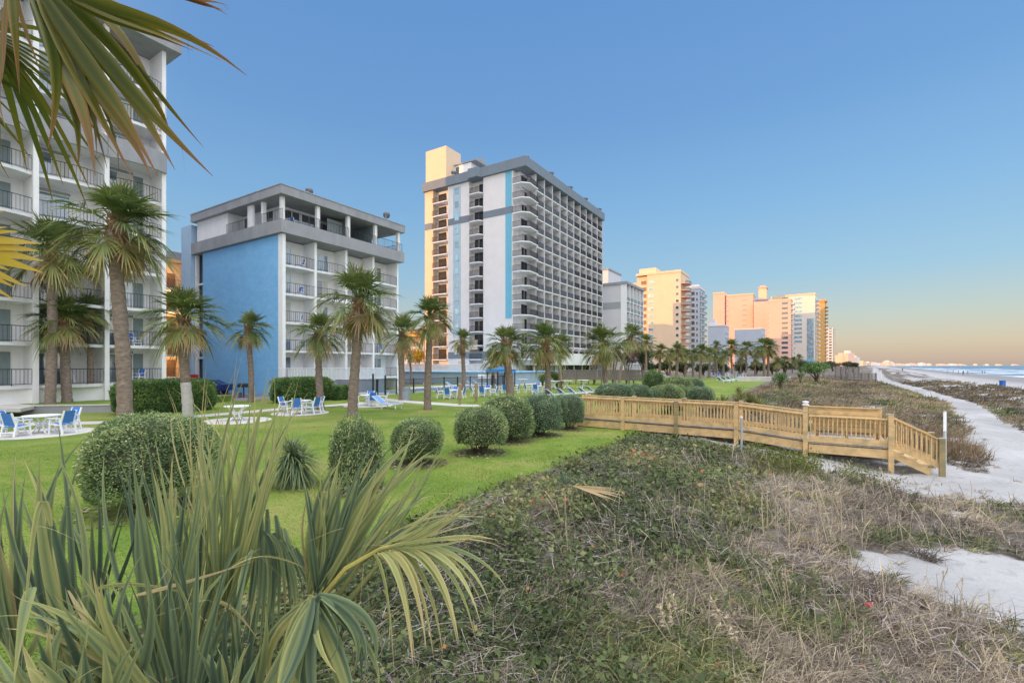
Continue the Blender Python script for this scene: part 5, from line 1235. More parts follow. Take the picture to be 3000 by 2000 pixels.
def tset(p, cs, nm, pr=1.55, table=True):
    z = .068 if pr else .035
    if pr: pad(p, pr)
    if table: furn('t', 'white table ' + nm, (p.x, p.y, z), .3, GT)
    for (a, d, lab) in cs:
        furn('c', lab, (p.x + math.cos(R(a)) * d, p.y + math.sin(R(a)) * d, z), R(a) - math.pi / 2, GC)
p = gp(122, 1268, 0.05)
tset(p, [(196, 1.02, 'blue and white chair at the left side of the leftmost lawn table'), (268, .98, 'blue and white chair with its back to the viewer at the leftmost lawn table'), (-8, 1.02, 'blue and white chair at the right side of the leftmost lawn table'), (80, 1.0, 'chair on the far side of the leftmost lawn table')], 'on the pad at the far left, circled by blue chairs', 1.75)
p = gp(695, 1231, .05); tset(p, [], 'standing alone on its pad seen through the palmetto blades', 1.6)
p = gp(880, 1209, .05); tset(p, [(-75, .9, 'blue chair nearest the viewer at the table before the blue-ended hotel'), (-20, .95, 'blue chair on the right of the table before the blue-ended hotel'), (30, .95, 'blue chair behind right at the table before the blue-ended hotel'), (170, .95, 'chair on the left of the table before the blue-ended hotel')], 'between the deck hedge and the big lawn palm', 1.6)
p = gp(1080, 1187, .05); tset(p, [(-60, .95, 'blue chair in front of the table right of the big lawn palm'), (10, 1.0, 'blue chair right of the table beside the big lawn palm'), (100, 1.0, 'blue chair behind the table beside the big lawn palm'), (200, .95, 'chair left of the table close to the big lawn palm trunk')], 'close behind the big lawn palm', 1.7)
p = gp(1135, 1196, 0.03); furn('l', 'flat blue lounger on the lawn right of the big lawn palm', (p.x, p.y, .03), R(70), 'blue sun loungers on the lawn')
k = 0
for (px, py, nm) in ((1322, 1166, 'left of the wooden posts'), (1420, 1160, 'right of the wooden posts'), (1485, 1152, 'left of the stout palm'), (1572, 1150, 'right of the stout palm')):
    p = gp(px, py, .03)
    tset(p, [(-100, .9, f'chair facing away at the table {nm}'), (-20, .95, f'chair on the right of the table {nm}'), (200, .95, f'chair on the left of the table {nm}'), (80, .95, f'chair on the far side of the table {nm}')], nm, 0)
LG = 'blue sun loungers on the lawn'
for i, (px, py, a) in enumerate(((1590, 1163, 70), (1625, 1163, 120), (1658, 1160, 122), (1690, 1158, 118), (1720, 1155, 115), (1742, 1150, 112))):
    p = gp(px, py + 3, .03); furn('l', ['blue lounger at the left end of the row by the stout palm', 'reclined blue lounger second in the row', 'reclined blue lounger right of the shaggy-necked palm trunk', 'reclined blue lounger fourth in the row', 'reclined blue lounger fifth in the row', 'blue lounger at the right end of the row nearest the boardwalk bushes'][i], (p.x, p.y, .03), R(a), LG)
for i, (px, py) in enumerate(((1531, 1132), (1622, 1140), (1660, 1138), (1709, 1136))):
    p = gp(px, py, .03); furn('b', ['white cross-legged table left of the others by the walkway', 'white cross-legged table behind the second lounger', 'white cross-legged table right of the shaggy-necked palm', 'white cross-legged table at the right end near the walkway palm'][i], (p.x, p.y, .03), .4 * i, 'white cross-legged tables', 1.35)
# far lawn beyond the bushes: a scatter of chairs and loungers
fr_ = random.Random(9)
for i in range(9):
    px = 2072 + i * 14 + fr_.uniform(-4, 4); p = gp(px, 1108 + fr_.uniform(-4, 3), 0); furn('c', 'chair in the far lawn scatter, ' + ['first', 'second', 'third', 'fourth', 'fifth', 'sixth', 'seventh', 'eighth', 'last'][i] + ' from the clipped bushes', (p.x, p.y, .03), fr_.uniform(0, 6), 'far lawn chairs', 1.2)
for i in range(3):
    p = gp(2118 + 13 * i, 1122 - i * 2, 0); furn('l', 'lounger on the far lawn patch, ' + ['left', 'middle', 'right'][i] + ' of the three', (p.x, p.y, .03), R(110), 'far lawn loungers', 1.2)
# chairs on the balconies
def onbld(o, lx, ly, lz): return uw(*o) , lx, ly, lz
for i, (u0, w0, lx, ly, z, lab) in enumerate((
    (uA, -41.6, -1.3, .9, S0, 'ground-floor right bay of the white hotel'), (uA, -41.6, -2.4, .8, S0 + ST, 'first-floor right bay of the white hotel, beside another'), (uA, -41.6, -1.6, .8, S0 + ST, 'first-floor right bay of the white hotel, right of another'),
    (uA, -41.6, -5.2, .8, S0, 'ground-floor second bay of the white hotel'), (uA, -41.6, -4.4, .8, S0 + ST, 'first-floor second bay of the white hotel'), (uA, -41.6, -2.0, .8, S0 + 4 * ST, 'fourth-floor right bay of the white hotel'),
    (uB, -41.6, 2.6, .7, 1.6 + 2.68, 'first-floor corner balcony of the blue-ended hotel'), (uB, -41.6, 2.4, .7, 1.6 + 2 * 2.68, 'second-floor corner balcony of the blue-ended hotel'), (uB, -41.6, 2.6, .7, 1.6 + 4 * 2.68, 'fourth-floor corner balcony of the blue-ended hotel'), (uB, -41.6, 2.5, .7, 1.6 + 3 * 2.68, 'third-floor corner balcony of the blue-ended hotel'),
    (uB, -41.6, 13, .7, 1.6 + 2.68, 'first-floor last balcony of the blue-ended hotel'), (uB, -41.6, 13, .7, 1.6, 'ground-floor last balcony of the blue-ended hotel'), (uB, -41.6, 1.3, 1.4, 16.35, 'penthouse terrace corner of the blue-ended hotel'), (uB, -41.6, 2.3, 1.3, 16.35, 'penthouse terrace of the blue-ended hotel, right of another'))):
    p = onb(u0, w0, lx, ly, z + .02); furn('c', 'chair on the ' + lab, p, R(40 * i), 'balcony chairs')
# ---------------------------------------------------------------- pool, fence, deck
def uwq(pts): return [tuple(uw(u, w)[:2]) for u, w in pts]
b = MB(); b.prism(uwq([(31, -34.7), (66, -34.7), (66, -43.4), (41.2, -43.4), (41.2, -40.2), (31, -40.2)])[::-1], -.1, .06); tag(b.build('pool_deck', mat('pool_deck_pale', (.58, .56, .55), .9, .08, .8)), kind='structure')
wm_, nt2, b2_ = _nt('pool_water'); b2_.inputs['Base Color'].default_value = (.10, .42, .55, 1); b2_.inputs['Roughness'].default_value = .08
n_ = nd(nt2, 'ShaderNodeTexNoise', i_Scale=1.6, i_Detail=3.0); bp_ = nd(nt2, 'ShaderNodeBump', i_Strength=.15); nt2.links.new(n_.outputs['Fac'], bp_.inputs['Height']); nt2.links.new(bp_.outputs[0], b2_.inputs['Normal'])
b = MB(); b.prism(uwq([(34, -36.2), (52, -36.2), (53, -38), (52, -39.8), (34, -39.8), (33, -38)])[::-1], .05, .066); tag(b.build('pool_water', wm_), kind='structure')
fe = thing('pool_fence', 'black metal railing fence round the swimming pool', 'fence', uw(31, -34.4), PHI)
def fence_run(x0, y0, x1, y1, h=1.45):
    p = Vector((x0, y0, 0)); q = Vector((x1, y1, 0)); Ln = (q - p).length; n = int(Ln / 2.3)
    b = MB()
    for z in (h, .15): b.bar(p + Vector((0, 0, z)), q + Vector((0, 0, z)), .025)
    k = int(Ln / .13)
    for i in range(k + 1): a = p.lerp(q, i / k); b.bar(a + Vector((0, 0, .15)), a + Vector((0, 0, h)), .0095)
    b.build('rail_panel', black, fe)
    for i in range(n + 1):
        a = p.lerp(q, i / n); m = MB(); m.box(a.x - .05, a.x + .05, a.y - .05, a.y + .05, 0, h + .12); m.build('post', black, fe)
fence_run(0, 0, 24, 0); fence_run(24, .1, 24, 3.5); fence_run(0, .1, -.6, 5.2)
gt = MB(); gt.box(-.6, -.48, -.06, .06, 0, 2.1); gt.box(.9, 1.02, -.06, .06, 0, 1.9); gt.build('gate_post', black, fe)
tw = thing('pool_terrace', 'blue-grey terrace wall with white rail between the pool and the white tower', 'terrace', uw(56, -36.5), PHI)
b = MB(); b.box(0, 17.5, 0, 26, 0, 1.75); b.build('base', mat('terrace_blue_grey', (.27, .36, .43), .8, .06, .5, wear=.15), tw); b = MB(); b.box(-.15, 17.6, -.15, 26.1, 1.755, 1.9); b.build('coping', mat('coping_blue', (.22, .42, .58), .7), tw)
rw2 = railing_mesh('railing', 25.5, 1.15, .22, r=.02, m=white2); o = inst('railing', rw2, tw, (.12, 25.8, 1.9), -math.pi / 2)
b = MB(); b.box(.14, .16, .3, 25.7, 2.0, 2.98); b.build('screen', MATS['frosted'], tw)
cp = thing('pool_canopy', 'blue canopy on dark posts at the right end of the pool', 'canopy', uw(50, -33.0), PHI)
b = MB(); b.prism([(-1.3, -1.4), (1.3, -1.4), (1.3, 1.4), (-1.3, 1.4)], 2.05, 2.35); b._add([(-1.45, -1.55, 2.1), (1.45, -1.55, 2.1), (1.45, 1.55, 2.1), (-1.45, 1.55, 2.1), (0, 0, 2.75)], [(0, 1, 4), (1, 2, 4), (2, 3, 4), (3, 0, 4), (3, 2, 1, 0)], 0); b.build('awning', mat('canopy_blue', (.02, .20, .48), .7, .1, 3), cp)
for x in (-1.2, 1.2):
    for y in (-1.3, 1.3): b = MB(); b.box(x - .05, x + .05, y - .05, y + .05, 0, 2.04); b.build('post', black, cp)
for i, (u, w) in enumerate(((36, -35.6), (40, -35.6), (44, -35.7), (48, -35.6), (52.6, -38.2))):
    furn('l', 'lounger on the pool deck, ' + ['first', 'second', 'third', 'fourth', 'fifth'][i] + ' along the black fence', uw(u, w, .065), PHI + R(10 * i), 'pool deck loungers')
for i, (px, nm) in enumerate(((1268, 'left'), (1322, 'middle'), (1378, 'right'))):
    Y = 60 + i * 1.5; z = zat(1104, Y); t = thing('pool_notice', f'white notice board on the blue-grey terrace wall, {nm} of three', 'sign', uw(55.93, to_uw(at(px, Y), Y)[1] , .95), PHI, 'notices on the terrace wall'); b = MB(); b.box(-.03, 0.0, -.55, .55, 0, .62); b.build('board', plastic, t)
# ---------------------------------------------------------------- grey timber walkway to the dunes
gw = thing('timber_walkway', 'old grey timber walkway on posts behind the lawn palms', 'walkway', uw(64, -31.2), -AZ)
L_ = 12.4
b = MB(); b.box(0, L_, 0, 1.8, 1.0, 1.12); b.box(0, L_, -.06, -.002, .78, 1.10); b.build('deck', woodgrey, gw)
for y in (0.03, 1.77):
    b = MB(); b.box(0, L_, y - .07, y + .07, 2.14, 2.2)
    for i in range(int(L_ / .17)): x = .1 + i * .17; b.box(x - .055, x + .055, y - .02, y + .02, 1.121, 2.139)
    b.build('railing', woodgrey, gw)
for i in range(7):
    x = .2 + i * 2.0
    for y in (-.12, 1.92): b = MB(); b.box(x - .08, x + .08, y - .058, y + .058, -.2, 2.26); b.build('post', woodgrey, gw)
b = MB()
for i in range(9): b.box(L_ + .02 + i * .36, L_ + .4 + i * .36, 0, 1.8, .98 - (i + 1) * .11, 1.03 - (i + 1) * .11)
b.build('steps', woodgrey, gw)
for y in (.0, 1.8): b = MB(); b.beam((L_, y, 2.1), (L_ + 3.6, y, 1.15), .09, .07); b.beam((L_ + 3.5, y, -.2), (L_ + 3.5, y + .0001, 1.2), .09, .09) ; b.build('stair_rail', mat('pale_grey_rail', (.5, .5, .5), .7), gw)
# far dune-side timber decks and low fence
def fardeck(label, px, Y, wpx, z0, h, rz, solid=True):
    t = thing('beach_deck', label, 'deck', (at(px, Y), Y, 0), rz, 'far timber decks by the beach'); w = wpx * Y / F; zg = hz(*to_uw(at(px, Y), Y))
    b = MB(); b.box(-w / 2, w / 2, -1.6, 1.6, z0 - .25, z0); b.build('deck', woodgrey, t)
    for y in (-1.55, 1.55):
        b = MB(); b.box(-w / 2, w / 2, y - .05, y + .05, z0 + h - .08, z0 + h)
        n = int(w / .3)
        for i in range(n + 1): x = -w / 2 + w * i / n; b.box(x - .06, x + .06, y - .03, y + .03, z0, z0 + h - .081)
        b.build('railing', woodgrey, t)
    for x in (-w / 2, 0, w / 2):
        for y in (-1.62, 1.62): b = MB(); b.box(x - .1, x + .1, y - .1, y + .1, zg - .3, z0 + h + .1); b.build('post', woodgrey, t)
fardeck('far grey timber deck with railings, nearer the sandy path', 2524, 92, 46, .2, 1.1, R(8)); fardeck('boxy far timber deck left of the other far deck', 2482, 100, 34, .5, 2.0, R(8)); fardeck('pale low timber deck half hidden by the windswept bush', 2448, 98, 40, -.1, .9, R(8))
lw_ = thing('low_wall', 'long low pale wall in the dune below the distant palms', 'wall', (at(2160, 84), 84, 0), R(-4)); b = MB(); b.box(0, 9, -.15, .15, -.4, .75); b.build('wall', walk, lw_); b = MB(); b.box(-.05, 9.05, -.2, .2, .755, .83); b.build('coping', white2, lw_)
for i, (px, Y, py, tp, nm) in enumerate(((2341, 66, 1104, 1088, 'white marker post in the dune right of the low wall'), (2581, 100, 1108, 1085, 'slim white post beside the far end of the sandy path'))):
    p = gp(px, py); t = thing('marker_post', nm, 'post', (p.x, p.y, p.z)); h = max(.8, zat(tp, p.y) - p.z); b = MB(); b.box(-.07, .07, -.07, .07, -.2, h); b.build('shaft', white2, t); b = MB(); b.box(-.1, .1, -.1, .1, h, h + .05); b.build('cap', white2, t)
# grill by the blue wall, vending machine and car in the gap
p = gp(714, 1166, 0); gr = thing('park_grill', 'black park grill on a pedestal in front of the blue wall', 'grill', (p.x, p.y, 0)); b = MB(); b.tube([(0, 0, 0), (0, 0, .95)], .06, 8); b.build('pedestal', black, gr); b = MB(); b.box(-.42, .42, -.25, .25, .96, 1.22); b.box(-.5, .5, -.02, .02, 1.24, 1.3); b.build('fire_box', black, gr)
b = MB(); b.box(-.9, -.3, -.3, .3, 0, .5); b.box(.2, .9, -.25, .25, 0, .35); o = b.build('planter_blocks', asphalt, gr)
vm = thing('vending_machine', 'red drinks machine at the foot of the corridor wing', 'vending machine', Vector((at(563, 50), 50, 0)), PHI)
b = MB(); b.box(-.4, .4, -.45, .45, 0, 1.9); b.build('body', mat('machine_red', (.50, .02, .02), .35), vm); b = MB(); b.box(-.42, -.401, -.36, .2, .75, 1.75); b.build('front_panel', mat('machine_panel', (.65, .62, .6), .3), vm); b = MB(); b.box(-.43, -.401, .24, .40, 1.0, 1.5); b.build('coin_panel', black, vm)
# dark blue parked car, mostly hidden by the hedge
car = thing('parked_car', 'dark blue parked car showing above the box hedge', 'car', (at(603, 46), 46, .04), R(8)); carp = mat('car_blue', (.012, .025, .12), .2, .05, 1)
def carbody():
    b = MB(); prof = [(-2.2, .35), (-2.15, .75), (-1.9, .88), (-.9, .95), (-.3, 1.38), (.9, 1.42), (1.6, 1.05), (2.15, .98), (2.2, .4)]
    n = len(prof); vs = []
    for y, k in ((-.85, 1), (.85, 1)): vs += [(x, y * (1 if z < 1 else .84), z) for x, z in prof]
    fs = [tuple(range(n))[::-1], tuple(range(n, 2 * n))] + [(i, i + 1, n + i + 1, n + i) for i in range(n - 1)] + [(n - 1, 0, n, 2 * n - 1)]
    b._add(vs, fs, 0); return b
carbody().build('body', carp, car)
b = MB(); b._add([(-.72, -.76, 1.0), (-.25, -.725, 1.33), (.85, -.725, 1.36), (1.35, -.76, 1.06)], [(0, 3, 2, 1)], 0); b._add([(-.86, -.68, .99), (-.86, .68, .99), (-.36, .62, 1.36), (-.36, -.62, 1.36)], [(0, 3, 2, 1)], 0); b.build('window', glass_dark, car)
for x in (-1.4, 1.35):
    for y in (-.86, .86):
        w = MB(); w.lathe([(.2, -.1), (.31, -.1), (.33, -.06), (.33, .06), (.31, .1), (.2, .1)], 16); o = w.build('wheel', black, car, (x, y, .30)); o.rotation_euler = (R(90), 0, 0)
        h = MB(); h.lathe([(.19, -.08), (.19, .08)], 10); h.build('rim', mat('rim_grey', (.4, .4, .42), .4), o)
# retaining wall and raised lawn at the white hotel
tr = [gp(-120, 1216, 0), gp(347, 1209, 0)]
A_, B_ = tr; d = (B_ - A_).normalized(); rw_ = thing('retaining_wall', 'low grey retaining wall edging the raised lawn by the white hotel', 'wall', A_, math.atan2(d.y, d.x)); Lr = (B_ - A_).length
b = MB(); b.box(0, Lr, 0, .25, -.1, .46); b.build('wall', concrete, rw_); b = MB(); b.box(-.05, Lr + .05, -.04, .29, .462, .52); b.build('coping', walk, rw_)
b = MB(); n_ = Vector((-d.y, d.x, 0)); P0 = A_ + n_ * .26; P1 = B_ + n_ * .26; P2 = B_ + n_ * 9 + d * 3; P3 = A_ + n_ * 12 - d * 4
b.prism([(q.x, q.y) for q in (P0, P1, P2, P3)], -.1, .48); tag(b.build('raised_lawn', MATS.get('lawn_turf') or bpy.data.materials['lawn_turf']), kind='structure')
b = MB(); q0 = gp(-150, 1196, .5); q1 = gp(60, 1196, .5); q2 = gp(110, 1186, .5); q3 = gp(0, 1180, .5); b.prism([(q.x, q.y) for q in (q0, q1, q2, q3)], .3, .492); tag(b.build('entrance_path', walk), kind='structure')
# ---------------------------------------------------------------- people on the beach
def person(label, px, Y, c1, c2, stride, rz):
    X = at(px, Y); z = hz(*to_uw(X, Y)); t = thing('person', label, 'person', (X, Y, z), rz, 'walkers on the beach')
    bm_ = bpy.data.meshes.new('body'); s = stride
    J = [(0, 0, .95), (0, 0, 1.2), (0, 0, 1.45), (0, .02, 1.56), (0, .03, 1.70), (.1, 0, .9), (.1, s * .25, .5), (.1, s * .38, .06), (.1, s * .38 + .14, .03), (-.1, 0, .9), (-.1, -s * .1, .5), (-.1, -s * .38, .1), (-.1, -s * .38 + .13, .04), (.2, 0, 1.40), (.25, -s * .12, 1.12), (.24, -s * .1 + .08, .86), (-.2, 0, 1.40), (-.25, s * .12, 1.12), (-.24, s * .14 + .05, .86)]
    E_ = [(0, 1), (1, 2), (2, 3), (3, 4), (0, 5), (5, 6), (6, 7), (7, 8), (0, 9), (9, 10), (10, 11), (11, 12), (2, 13), (13, 14), (14, 15), (2, 16), (16, 17), (17, 18)]
    bm_.from_pydata(J, E_, []); bm_.materials.append(c1); o = inst('body', bm_, t)
    md = o.modifiers.new('skin', 'SKIN'); rad = [.15, .14, .15, .06, .11, .09, .065, .045, .04, .09, .065, .045, .04, .06, .05, .035, .06, .05, .035]
    for v, r in zip(bm_.skin_vertices[0].data, rad): v.radius = (r, r)
    bm_.skin_vertices[0].data[0].use_root = True
    sb = o.modifiers.new('sub', 'SUBSURF'); sb.levels = 1; sb.render_levels = 1
    h = MB(); h.lathe([(.05, 1.63), (.115, 1.68), (.12, 1.74), (.10, 1.80), (.03, 1.83)], 10, (0, .0)); h.build('hair', c2, t, (0, .01, .0)); return t
dk1 = mat('dark_coat', (.05, .05, .065), .9); dk2 = mat('dark_hair', (.03, .02, .015), .8); dk3 = mat('grey_coat', (.12, .12, .15), .9); pa = mat('pale_coat', (.35, .36, .40), .9)
person('walker in dark clothes on the beach, left of a close pair', 2878, 250, dk1, dk2, .8, R(30)); person('walker in dark clothes on the beach, right of a close pair', 2885, 251, dk1, dk2, -.8, R(30))
for i, (px, Y, c) in enumerate(((2776, 190, pa), (2793, 188, pa), (2808, 181, pa), (2822, 178, dk3), (2835, 180, pa), (2644, 240, dk3))):
    person('faint walker on the pale beach, ' + ['leftmost of a line of five', 'second of a line of five', 'middle of a line of five', 'fourth of a line of five', 'rightmost of a line of five', 'alone far off to the left'][i], px, Y, c, dk2, .7, R(40 + 20 * i))
# litter
p = gp(2533, 1783); t = thing('litter', 'crumpled bright red cup lying in the dry grass', 'litter', (p.x, p.y, p.z + .06), R(20)); b = MB(); b.lathe([(.03, 0), (.045, .1), (.048, .1), (.04, .09)], 12); o = b.build('cup', mat('cup_red', (.62, .06, .06), .4), t); o.rotation_euler = (R(78), 0, R(30)); b = MB(); b.lathe([(.046, .094), (.05, .10), (.046, .106)], 12); o = b.build('rim', mat('cup_rim', (.7, .3, .3), .4), t); o.rotation_euler = (R(78), 0, R(30))
p = gp(1838, 1702); t = thing('litter', 'small pink scrap of wrapper among the grey twigs', 'litter', (p.x, p.y, p.z + .12)); b = MB(); b._add([(-.03, -.02, 0), (.03, -.025, .02), (.035, .03, .03), (-.02, .03, .055), (0, 0, .045)], [(0, 1, 4), (1, 2, 4), (2, 3, 4), (3, 0, 4), (3, 2, 1, 0)], 0); b.build('wrapper', mat('wrapper_pink', (.65, .12, .22), .5), t)
# ---------------------------------------------------------------- close palmetto blades
def wp(px, py, Y): return np.array([at(px, Y), Y, zat(py, Y)])
BLADE = lambda t: np.interp(t, [0, .1, .35, .7, .9, 1], [.45, .85, 1, .7, .3, .04])
def leaf(parent, origin, stalk_from, hub, tip, n, spread, W, tint, m_, fold=.25, droop=.1, costa=.15, curl=.0, nv=(0, -1, .15), tip_t=.25, segs=7, seed=1, stalk=True, thr=0, jit=.25, back=0.0):
    global rng
    rng = np.random.default_rng(seed); fm = FM(); hub = np.asarray(hub, float); tip = np.asarray(tip, float); d = tip - hub; Ls = np.linalg.norm(d)
    fan(fm, hub, d, np.array(nv, float), n, R(spread), Ls, W, fold, droop, tint, costa, curl, segs, jit=jit, tip=tip_t, prof=BLADE)
    if thr:                                # curling threads shed by the blade edges
        P = hub + (d / Ls) * (rng.random((thr, 1)) * Ls * .7) + rng.normal(0, .09, (thr, 3)) * np.array([1, .6, 1]); D = nrm(rng.normal(size=(thr, 3)))
        fm.strips(P, D, rng.uniform(.06, .2, thr), .0022, .9, .6, 6, bend=rng.normal(0, .9, (thr, 3)))
    V, Q, T = fm.arrays(); V = V - np.asarray(origin)[None]
    o = inst('frond', fast_mesh('frond', V, Q, m_, T, True), parent)
    if stalk:
        a = Vector(stalk_from) - Vector(origin); c = Vector(hub) - Vector(origin); e = Vector(hub + d * costa * .8) - Vector(origin); m = a.lerp(c, .5) + Vector((0, 0, (c - a).length * .06))
        b = MB(); b.tube([a, m, c, e], [.014, .012, .010, .004], 6); b.build('stalk', mat('stalk_yellow', (.26, .27, .10), .5, .2, 6), o)
    return o
def shrub(label, px, Y, top_py):
    X = at(px, Y); z0 = hz(*to_uw(X, Y)); t = thing('palmetto', label, 'palmetto', (X, Y, z0), 0, 'close palmettos'); h = zat(top_py, Y) - z0
    b = MB(); b.tube([(.02, 0, -.1), (-.02, .01, h * .5), (0, 0, h)], [.13, .115, .10], 12); b.build('trunk', bark, t, smooth=True); boots_mesh(int(px), h * .7, .11).build('boots', bark, t, (0, 0, h * .1)); return t, np.array([X, Y, z0]), np.array([X, Y, z0 + h])
t, o, c = shrub('large palmetto with upright blue-green blades filling the lower left corner', 380, 2.1, 2190)
def pblades(parent, origin, items, m_, seed=1, segs=9, stalk_from=None, stalk_to=None, thr=0):
    """blades given by their run in space: [(points as (px, py), near depth, far depth, width, tint, tip change)]"""
    global rng
    rng = np.random.default_rng(seed); VV = []; QQ = []; TT = []; nv = 0; origin = np.asarray(origin)
    for (pts, ya, yb, W, tint, tt) in items:
        q = np.linspace(0, 1, len(pts)); t = np.linspace(0, 1, segs + 1); px = np.array([p[0] for p in pts], float); py = np.array([p[1] for p in pts], float)
        deg = min(3, len(pts) - 1); cx = np.polyval(np.polyfit(q, px, deg), t); cy = np.polyval(np.polyfit(q, py, deg), t); Y = ya + (yb - ya) * t
        C = np.stack([(cx - 1500) / F * Y, Y, CH - (cy - HZ) / F * Y], 1); T_ = nrm(np.gradient(C, axis=0)); vw = nrm(C - np.array([0, 0, CH]))
        S = nrm(np.cross(T_, vw)); N_ = np.cross(T_, S); tw = rng.normal(0, .55) + np.linspace(0, rng.normal(0, .5), segs + 1)
        S2 = S * np.cos(tw)[:, None] + N_ * np.sin(tw)[:, None]; N2 = -S * np.sin(tw)[:, None] + N_ * np.cos(tw)[:, None]
        hw = (W * .5 * np.interp(t, [0, .08, .3, .6, .85, 1], [.45, .8, 1, .72, .3, .03]))[:, None]
        pl = ((-1, 0), (-.5, .30), (-.08, -.05), (.42, .28), (1, .02)); V = np.stack([C + S2 * hw * a_ + N2 * hw * h_ for a_, h_ in pl], 1).reshape(-1, 3); b0 = np.arange(segs)[:, None] * 5
        Q = np.concatenate([b0 + np.array([j, j + 1, j + 6, j + 5]) for j in range(4)]); tn = np.clip(tint + rng.normal(0, .06) + tt * t ** 3, 0, 1)
        tn = np.repeat(tn, 5); tn[0::5] = np.clip(tn[0::5] + .20, 0, 1); tn[2::5] = np.clip(tn[2::5] - .14, 0, 1); tn[4::5] = np.clip(tn[4::5] + .12, 0, 1)
        VV.append(V - origin); QQ.append(Q + nv); TT.append(tn); nv += len(V)
    fm = FM(); fm._put(np.concatenate(VV), np.concatenate(QQ), np.concatenate(TT))
    if thr:
        Vc = np.concatenate(VV); P = Vc[rng.choice(len(Vc), thr)]; D = nrm(rng.normal(size=(thr, 3)))
        fm.strips(P, D, rng.uniform(.03, .13, thr), .0016, .9, .6, 7, bend=rng.normal(0, 1.0, (thr, 3)))
    o = inst('frond', fm.mesh('frond', m_), parent)
    if stalk_from is not None:
        a_ = Vector(np.asarray(stalk_from) - origin); c_ = Vector(np.asarray(stalk_to) - origin); b = MB(); b.tube([a_, a_.lerp(c_, .5) + Vector((0, .02, .03)), c_], [.014, .012, .007], 6); b.build('stalk', mat('stalk_yellow', (.26, .27, .10), .5, .2, 6), o)
    return o
def sheaf(parent, origin, base, ta, tb, n, Y, W, tint, m_, seed, crown, tvar=.17, tip=.2, bow=.055, mid=.0, sag=0.0, depth=.25, thr=8, jitter=26):
    """a folded fan seen from the side: n blades from one stalk end, tips spread from ta to tb"""
    r = random.Random(seed); it = []
    for i in range(n):
        q = (i + r.uniform(-.35, .35)) / max(1, n - 1); k = 1 + mid * (1 - (2 * q - 1) ** 2) + r.uniform(-.12, .08)
        bx, by = base[0] + r.uniform(-14, 14), base[1] + r.uniform(-16, 16)
        tx = ta[0] + (tb[0] - ta[0]) * q + r.uniform(-jitter, jitter); ty = ta[1] + (tb[1] - ta[1]) * q + r.uniform(-jitter, jitter)
        tx = bx + (tx - bx) * k; ty = by + (ty - by) * k
        dx, dy = tx - bx, ty - by; o_ = r.gauss(0, bow) + (q - .5) * bow * 1.2
        mx, my = bx + dx * .55 + dy * o_, by + dy * .55 - dx * o_; ty += sag * r.uniform(.4, 1.3) * abs(dx)
        it.append((((bx, by), (mx, my), (tx, ty)), Y + r.uniform(-.03, .03), Y + r.uniform(-depth, depth), W * r.uniform(.7, 1.15), tint + r.gauss(0, tvar), tip * r.uniform(.4, 1.4)))
    return pblades(parent, origin, it, m_, seed, stalk_from=crown, stalk_to=wp(base[0], base[1], Y), thr=thr)
L_ = leaf_fg
S_ = lambda *a, **k: sheaf(t, o, *a, crown=c, **k)
S_((648, 1865), (560, 1270), (880, 1140), 33, 2.0, 0.0204, .50, L_, 1, tvar=.13, mid=.08, thr=30)
S_((610, 1790), (470, 1160), (720, 1090), 13, 2.3, 0.0109, .62, L_, 2, tvar=.08, thr=6)
S_((470, 1990), (300, 1340), (640, 1400), 22, 1.9, 0.0285, .16, L_, 3, thr=26)
S_((520, 1900), (380, 1280), (600, 1330), 12, 2.1, 0.0204, .42, L_, 14, thr=8)
S_((220, 2010), (10, 1370), (235, 1300), 13, 1.75, 0.0340, .20, L_, 4, thr=20)
S_((60, 1980), (-140, 1430), (80, 1330), 13, 1.8, 0.0285, .34, L_, 5, thr=16)
S_((480, 2080), (-10, 1780), (330, 1640), 19, 1.6, 0.0299, .36, L_, 6, sag=.10, thr=26)
S_((540, 2130), (400, 1560), (740, 1660), 18, 1.7, 0.0272, .22, L_, 7, thr=20)
S_((170, 2160), (-80, 1860), (260, 1790), 15, 1.5, 0.0340, .42, L_, 8, sag=.12, thr=16)
S_((330, 2160), (150, 1700), (450, 1640), 13, 1.65, 0.0314, .12, L_, 9, thr=12)
S_((660, 2120), (560, 1880), (760, 1870), 9, 1.6, 0.0340, .20, L_, 10, thr=6)
S_((280, 1900), (120, 1480), (420, 1420), 12, 2.1, 0.0246, .10, L_, 11, thr=10)
S_((720, 2120), (640, 1720), (800, 1740), 12, 1.75, 0.0285, .18, L_, 15, thr=8)
S_((300, 2200), (-40, 1960), (420, 1850), 16, 1.45, 0.0364, .34, L_, 16, sag=.1, thr=10)
S_((560, 1960), (480, 1480), (700, 1440), 14, 2.15, 0.0253, .30, L_, 17, thr=8)
# long pale stray blades lying across
pblades(t, o, [(((390, 1745), (560, 1700), (750, 1640)), 1.6, 1.8, .014, .86, .1), (((280, 1725), (440, 1715), (660, 1775)), 1.6, 1.7, .016, .66, .2), (((150, 1540), (105, 1520), (60, 1990)), 1.5, 1.4, .02, .60, .2), (((95, 1720), (70, 1800), (40, 2000)), 1.45, 1.35, .035, .35, .3), (((500, 1230), (540, 1420), (650, 1700)), 2.2, 2.1, .012, .85, .1), (((640, 1760), (700, 1800), (760, 1880)), 1.7, 1.6, .026, .7, .2)], L_, 12, thr=20)
t, o, c = shrub('palmetto with one upright fan and drooping yellow-ribbed leaf right of the corner palmetto', 800, 1.95, 2080)
S_((930, 1745), (905, 1390), (1330, 1290), 33, 1.85, 0.0246, .38, L_, 21, mid=.10, thr=20, tvar=.14)
S_((915, 1720), (895, 1400), (1030, 1330), 12, 1.95, 0.0272, .46, L_, 22, thr=5)
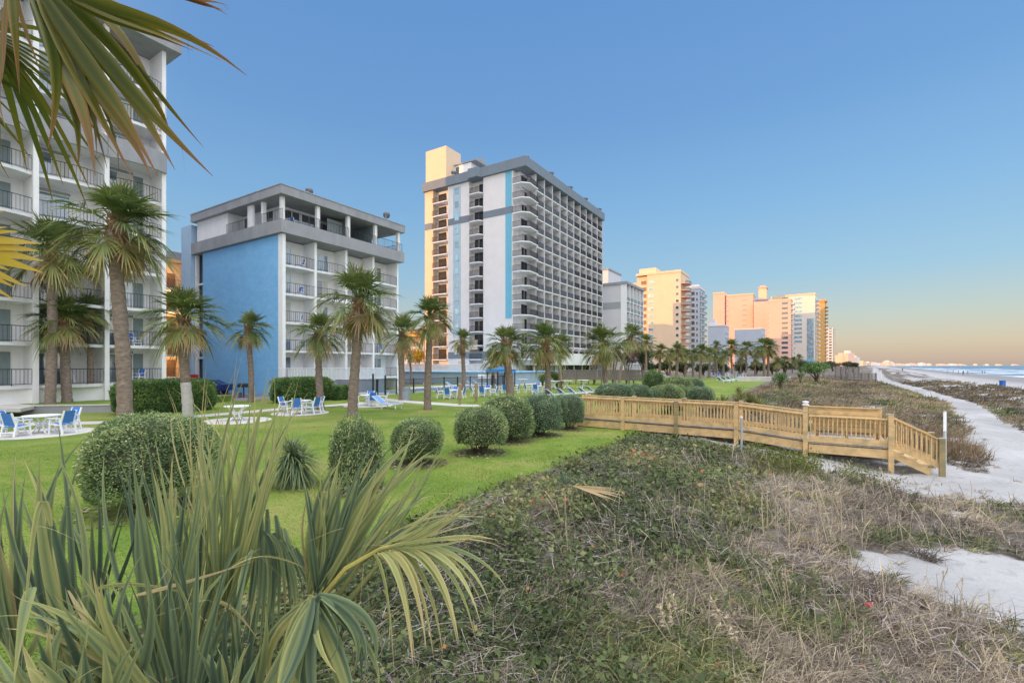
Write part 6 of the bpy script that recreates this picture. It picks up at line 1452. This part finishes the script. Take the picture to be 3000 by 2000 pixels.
S_((1060, 1640), (1220, 1350), (1430, 1530), 19, 1.8, 0.0136, .48, L_, 23, sag=.05, thr=8)
S_((1150, 1600), (1370, 1440), (1440, 1590), 13, 1.75, 0.0109, .56, L_, 29, sag=.1, thr=4)
S_((922, 1760), (700, 2120), (1060, 2140), 13, 1.6, 0.0423, .36, L_, 33, bow=.08, thr=6)
r_ = random.Random(8); it = []
for i in range(15):
    q = i / 14; bx = 1095 + 150 * q; by = 1622 - 30 * q; tx = 1170 + 300 * q + r_.uniform(-25, 25); ty = 1965 - 205 * q ** 1.5 + r_.uniform(-40, 40)
    it.append((((bx, by), (bx + (tx - bx) * .62, by + (ty - by) * .30), (tx, ty)), 1.74, 1.7 + r_.uniform(-.15, .15), .021 * r_.uniform(.6, 1.2), .50 + r_.gauss(0, .12), .35))
pblades(t, o, it, L_, 30, thr=10)
S_((928, 1752), (740, 2060), (1120, 1950), 19, 1.65, 0.0299, .26, L_, 24, bow=.16, sag=.12, thr=16)
it = [(((770 + 12 * i, 1555 + 6 * i), (800 + 14 * i, 1640 + 5 * i), (790 + 22 * i, 1840 - 12 * i + r_.uniform(-30, 30))), 2.0, 2.0, .022, .16 + r_.gauss(0, .08), .25) for i in range(9)]
it += [(((745 + 9 * i + r_.uniform(-12, 12), 1560 + r_.uniform(-70, 50)), (740 + 13 * i, 1680), (700 + 19 * i, 1900 + r_.uniform(-60, 60))), 2.05, 2.0, .030, .20 + r_.gauss(0, .1), .3) for i in range(10)]
pblades(t, o, it, L_, 25, thr=8)
pblades(t, o, [(((680, 1660), (780, 1630), (890, 1662)), 1.85, 1.85, .024, .6, .1), (((700, 1600), (640, 1740), (620, 2000)), 1.9, 1.7, .028, .14, .2), (((740, 1610), (700, 1760), (700, 2020)), 1.9, 1.7, .026, .2, .2), (((980, 1800), (1080, 1900), (1110, 2010)), 1.8, 1.7, .03, .3, .3)], L_, 26, thr=6)
rb = MB(); rib = [Vector(wp(px, py, Y) - o) for px, py, Y in ((850, 2060, 1.9), (895, 1860, 1.85), (935, 1760, 1.8), (1012, 1665, 1.77), (1115, 1606, 1.75), (1260, 1570, 1.75))]
rb.tube(rib, [.013, .012, .011, .009, .007, .002], 6); rb.build('leaf_rib', mat('rib_yellow', (.40, .35, .09), .5, .2, 8), t)
# ---------------------------------------------------------------- the palm whose leaves hang into the picture at the upper left
X0, Y0 = -3.1, 1.9; z0 = hz(*to_uw(X0, Y0)); ct = np.array([X0, Y0, 4.75]); oT = np.array([X0, Y0, z0])
t = thing('palm_tree', 'near palm whose long drooping green and brown fronds hang in at the upper left', 'palm tree', (X0, Y0, z0), 0)
b = MB(); b.tube([(0, 0, -.1), (.04, 0, 2.0), (0, 0, 4.75 - z0)], [.22, .19, .18], 14); b.build('trunk', bark, t, smooth=True); boots_mesh(3, 1.4, .19).build('boots', bark_red, t, (0, 0, 4.75 - z0 - 1.3))
B = dict(m_=leaf_fgtop, segs=8)
Z_ = lambda *p: tuple((x * .3827, y * .3827) for x, y in p)
def top(items, seed, thr, hub):
    pblades(t, oT, items, leaf_fgtop, seed, 12, ct, wp(hub[0], hub[1], 1.6), thr)
top([(Z_((240, -60), (390, 330), (430, 700), (370, 1130)), 1.6, 1.5, 0.0454, .28, .75), (Z_((280, -20), (480, 480), (630, 850), (730, 1350)), 1.6, 1.55, 0.0567, .42, .55), (Z_((250, -80), (420, 400), (560, 800), (600, 1280)), 1.65, 1.6, 0.0499, .22, .7),
     (Z_((300, -30), (560, 500), (770, 900), (1050, 1430)), 1.6, 1.6, 0.0612, .34, .6), (Z_((320, -40), (700, 530), (910, 830), (1210, 1350)), 1.58, 1.6, 0.0612, .40, .6), (Z_((320, -60), (620, 480), (850, 950), (900, 1370)), 1.68, 1.75, 0.0522, .18, .75),
     (Z_((340, -60), (800, 460), (1080, 850), (1340, 1300)), 1.6, 1.65, 0.0567, .24, .75), (Z_((360, -60), (860, 520), (1190, 900), (1630, 1350)), 1.58, 1.6, 0.0567, .28, .7), (Z_((380, -80), (760, 240), (1130, 690), (1290, 1030)), 1.62, 1.7, 0.0522, .40, .5),
     (Z_((330, -60), (560, 330), (690, 700), (740, 1180)), 1.7, 1.7, 0.0499, .14, .7), (Z_((400, -90), (900, 360), (1200, 700), (1560, 1130)), 1.7, 1.8, 0.0340, .26, .7), (Z_((300, -60), (640, 560), (960, 1000), (1160, 1380)), 1.64, 1.6, 0.0454, .46, .5), (Z_((280, -60), (460, 300), (640, 700), (820, 1290)), 1.66, 1.72, 0.0408, .10, .8),
     (Z_((420, -100), (830, 160), (1060, 480), (1240, 780)), 1.66, 1.8, 0.0499, .48, .4)], 41, 8, (80, -60))
top([(Z_((470, -90), (880, 80), (1330, 230), (1890, 580)), 1.55, 1.6, 0.0522, .44, .5), (Z_((500, -60), (900, 130), (1300, 290), (1760, 500)), 1.56, 1.6, 0.0454, .34, .65), (Z_((520, -110), (800, 20), (1200, 180), (1640, 360)), 1.58, 1.64, 0.0340, .55, .4), (Z_((480, -40), (760, 110), (1100, 240), (1480, 390)), 1.58, 1.6, 0.0386, .30, .6)], 43, 4, (180, -40))
top([(Z_((1050, -160), (1400, -20), (1570, 30), (1750, 120)), 1.7, 1.7, 0.0227, .80, .1), (Z_((1060, -190), (1420, -30), (1600, 10), (1760, 50)), 1.7, 1.7, 0.0204, .86, .1), (Z_((1050, -170), (1440, -10), (1600, 45), (1740, 90)), 1.72, 1.7, 0.0181, .75, .2)], 44, 3, (370, -90))
top([(Z_((90, -120), (100, 100), (120, 330), (150, 720)), 1.6, 1.55, 0.0295, .50, .4), (Z_((70, -120), (40, 150), (30, 400), (10, 640)), 1.65, 1.6, .016, .7, .3), (Z_((110, -120), (170, 150), (240, 360), (310, 560)), 1.7, 1.7, 0.0136, .75, .2), (Z_((20, 60), (10, 420), (-10, 700), (50, 1000)), 1.7, 1.6, .014, .7, .2)], 45, 10, (10, -120))
leaf(t, oT, ct, wp(-330, 690, 1.5), wp(85, 740, 1.5), 15, 24, .045, .45, leaf_yellow, fold=.3, droop=.05, seed=46, thr=4, tip_t=.4)
for i in range(9):
    a = R(95 + i * 26); h_ = ct + np.array([math.cos(a) * .9, math.sin(a) * .9, .2 - .05 * i]); tp = h_ + np.array([math.cos(a) * .8, math.sin(a) * .8, -.35])
    leaf(t, oT, ct, h_, tp, 20, 85, .05, .3, leaf_fgtop, fold=.3, droop=.4, seed=60 + i, nv=(0, 0, 1), tip_t=.4)
# ---------------------------------------------------------------- ground cover, grass and twigs of the dune
rng = np.random.default_rng(101)
def polar(n, r0, r1, a0, a1, p=.5):
    q = rng.random(n); r = (r0 ** p + q * (r1 ** p - r0 ** p)) ** (1 / p); a = np.radians(rng.uniform(a0, a1, n))
    return r * np.sin(a), r * np.cos(a), r
def UW(x, y): return SU * x + CU * y, CU * x - SU * y
def under_boardwalk(u, w): return (((u > 20.1) & (u < 22.1) & (w > -9.8) & (w < -.1)) | ((u > 20.2) & (u < 23.6) & (w > -.2) & (w < 2.5)) | ((u > 20.2) & (u < 22.1) & (w > 2.3) & (w < 3.8)))
def leafy(u, w): return sstep(.6, -3.0, w + .10 * (u - 8)) + (fbm(u * .5 + 31, w * .5 + 8, 3) - .5) * 1.7
def mound(u, w): return np.clip(fbm(u * .9 + 3, w * .9 + 60, 3) - .32, 0, 1) * (.85 - .62 * sstep(16.8, 19.2, u))
def stuff(name, label, fm, m_):
    o = inst(name, fm.mesh(name, m_), None); tag(o, label, None, None, 'stuff'); return o
# leafy creepers
x, y, r = polar(22500, .8, 25, -50, 62); u, w = UW(x, y)
sm_ = sandmask(u, w); lf = leafy(u, w); ed = lawnedge(u)
k = (w > ed - .25 + rng.normal(0, .18, len(u))) & (w < 6) & (u < 23.5) & (sm_ < .35) & (lf > .42 + rng.normal(0, .15, len(u))) & ((u < 19.4) | (rng.random(len(u)) < .25)) & ~under_boardwalk(u, w)
x, y, r, u, w = x[k], y[k], r[k], u[k], w[k]
fm = FM(); fl = FM(); per = 15; N = len(x)
md = mound(u, w) * np.clip((w - lawnedge(u)) / .8, .12, 1)
hue = np.clip(.38 + (fbm(u * .7, w * .7 + 11, 3) - .5) * .9, 0, 1)
idx = np.repeat(np.arange(N), per); k2 = len(idx); sg = .07 + .009 * r[idx]
dx = rng.normal(0, 1, k2) * sg; dy = rng.normal(0, 1, k2) * sg; uu, ww = UW(x[idx] + dx, y[idx] + dy)
hz_ = rng.random(k2) ** .7 * (md[idx] + .07); P = np.stack([x[idx] + dx, y[idx] + dy, terr(uu, ww) + hz_], 1)
size = (.030 + .0022 * r[idx]) * rng.uniform(.6, 1.4, k2) * np.repeat(rng.choice([.7, 1.0, 1.0, 1.5, 2.1], N), per)
D = nrm(np.stack([rng.normal(0, 1, k2), rng.normal(-.25, 1, k2), rng.normal(.35, .55, k2)], 1)); Nn = nrm(np.stack([rng.normal(0, .55, k2), rng.normal(-.2, .55, k2), np.ones(k2)], 1))
tint = np.clip(hue[idx] + rng.normal(0, .15, k2) + (rng.random(k2) < .018) * .55 + (hz_ / (md[idx] + .07) - .5) * .12, 0, 1)
lime = ((u - 17.6) / 1.5) ** 2 + ((w + .4) / 1.7) ** 2 + rng.normal(0, .25, N) < 1
lk = lime[idx]
fm.leaves(P[~lk], D[~lk], size[~lk], size[~lk] * .75, tint[~lk], Nn[~lk]); fl.leaves(P[lk], D[lk], size[lk] * 1.1, size[lk] * .5, np.clip(tint[lk] + .1, 0, 1), Nn[lk])
# creeper stems through it
s_ = rng.choice(N, 9000, replace=N < 9000); fs_ = FM(); a = rng.uniform(0, 6.28, 9000)
fs_.strips(np.stack([x[s_], y[s_], terr(u[s_], w[s_]) + md[s_] * rng.random(9000) + .03], 1), np.stack([np.cos(a), np.sin(a), rng.normal(.25, .35, 9000)], 1), rng.uniform(.1, .38, 9000) * (1 + r[s_] * .03), .004 + .0006 * r[s_], np.clip(rng.normal(.5, .2, 9000), 0, 1), .5, 4, bend=rng.normal(0, .25, (9000, 3)))
stuff('ground_cover', 'leafy green creeping ground cover over the near dune', fm, cover_leaf)
# far side: a bright lime patch by the boardwalk
xl, yl = rng.normal(0, 1, 5200), rng.normal(0, 1, 5200); ul = 17.7 + xl * .85; wl = -.3 + yl * 1.15; kk = fbm(ul * 1.6, wl * 1.6, 2) > .47; ul, wl = ul[kk], wl[kk]; n9 = len(ul); q = ul * SU + wl * CU, ul * CU - wl * SU
fl.leaves(np.stack([q[0], q[1], terr(ul, wl) + rng.random(n9) ** 1.5 * .42], 1), np.stack([rng.normal(0, 1, n9), rng.normal(0, 1, n9), rng.normal(.8, .5, n9)], 1), .12, .03, np.clip(rng.normal(.5, .25, n9), 0, 1))
stuff('lime_shrubbery', 'bright lime green low growth in the sand below the boardwalk', fl, lime_leaf)
# dry grass
def tufts(fm, x, y, u, w, r, per, L0, W0, tint, wind=(.45, -.1), el=(25, 85), droop=(.3, 1.1), segs=4, base=.05):
    N = len(x); idx = np.repeat(np.arange(N), per); k = len(idx)
    az = rng.uniform(0, 6.28, k); e = np.radians(rng.uniform(el[0], el[1], k))
    D = np.stack([np.cos(az) * np.cos(e) + wind[0], np.sin(az) * np.cos(e) + wind[1], np.sin(e)], 1)
    sc = np.repeat(rng.uniform(.65, 1.3, N), per); P = np.stack([x[idx], y[idx], terr(u, w)[idx] + mound(u, w)[idx] * .3], 1) + rng.normal(0, base, (k, 3)) * np.array([1, 1, .15])
    fm.strips(P, D, L0 * sc * rng.uniform(.5, 1.2, k), W0 * (1 + r[idx] * .10), np.clip(np.repeat(tint + rng.normal(0, .13, N), per) + rng.normal(0, .2, k), 0, 1), rng.uniform(*droop, k), segs, bend=rng.normal(0, .18, (k, 3)), tiptint=.12)
x, y, r = polar(15500, 1.0, 27, -40, 68); u, w = UW(x, y); lf = leafy(u, w); sm_ = sandmask(u, w)
k = (w > lawnedge(u) + .5) & (w < 9) & (u < 24) & (sm_ < .5 + rng.normal(0, .12, len(u))) & (lf < .72 + rng.normal(0, .30, len(u))) & ~under_boardwalk(u, w)
x, y, r, u, w = x[k], y[k], r[k], u[k], w[k]
tn = np.clip(.45 + (fbm(u * .6 + 50, w * .6, 3) - .5) * 1.1, 0, 1); gr_ = fbm(u * .8 + 80, w * .8 + 33, 3) + rng.normal(0, .09, len(u)) > .55
fm = FM(); tufts(fm, x[~gr_], y[~gr_], u[~gr_], w[~gr_], r[~gr_], 20, .44, .0062, tn[~gr_], droop=(.2, 1.3)); fg_ = FM(); tufts(fg_, x[gr_], y[gr_], u[gr_], w[gr_], r[gr_], 18, .42, .007, tn[gr_])
stuff('dry_grass', 'tangled pale dry grass over the near dune', fm, dry_grass); stuff('dune_grass', 'olive green dune grass between the dry tufts', fg_, green_grass)
# upright straw stalks standing over the dune
x, y, r = polar(2600, 3.5, 24, 5, 62); u, w = UW(x, y); k = (w > lawnedge(u) + 1.2) & (u < 19.5) & (sandmask(u, w) < .7) & (fbm(u * .5 + 9, w * .5 + 44, 3) + .05 * (w > -1) > .5 + rng.normal(0, .06, len(u))); x, y, r, u, w = x[k], y[k], r[k], u[k], w[k]; N = len(x); fm = FM()
fm.strips(np.stack([x, y, terr(u, w)], 1), np.stack([rng.normal(-.18, .2, N), rng.normal(0, .18, N), np.ones(N)], 1), rng.uniform(.3, .85, N), .0045 + .0011 * r, np.clip(rng.normal(.82, .12, N), 0, 1), rng.uniform(0, .3, N), 5, bend=rng.normal(0, .12, (N, 3)), prof=lambda t: np.interp(t, [0, .7, .85, 1], [.6, .5, 1.1, .1]))
stuff('dry_stalks', 'thin straw coloured stalks standing up out of the dune growth', fm, dry_grass)
# grey twigs lying in patches and along the creepers
x, y, r = polar(26000, 2.4, 22, -20, 62); u, w = UW(x, y); pt = fbm(u * .75 + 12, w * .75 + 71, 3)
k = (w > lawnedge(u) + .3) & (w < 5) & (u < 20) & (sandmask(u, w) < .4) & (pt > .56 + rng.normal(0, .03, len(u))); x, y, r, u, w = x[k], y[k], r[k], u[k], w[k]; N = len(x); a = rng.uniform(0, 6.28, N)
fs_.strips(np.stack([x, y, terr(u, w) + mound(u, w) * .7 + rng.random(N) * .12], 1), np.stack([np.cos(a), np.sin(a), rng.normal(.15, .3, N)], 1), rng.uniform(.15, .45, N), .0045 + .0006 * r, np.clip(rng.normal(.6, .2, N), 0, 1), .4, 5, bend=rng.normal(0, .35, (N, 3)))
stuff('twig_litter', 'bare grey twigs lying tangled over the ground cover', fs_, twig)
# loose tufts out on the sand, and the dune beyond the boardwalk
fm = FM(); x, y, r = polar(420, 6, 60, 25, 64); u, w = UW(x, y); k = (sandmask(u, w) > .4) & (w > 0) & (np.abs(w - shift(u) - np.interp(u, PATH_U, PATH_W)) > .7 * np.interp(u, PATH_U, PATH_H)) & (w - shift(u) < 19) & ~under_boardwalk(u, w); tufts(fm, x[k], y[k], u[k], w[k], r[k], 16, .3, .005, rng.random(k.sum()) * .5 + .3, el=(15, 80))
x, y, r = polar(15000, 20, 130, 6, 60, .6); u, w = UW(x, y); wc = w - shift(u); sm_ = sandmask(u, w)
k = (wc > -5.9 + (fbm(u * .3, 3.3) - .5) * 3) & (wc < 24.5) & ((u > 23.6) | (w > 7)) & (sm_ < .5 + rng.normal(0, .1, len(u))) & (np.abs(wc - np.interp(u, PATH_U, PATH_W)) > np.interp(u, PATH_U, PATH_H) * .92)
x, y, r, u, w, wc = x[k], y[k], r[k], u[k], w[k], wc[k]
tn = np.clip(.42 + (fbm(u * .16 + 20, w * .3 + 5, 3) - .5) * 1.3 - .25 * (wc > 12), 0, 1); gr_ = (fbm(u * .14 + 60, w * .4 + 9, 3) + rng.normal(0, .05, len(u)) + .12 * (wc < 3) * (u < 40) > .60) & (wc < 13)
tufts(fm, x[~gr_], y[~gr_], u[~gr_], w[~gr_], r[~gr_], 13, .46, .010, tn[~gr_], el=(35, 85), droop=(.1, .7), segs=3, base=.16); fg_ = FM(); tufts(fg_, x[gr_], y[gr_], u[gr_], w[gr_], r[gr_], 13, .42, .010, tn[gr_], el=(35, 85), droop=(.1, .7), segs=3, base=.16)
stuff('beach_grass', 'tan beach grass covering the dune beyond the boardwalk', fm, tan_grass); stuff('green_beach_grass', 'greenish beach grass streaks in the dune beyond the boardwalk', fg_, green_grass)
# turf blades
x, y, r = polar(150000, 6.5, 24, -52, 16, .8); u, w = UW(x, y); k = (w < lawnedge(u) + .25 + rng.normal(0, .15, len(u))) & (w > -26) & ~under_boardwalk(u, w); x, y, r, u, w = x[k], y[k], r[k], u[k], w[k]; N = len(x)
az = rng.uniform(0, 6.28, N); e = np.radians(rng.uniform(35, 85, N)); fm = FM()
edge = np.clip(1 - (lawnedge(u) - w) / 2.5, 0, 1)
fm.strips(np.stack([x, y, terr(u, w) + .02], 1), np.stack([np.cos(az) * np.cos(e), np.sin(az) * np.cos(e), np.sin(e)], 1), (.045 + .08 * edge * (fbm(u, w) > .5)) * rng.uniform(.5, 1.4, N), .0035 + .0006 * r, np.clip(.45 + (fbm(u * .5, w * .5, 3) - .5) * .9 + rng.normal(0, .14, N), 0, 1), .4, 2)
stuff('turf', 'short bright green turf of the lawn edge', fm, lawn_blade)
# fallen leaves and twigs round the clipped bushes
fm = FM()
for (X, Y, r_b) in BASES[:7]:
    k = 420; a = rng.uniform(0, 6.28, k); q = r_b * np.sqrt(rng.random(k)) * 1.15; x = X + np.cos(a) * q; y = Y + np.sin(a) * q - r_b * .1; u, w = UW(x, y)
    fm.leaves(np.stack([x, y, terr(u, w) + .035 + rng.random(k) * .03], 1), np.stack([rng.normal(0, 1, k), rng.normal(0, 1, k), rng.normal(0, .15, k)], 1), rng.uniform(.05, .14, k), .05, np.clip(rng.normal(.35, .25, k), 0, 1), np.array([0, 0, 1.]) + rng.normal(0, .3, (k, 3)))
    k = 160; a = rng.uniform(0, 6.28, k); q = r_b * np.sqrt(rng.random(k)); x = X + np.cos(a) * q; y = Y + np.sin(a) * q; u, w = UW(x, y)
    fm.strips(np.stack([x, y, terr(u, w) + .04], 1), np.stack([rng.normal(0, 1, k), rng.normal(0, 1, k), rng.normal(.15, .2, k)], 1), rng.uniform(.1, .4, k), .012, .3, .2, 4, bend=rng.normal(0, .2, (k, 3)))
stuff('leaf_litter', 'brown leaf litter and twigs under the clipped bushes', fm, dry_grass)
# ---------------------------------------------------------------- sea oats and odd stalks, each clump a thing
def oats(label, px, py, n, h, seed, plume=1.0, lean=.35, m_=None):
    global rng
    rng = np.random.default_rng(seed); p = gp(px, py); t = thing('sea_oats', label, 'sea oats', p, 0, 'clumps of sea oats'); fm = FM(); fp = FM()
    az = rng.uniform(0, 6.28, n); D = np.stack([.16 * np.cos(az) - lean * .35, .16 * np.sin(az), np.ones(n)], 1); L_ = h * rng.uniform(.65, 1.1, n); P = rng.normal(0, .16, (n, 3)) * np.array([1, 1, 0]); dr = rng.uniform(.0, .10, n); bd = np.stack([rng.normal(-.05, .1, n), rng.normal(0, .08, n), np.zeros(n)], 1)
    fm.strips(P, D, L_, .010 + .0009 * p.y, np.clip(rng.normal(.8, .1, n), 0, 1), dr, 6, bend=bd, prof=lambda t: np.ones_like(t) * .6)
    dd = nrm(D); tip_ = P + dd * L_[:, None] + bd * L_[:, None]; tip_[:, 2] -= dr * L_
    inst('stalks', fm.mesh('stalks', m_ or dry_grass), t)
    for i in range(n if plume else 0):
        if rng.random() < .7:
            fp = FM(); k = 40; q = rng.random(k); B_ = tip_[i] - dd[i] * (q * .26 * plume)[:, None]; fp.leaves(B_, nrm(rng.normal(0, .6, (k, 3)) + np.array([-.5, 0, -.35]) + dd[i] * .6), .06 * plume * rng.uniform(.6, 1.2, k), .018 * plume, np.clip(rng.normal(.86, .1, k), 0, 1)); inst('plume', fp.mesh('plume', dry_grass), t)
    return t
for i, (px, py, n, h, pl_s, ln, nm) in enumerate(((2240, 1570, 7, 1.15, .5, .3, 'tall sea oats left of the group below the landing'), (2340, 1600, 9, 1.15, .5, .4, 'tall sea oats second from the left below the landing'), (2440, 1610, 14, 1.2, .5, .45, 'densest tall sea oats below the landing'), (2480, 1560, 8, 1.15, .5, .4, 'sea oats right behind the densest clump'), (2650, 1600, 7, 1.0, .5, .35, 'thin sea oats by the small sand patch'), (2760, 1590, 5, 1.0, .4, -.2, 'lone stalks standing above the sand patch'), (2900, 1560, 5, .85, .5, -.2, 'rust brown sea oats near the right edge'), (2310, 1800, 8, .75, .5, .4, 'sea oats in the tangled grass left of the red cup'), (2580, 1880, 6, .7, .5, .4, 'sea oats below the red cup'), (2740, 1780, 9, .62, .4, -.3, 'sea oats at the corner of the sand patch'), (2300, 1990, 2, .62, 1.3, .02, 'thick pale plume standing at the bottom edge'), (1985, 1890, 3, .62, 1.2, .75, 'pale plume bending left over the ground cover'), (2080, 1890, 3, .64, 1.2, .75, 'pale plume right of the one bending left'), (2700, 1500, 5, 1.0, .4, .3, 'thin stalks behind the sand patch towards the steps'), (2590, 1480, 5, .9, .4, .4, 'thin stalks below the landing corner'))):
    oats(nm, px, py, n, h, 200 + i, pl_s, ln)
# the clump of tall reddish grass behind the steps
rng = np.random.default_rng(333)
t = thing('grass_clump', 'tall reddish brown grass standing behind the boardwalk steps', 'grass', uw(26, 3.4, 0)); fm = FM(); n = 2600
uu = rng.normal(0, 1.4, n); ww = np.clip(rng.normal(0, 1.25, n), -3.2, 2.1); P = np.stack([SU * uu + CU * ww, CU * uu - SU * ww, terr(26 + uu, 3.4 + ww)], 1)
fm.strips(P, np.stack([rng.normal(.12, .22, n), rng.normal(0, .22, n), np.ones(n)], 1), rng.uniform(.5, 1.1, n), .017, np.clip(rng.normal(.5, .16, n), 0, 1), rng.uniform(0, .25, n), 4, tiptint=.1); inst('blades', fm.mesh('blades', leafmat('rust_grass', [(0, (.11, .07, .045)), (.5, (.25, .17, .10)), (1, (.42, .32, .19))], .7, .2, .2)), t)
# fallen palm leaf
p = gp(1660, 1492); rng = np.random.default_rng(5); t = thing('fallen_frond', 'fallen palm leaf with a blue-green fan and tan dry blades lying on the ground cover', 'palm leaf', (p.x, p.y, p.z + .52)); fm = FM()
fan(fm, (0, 0, 0), np.array([-.2, .1, .5]), np.array([0, -1, .5]), 16, R(75), .34, .02, .2, .1, .05, .1, 0, 4); inst('green_blades', fm.mesh('green_blades', leaf_fg), t); fm = FM(); fan(fm, (.1, 0, -.02), np.array([1, -.5, -.1]), np.array([0, -.3, 1]), 12, R(16), .95, .05, .2, .05, .88, .2, 0, 4, tip=.05); inst('dry_blades', fm.mesh('dry_blades', leaf_palm), t)
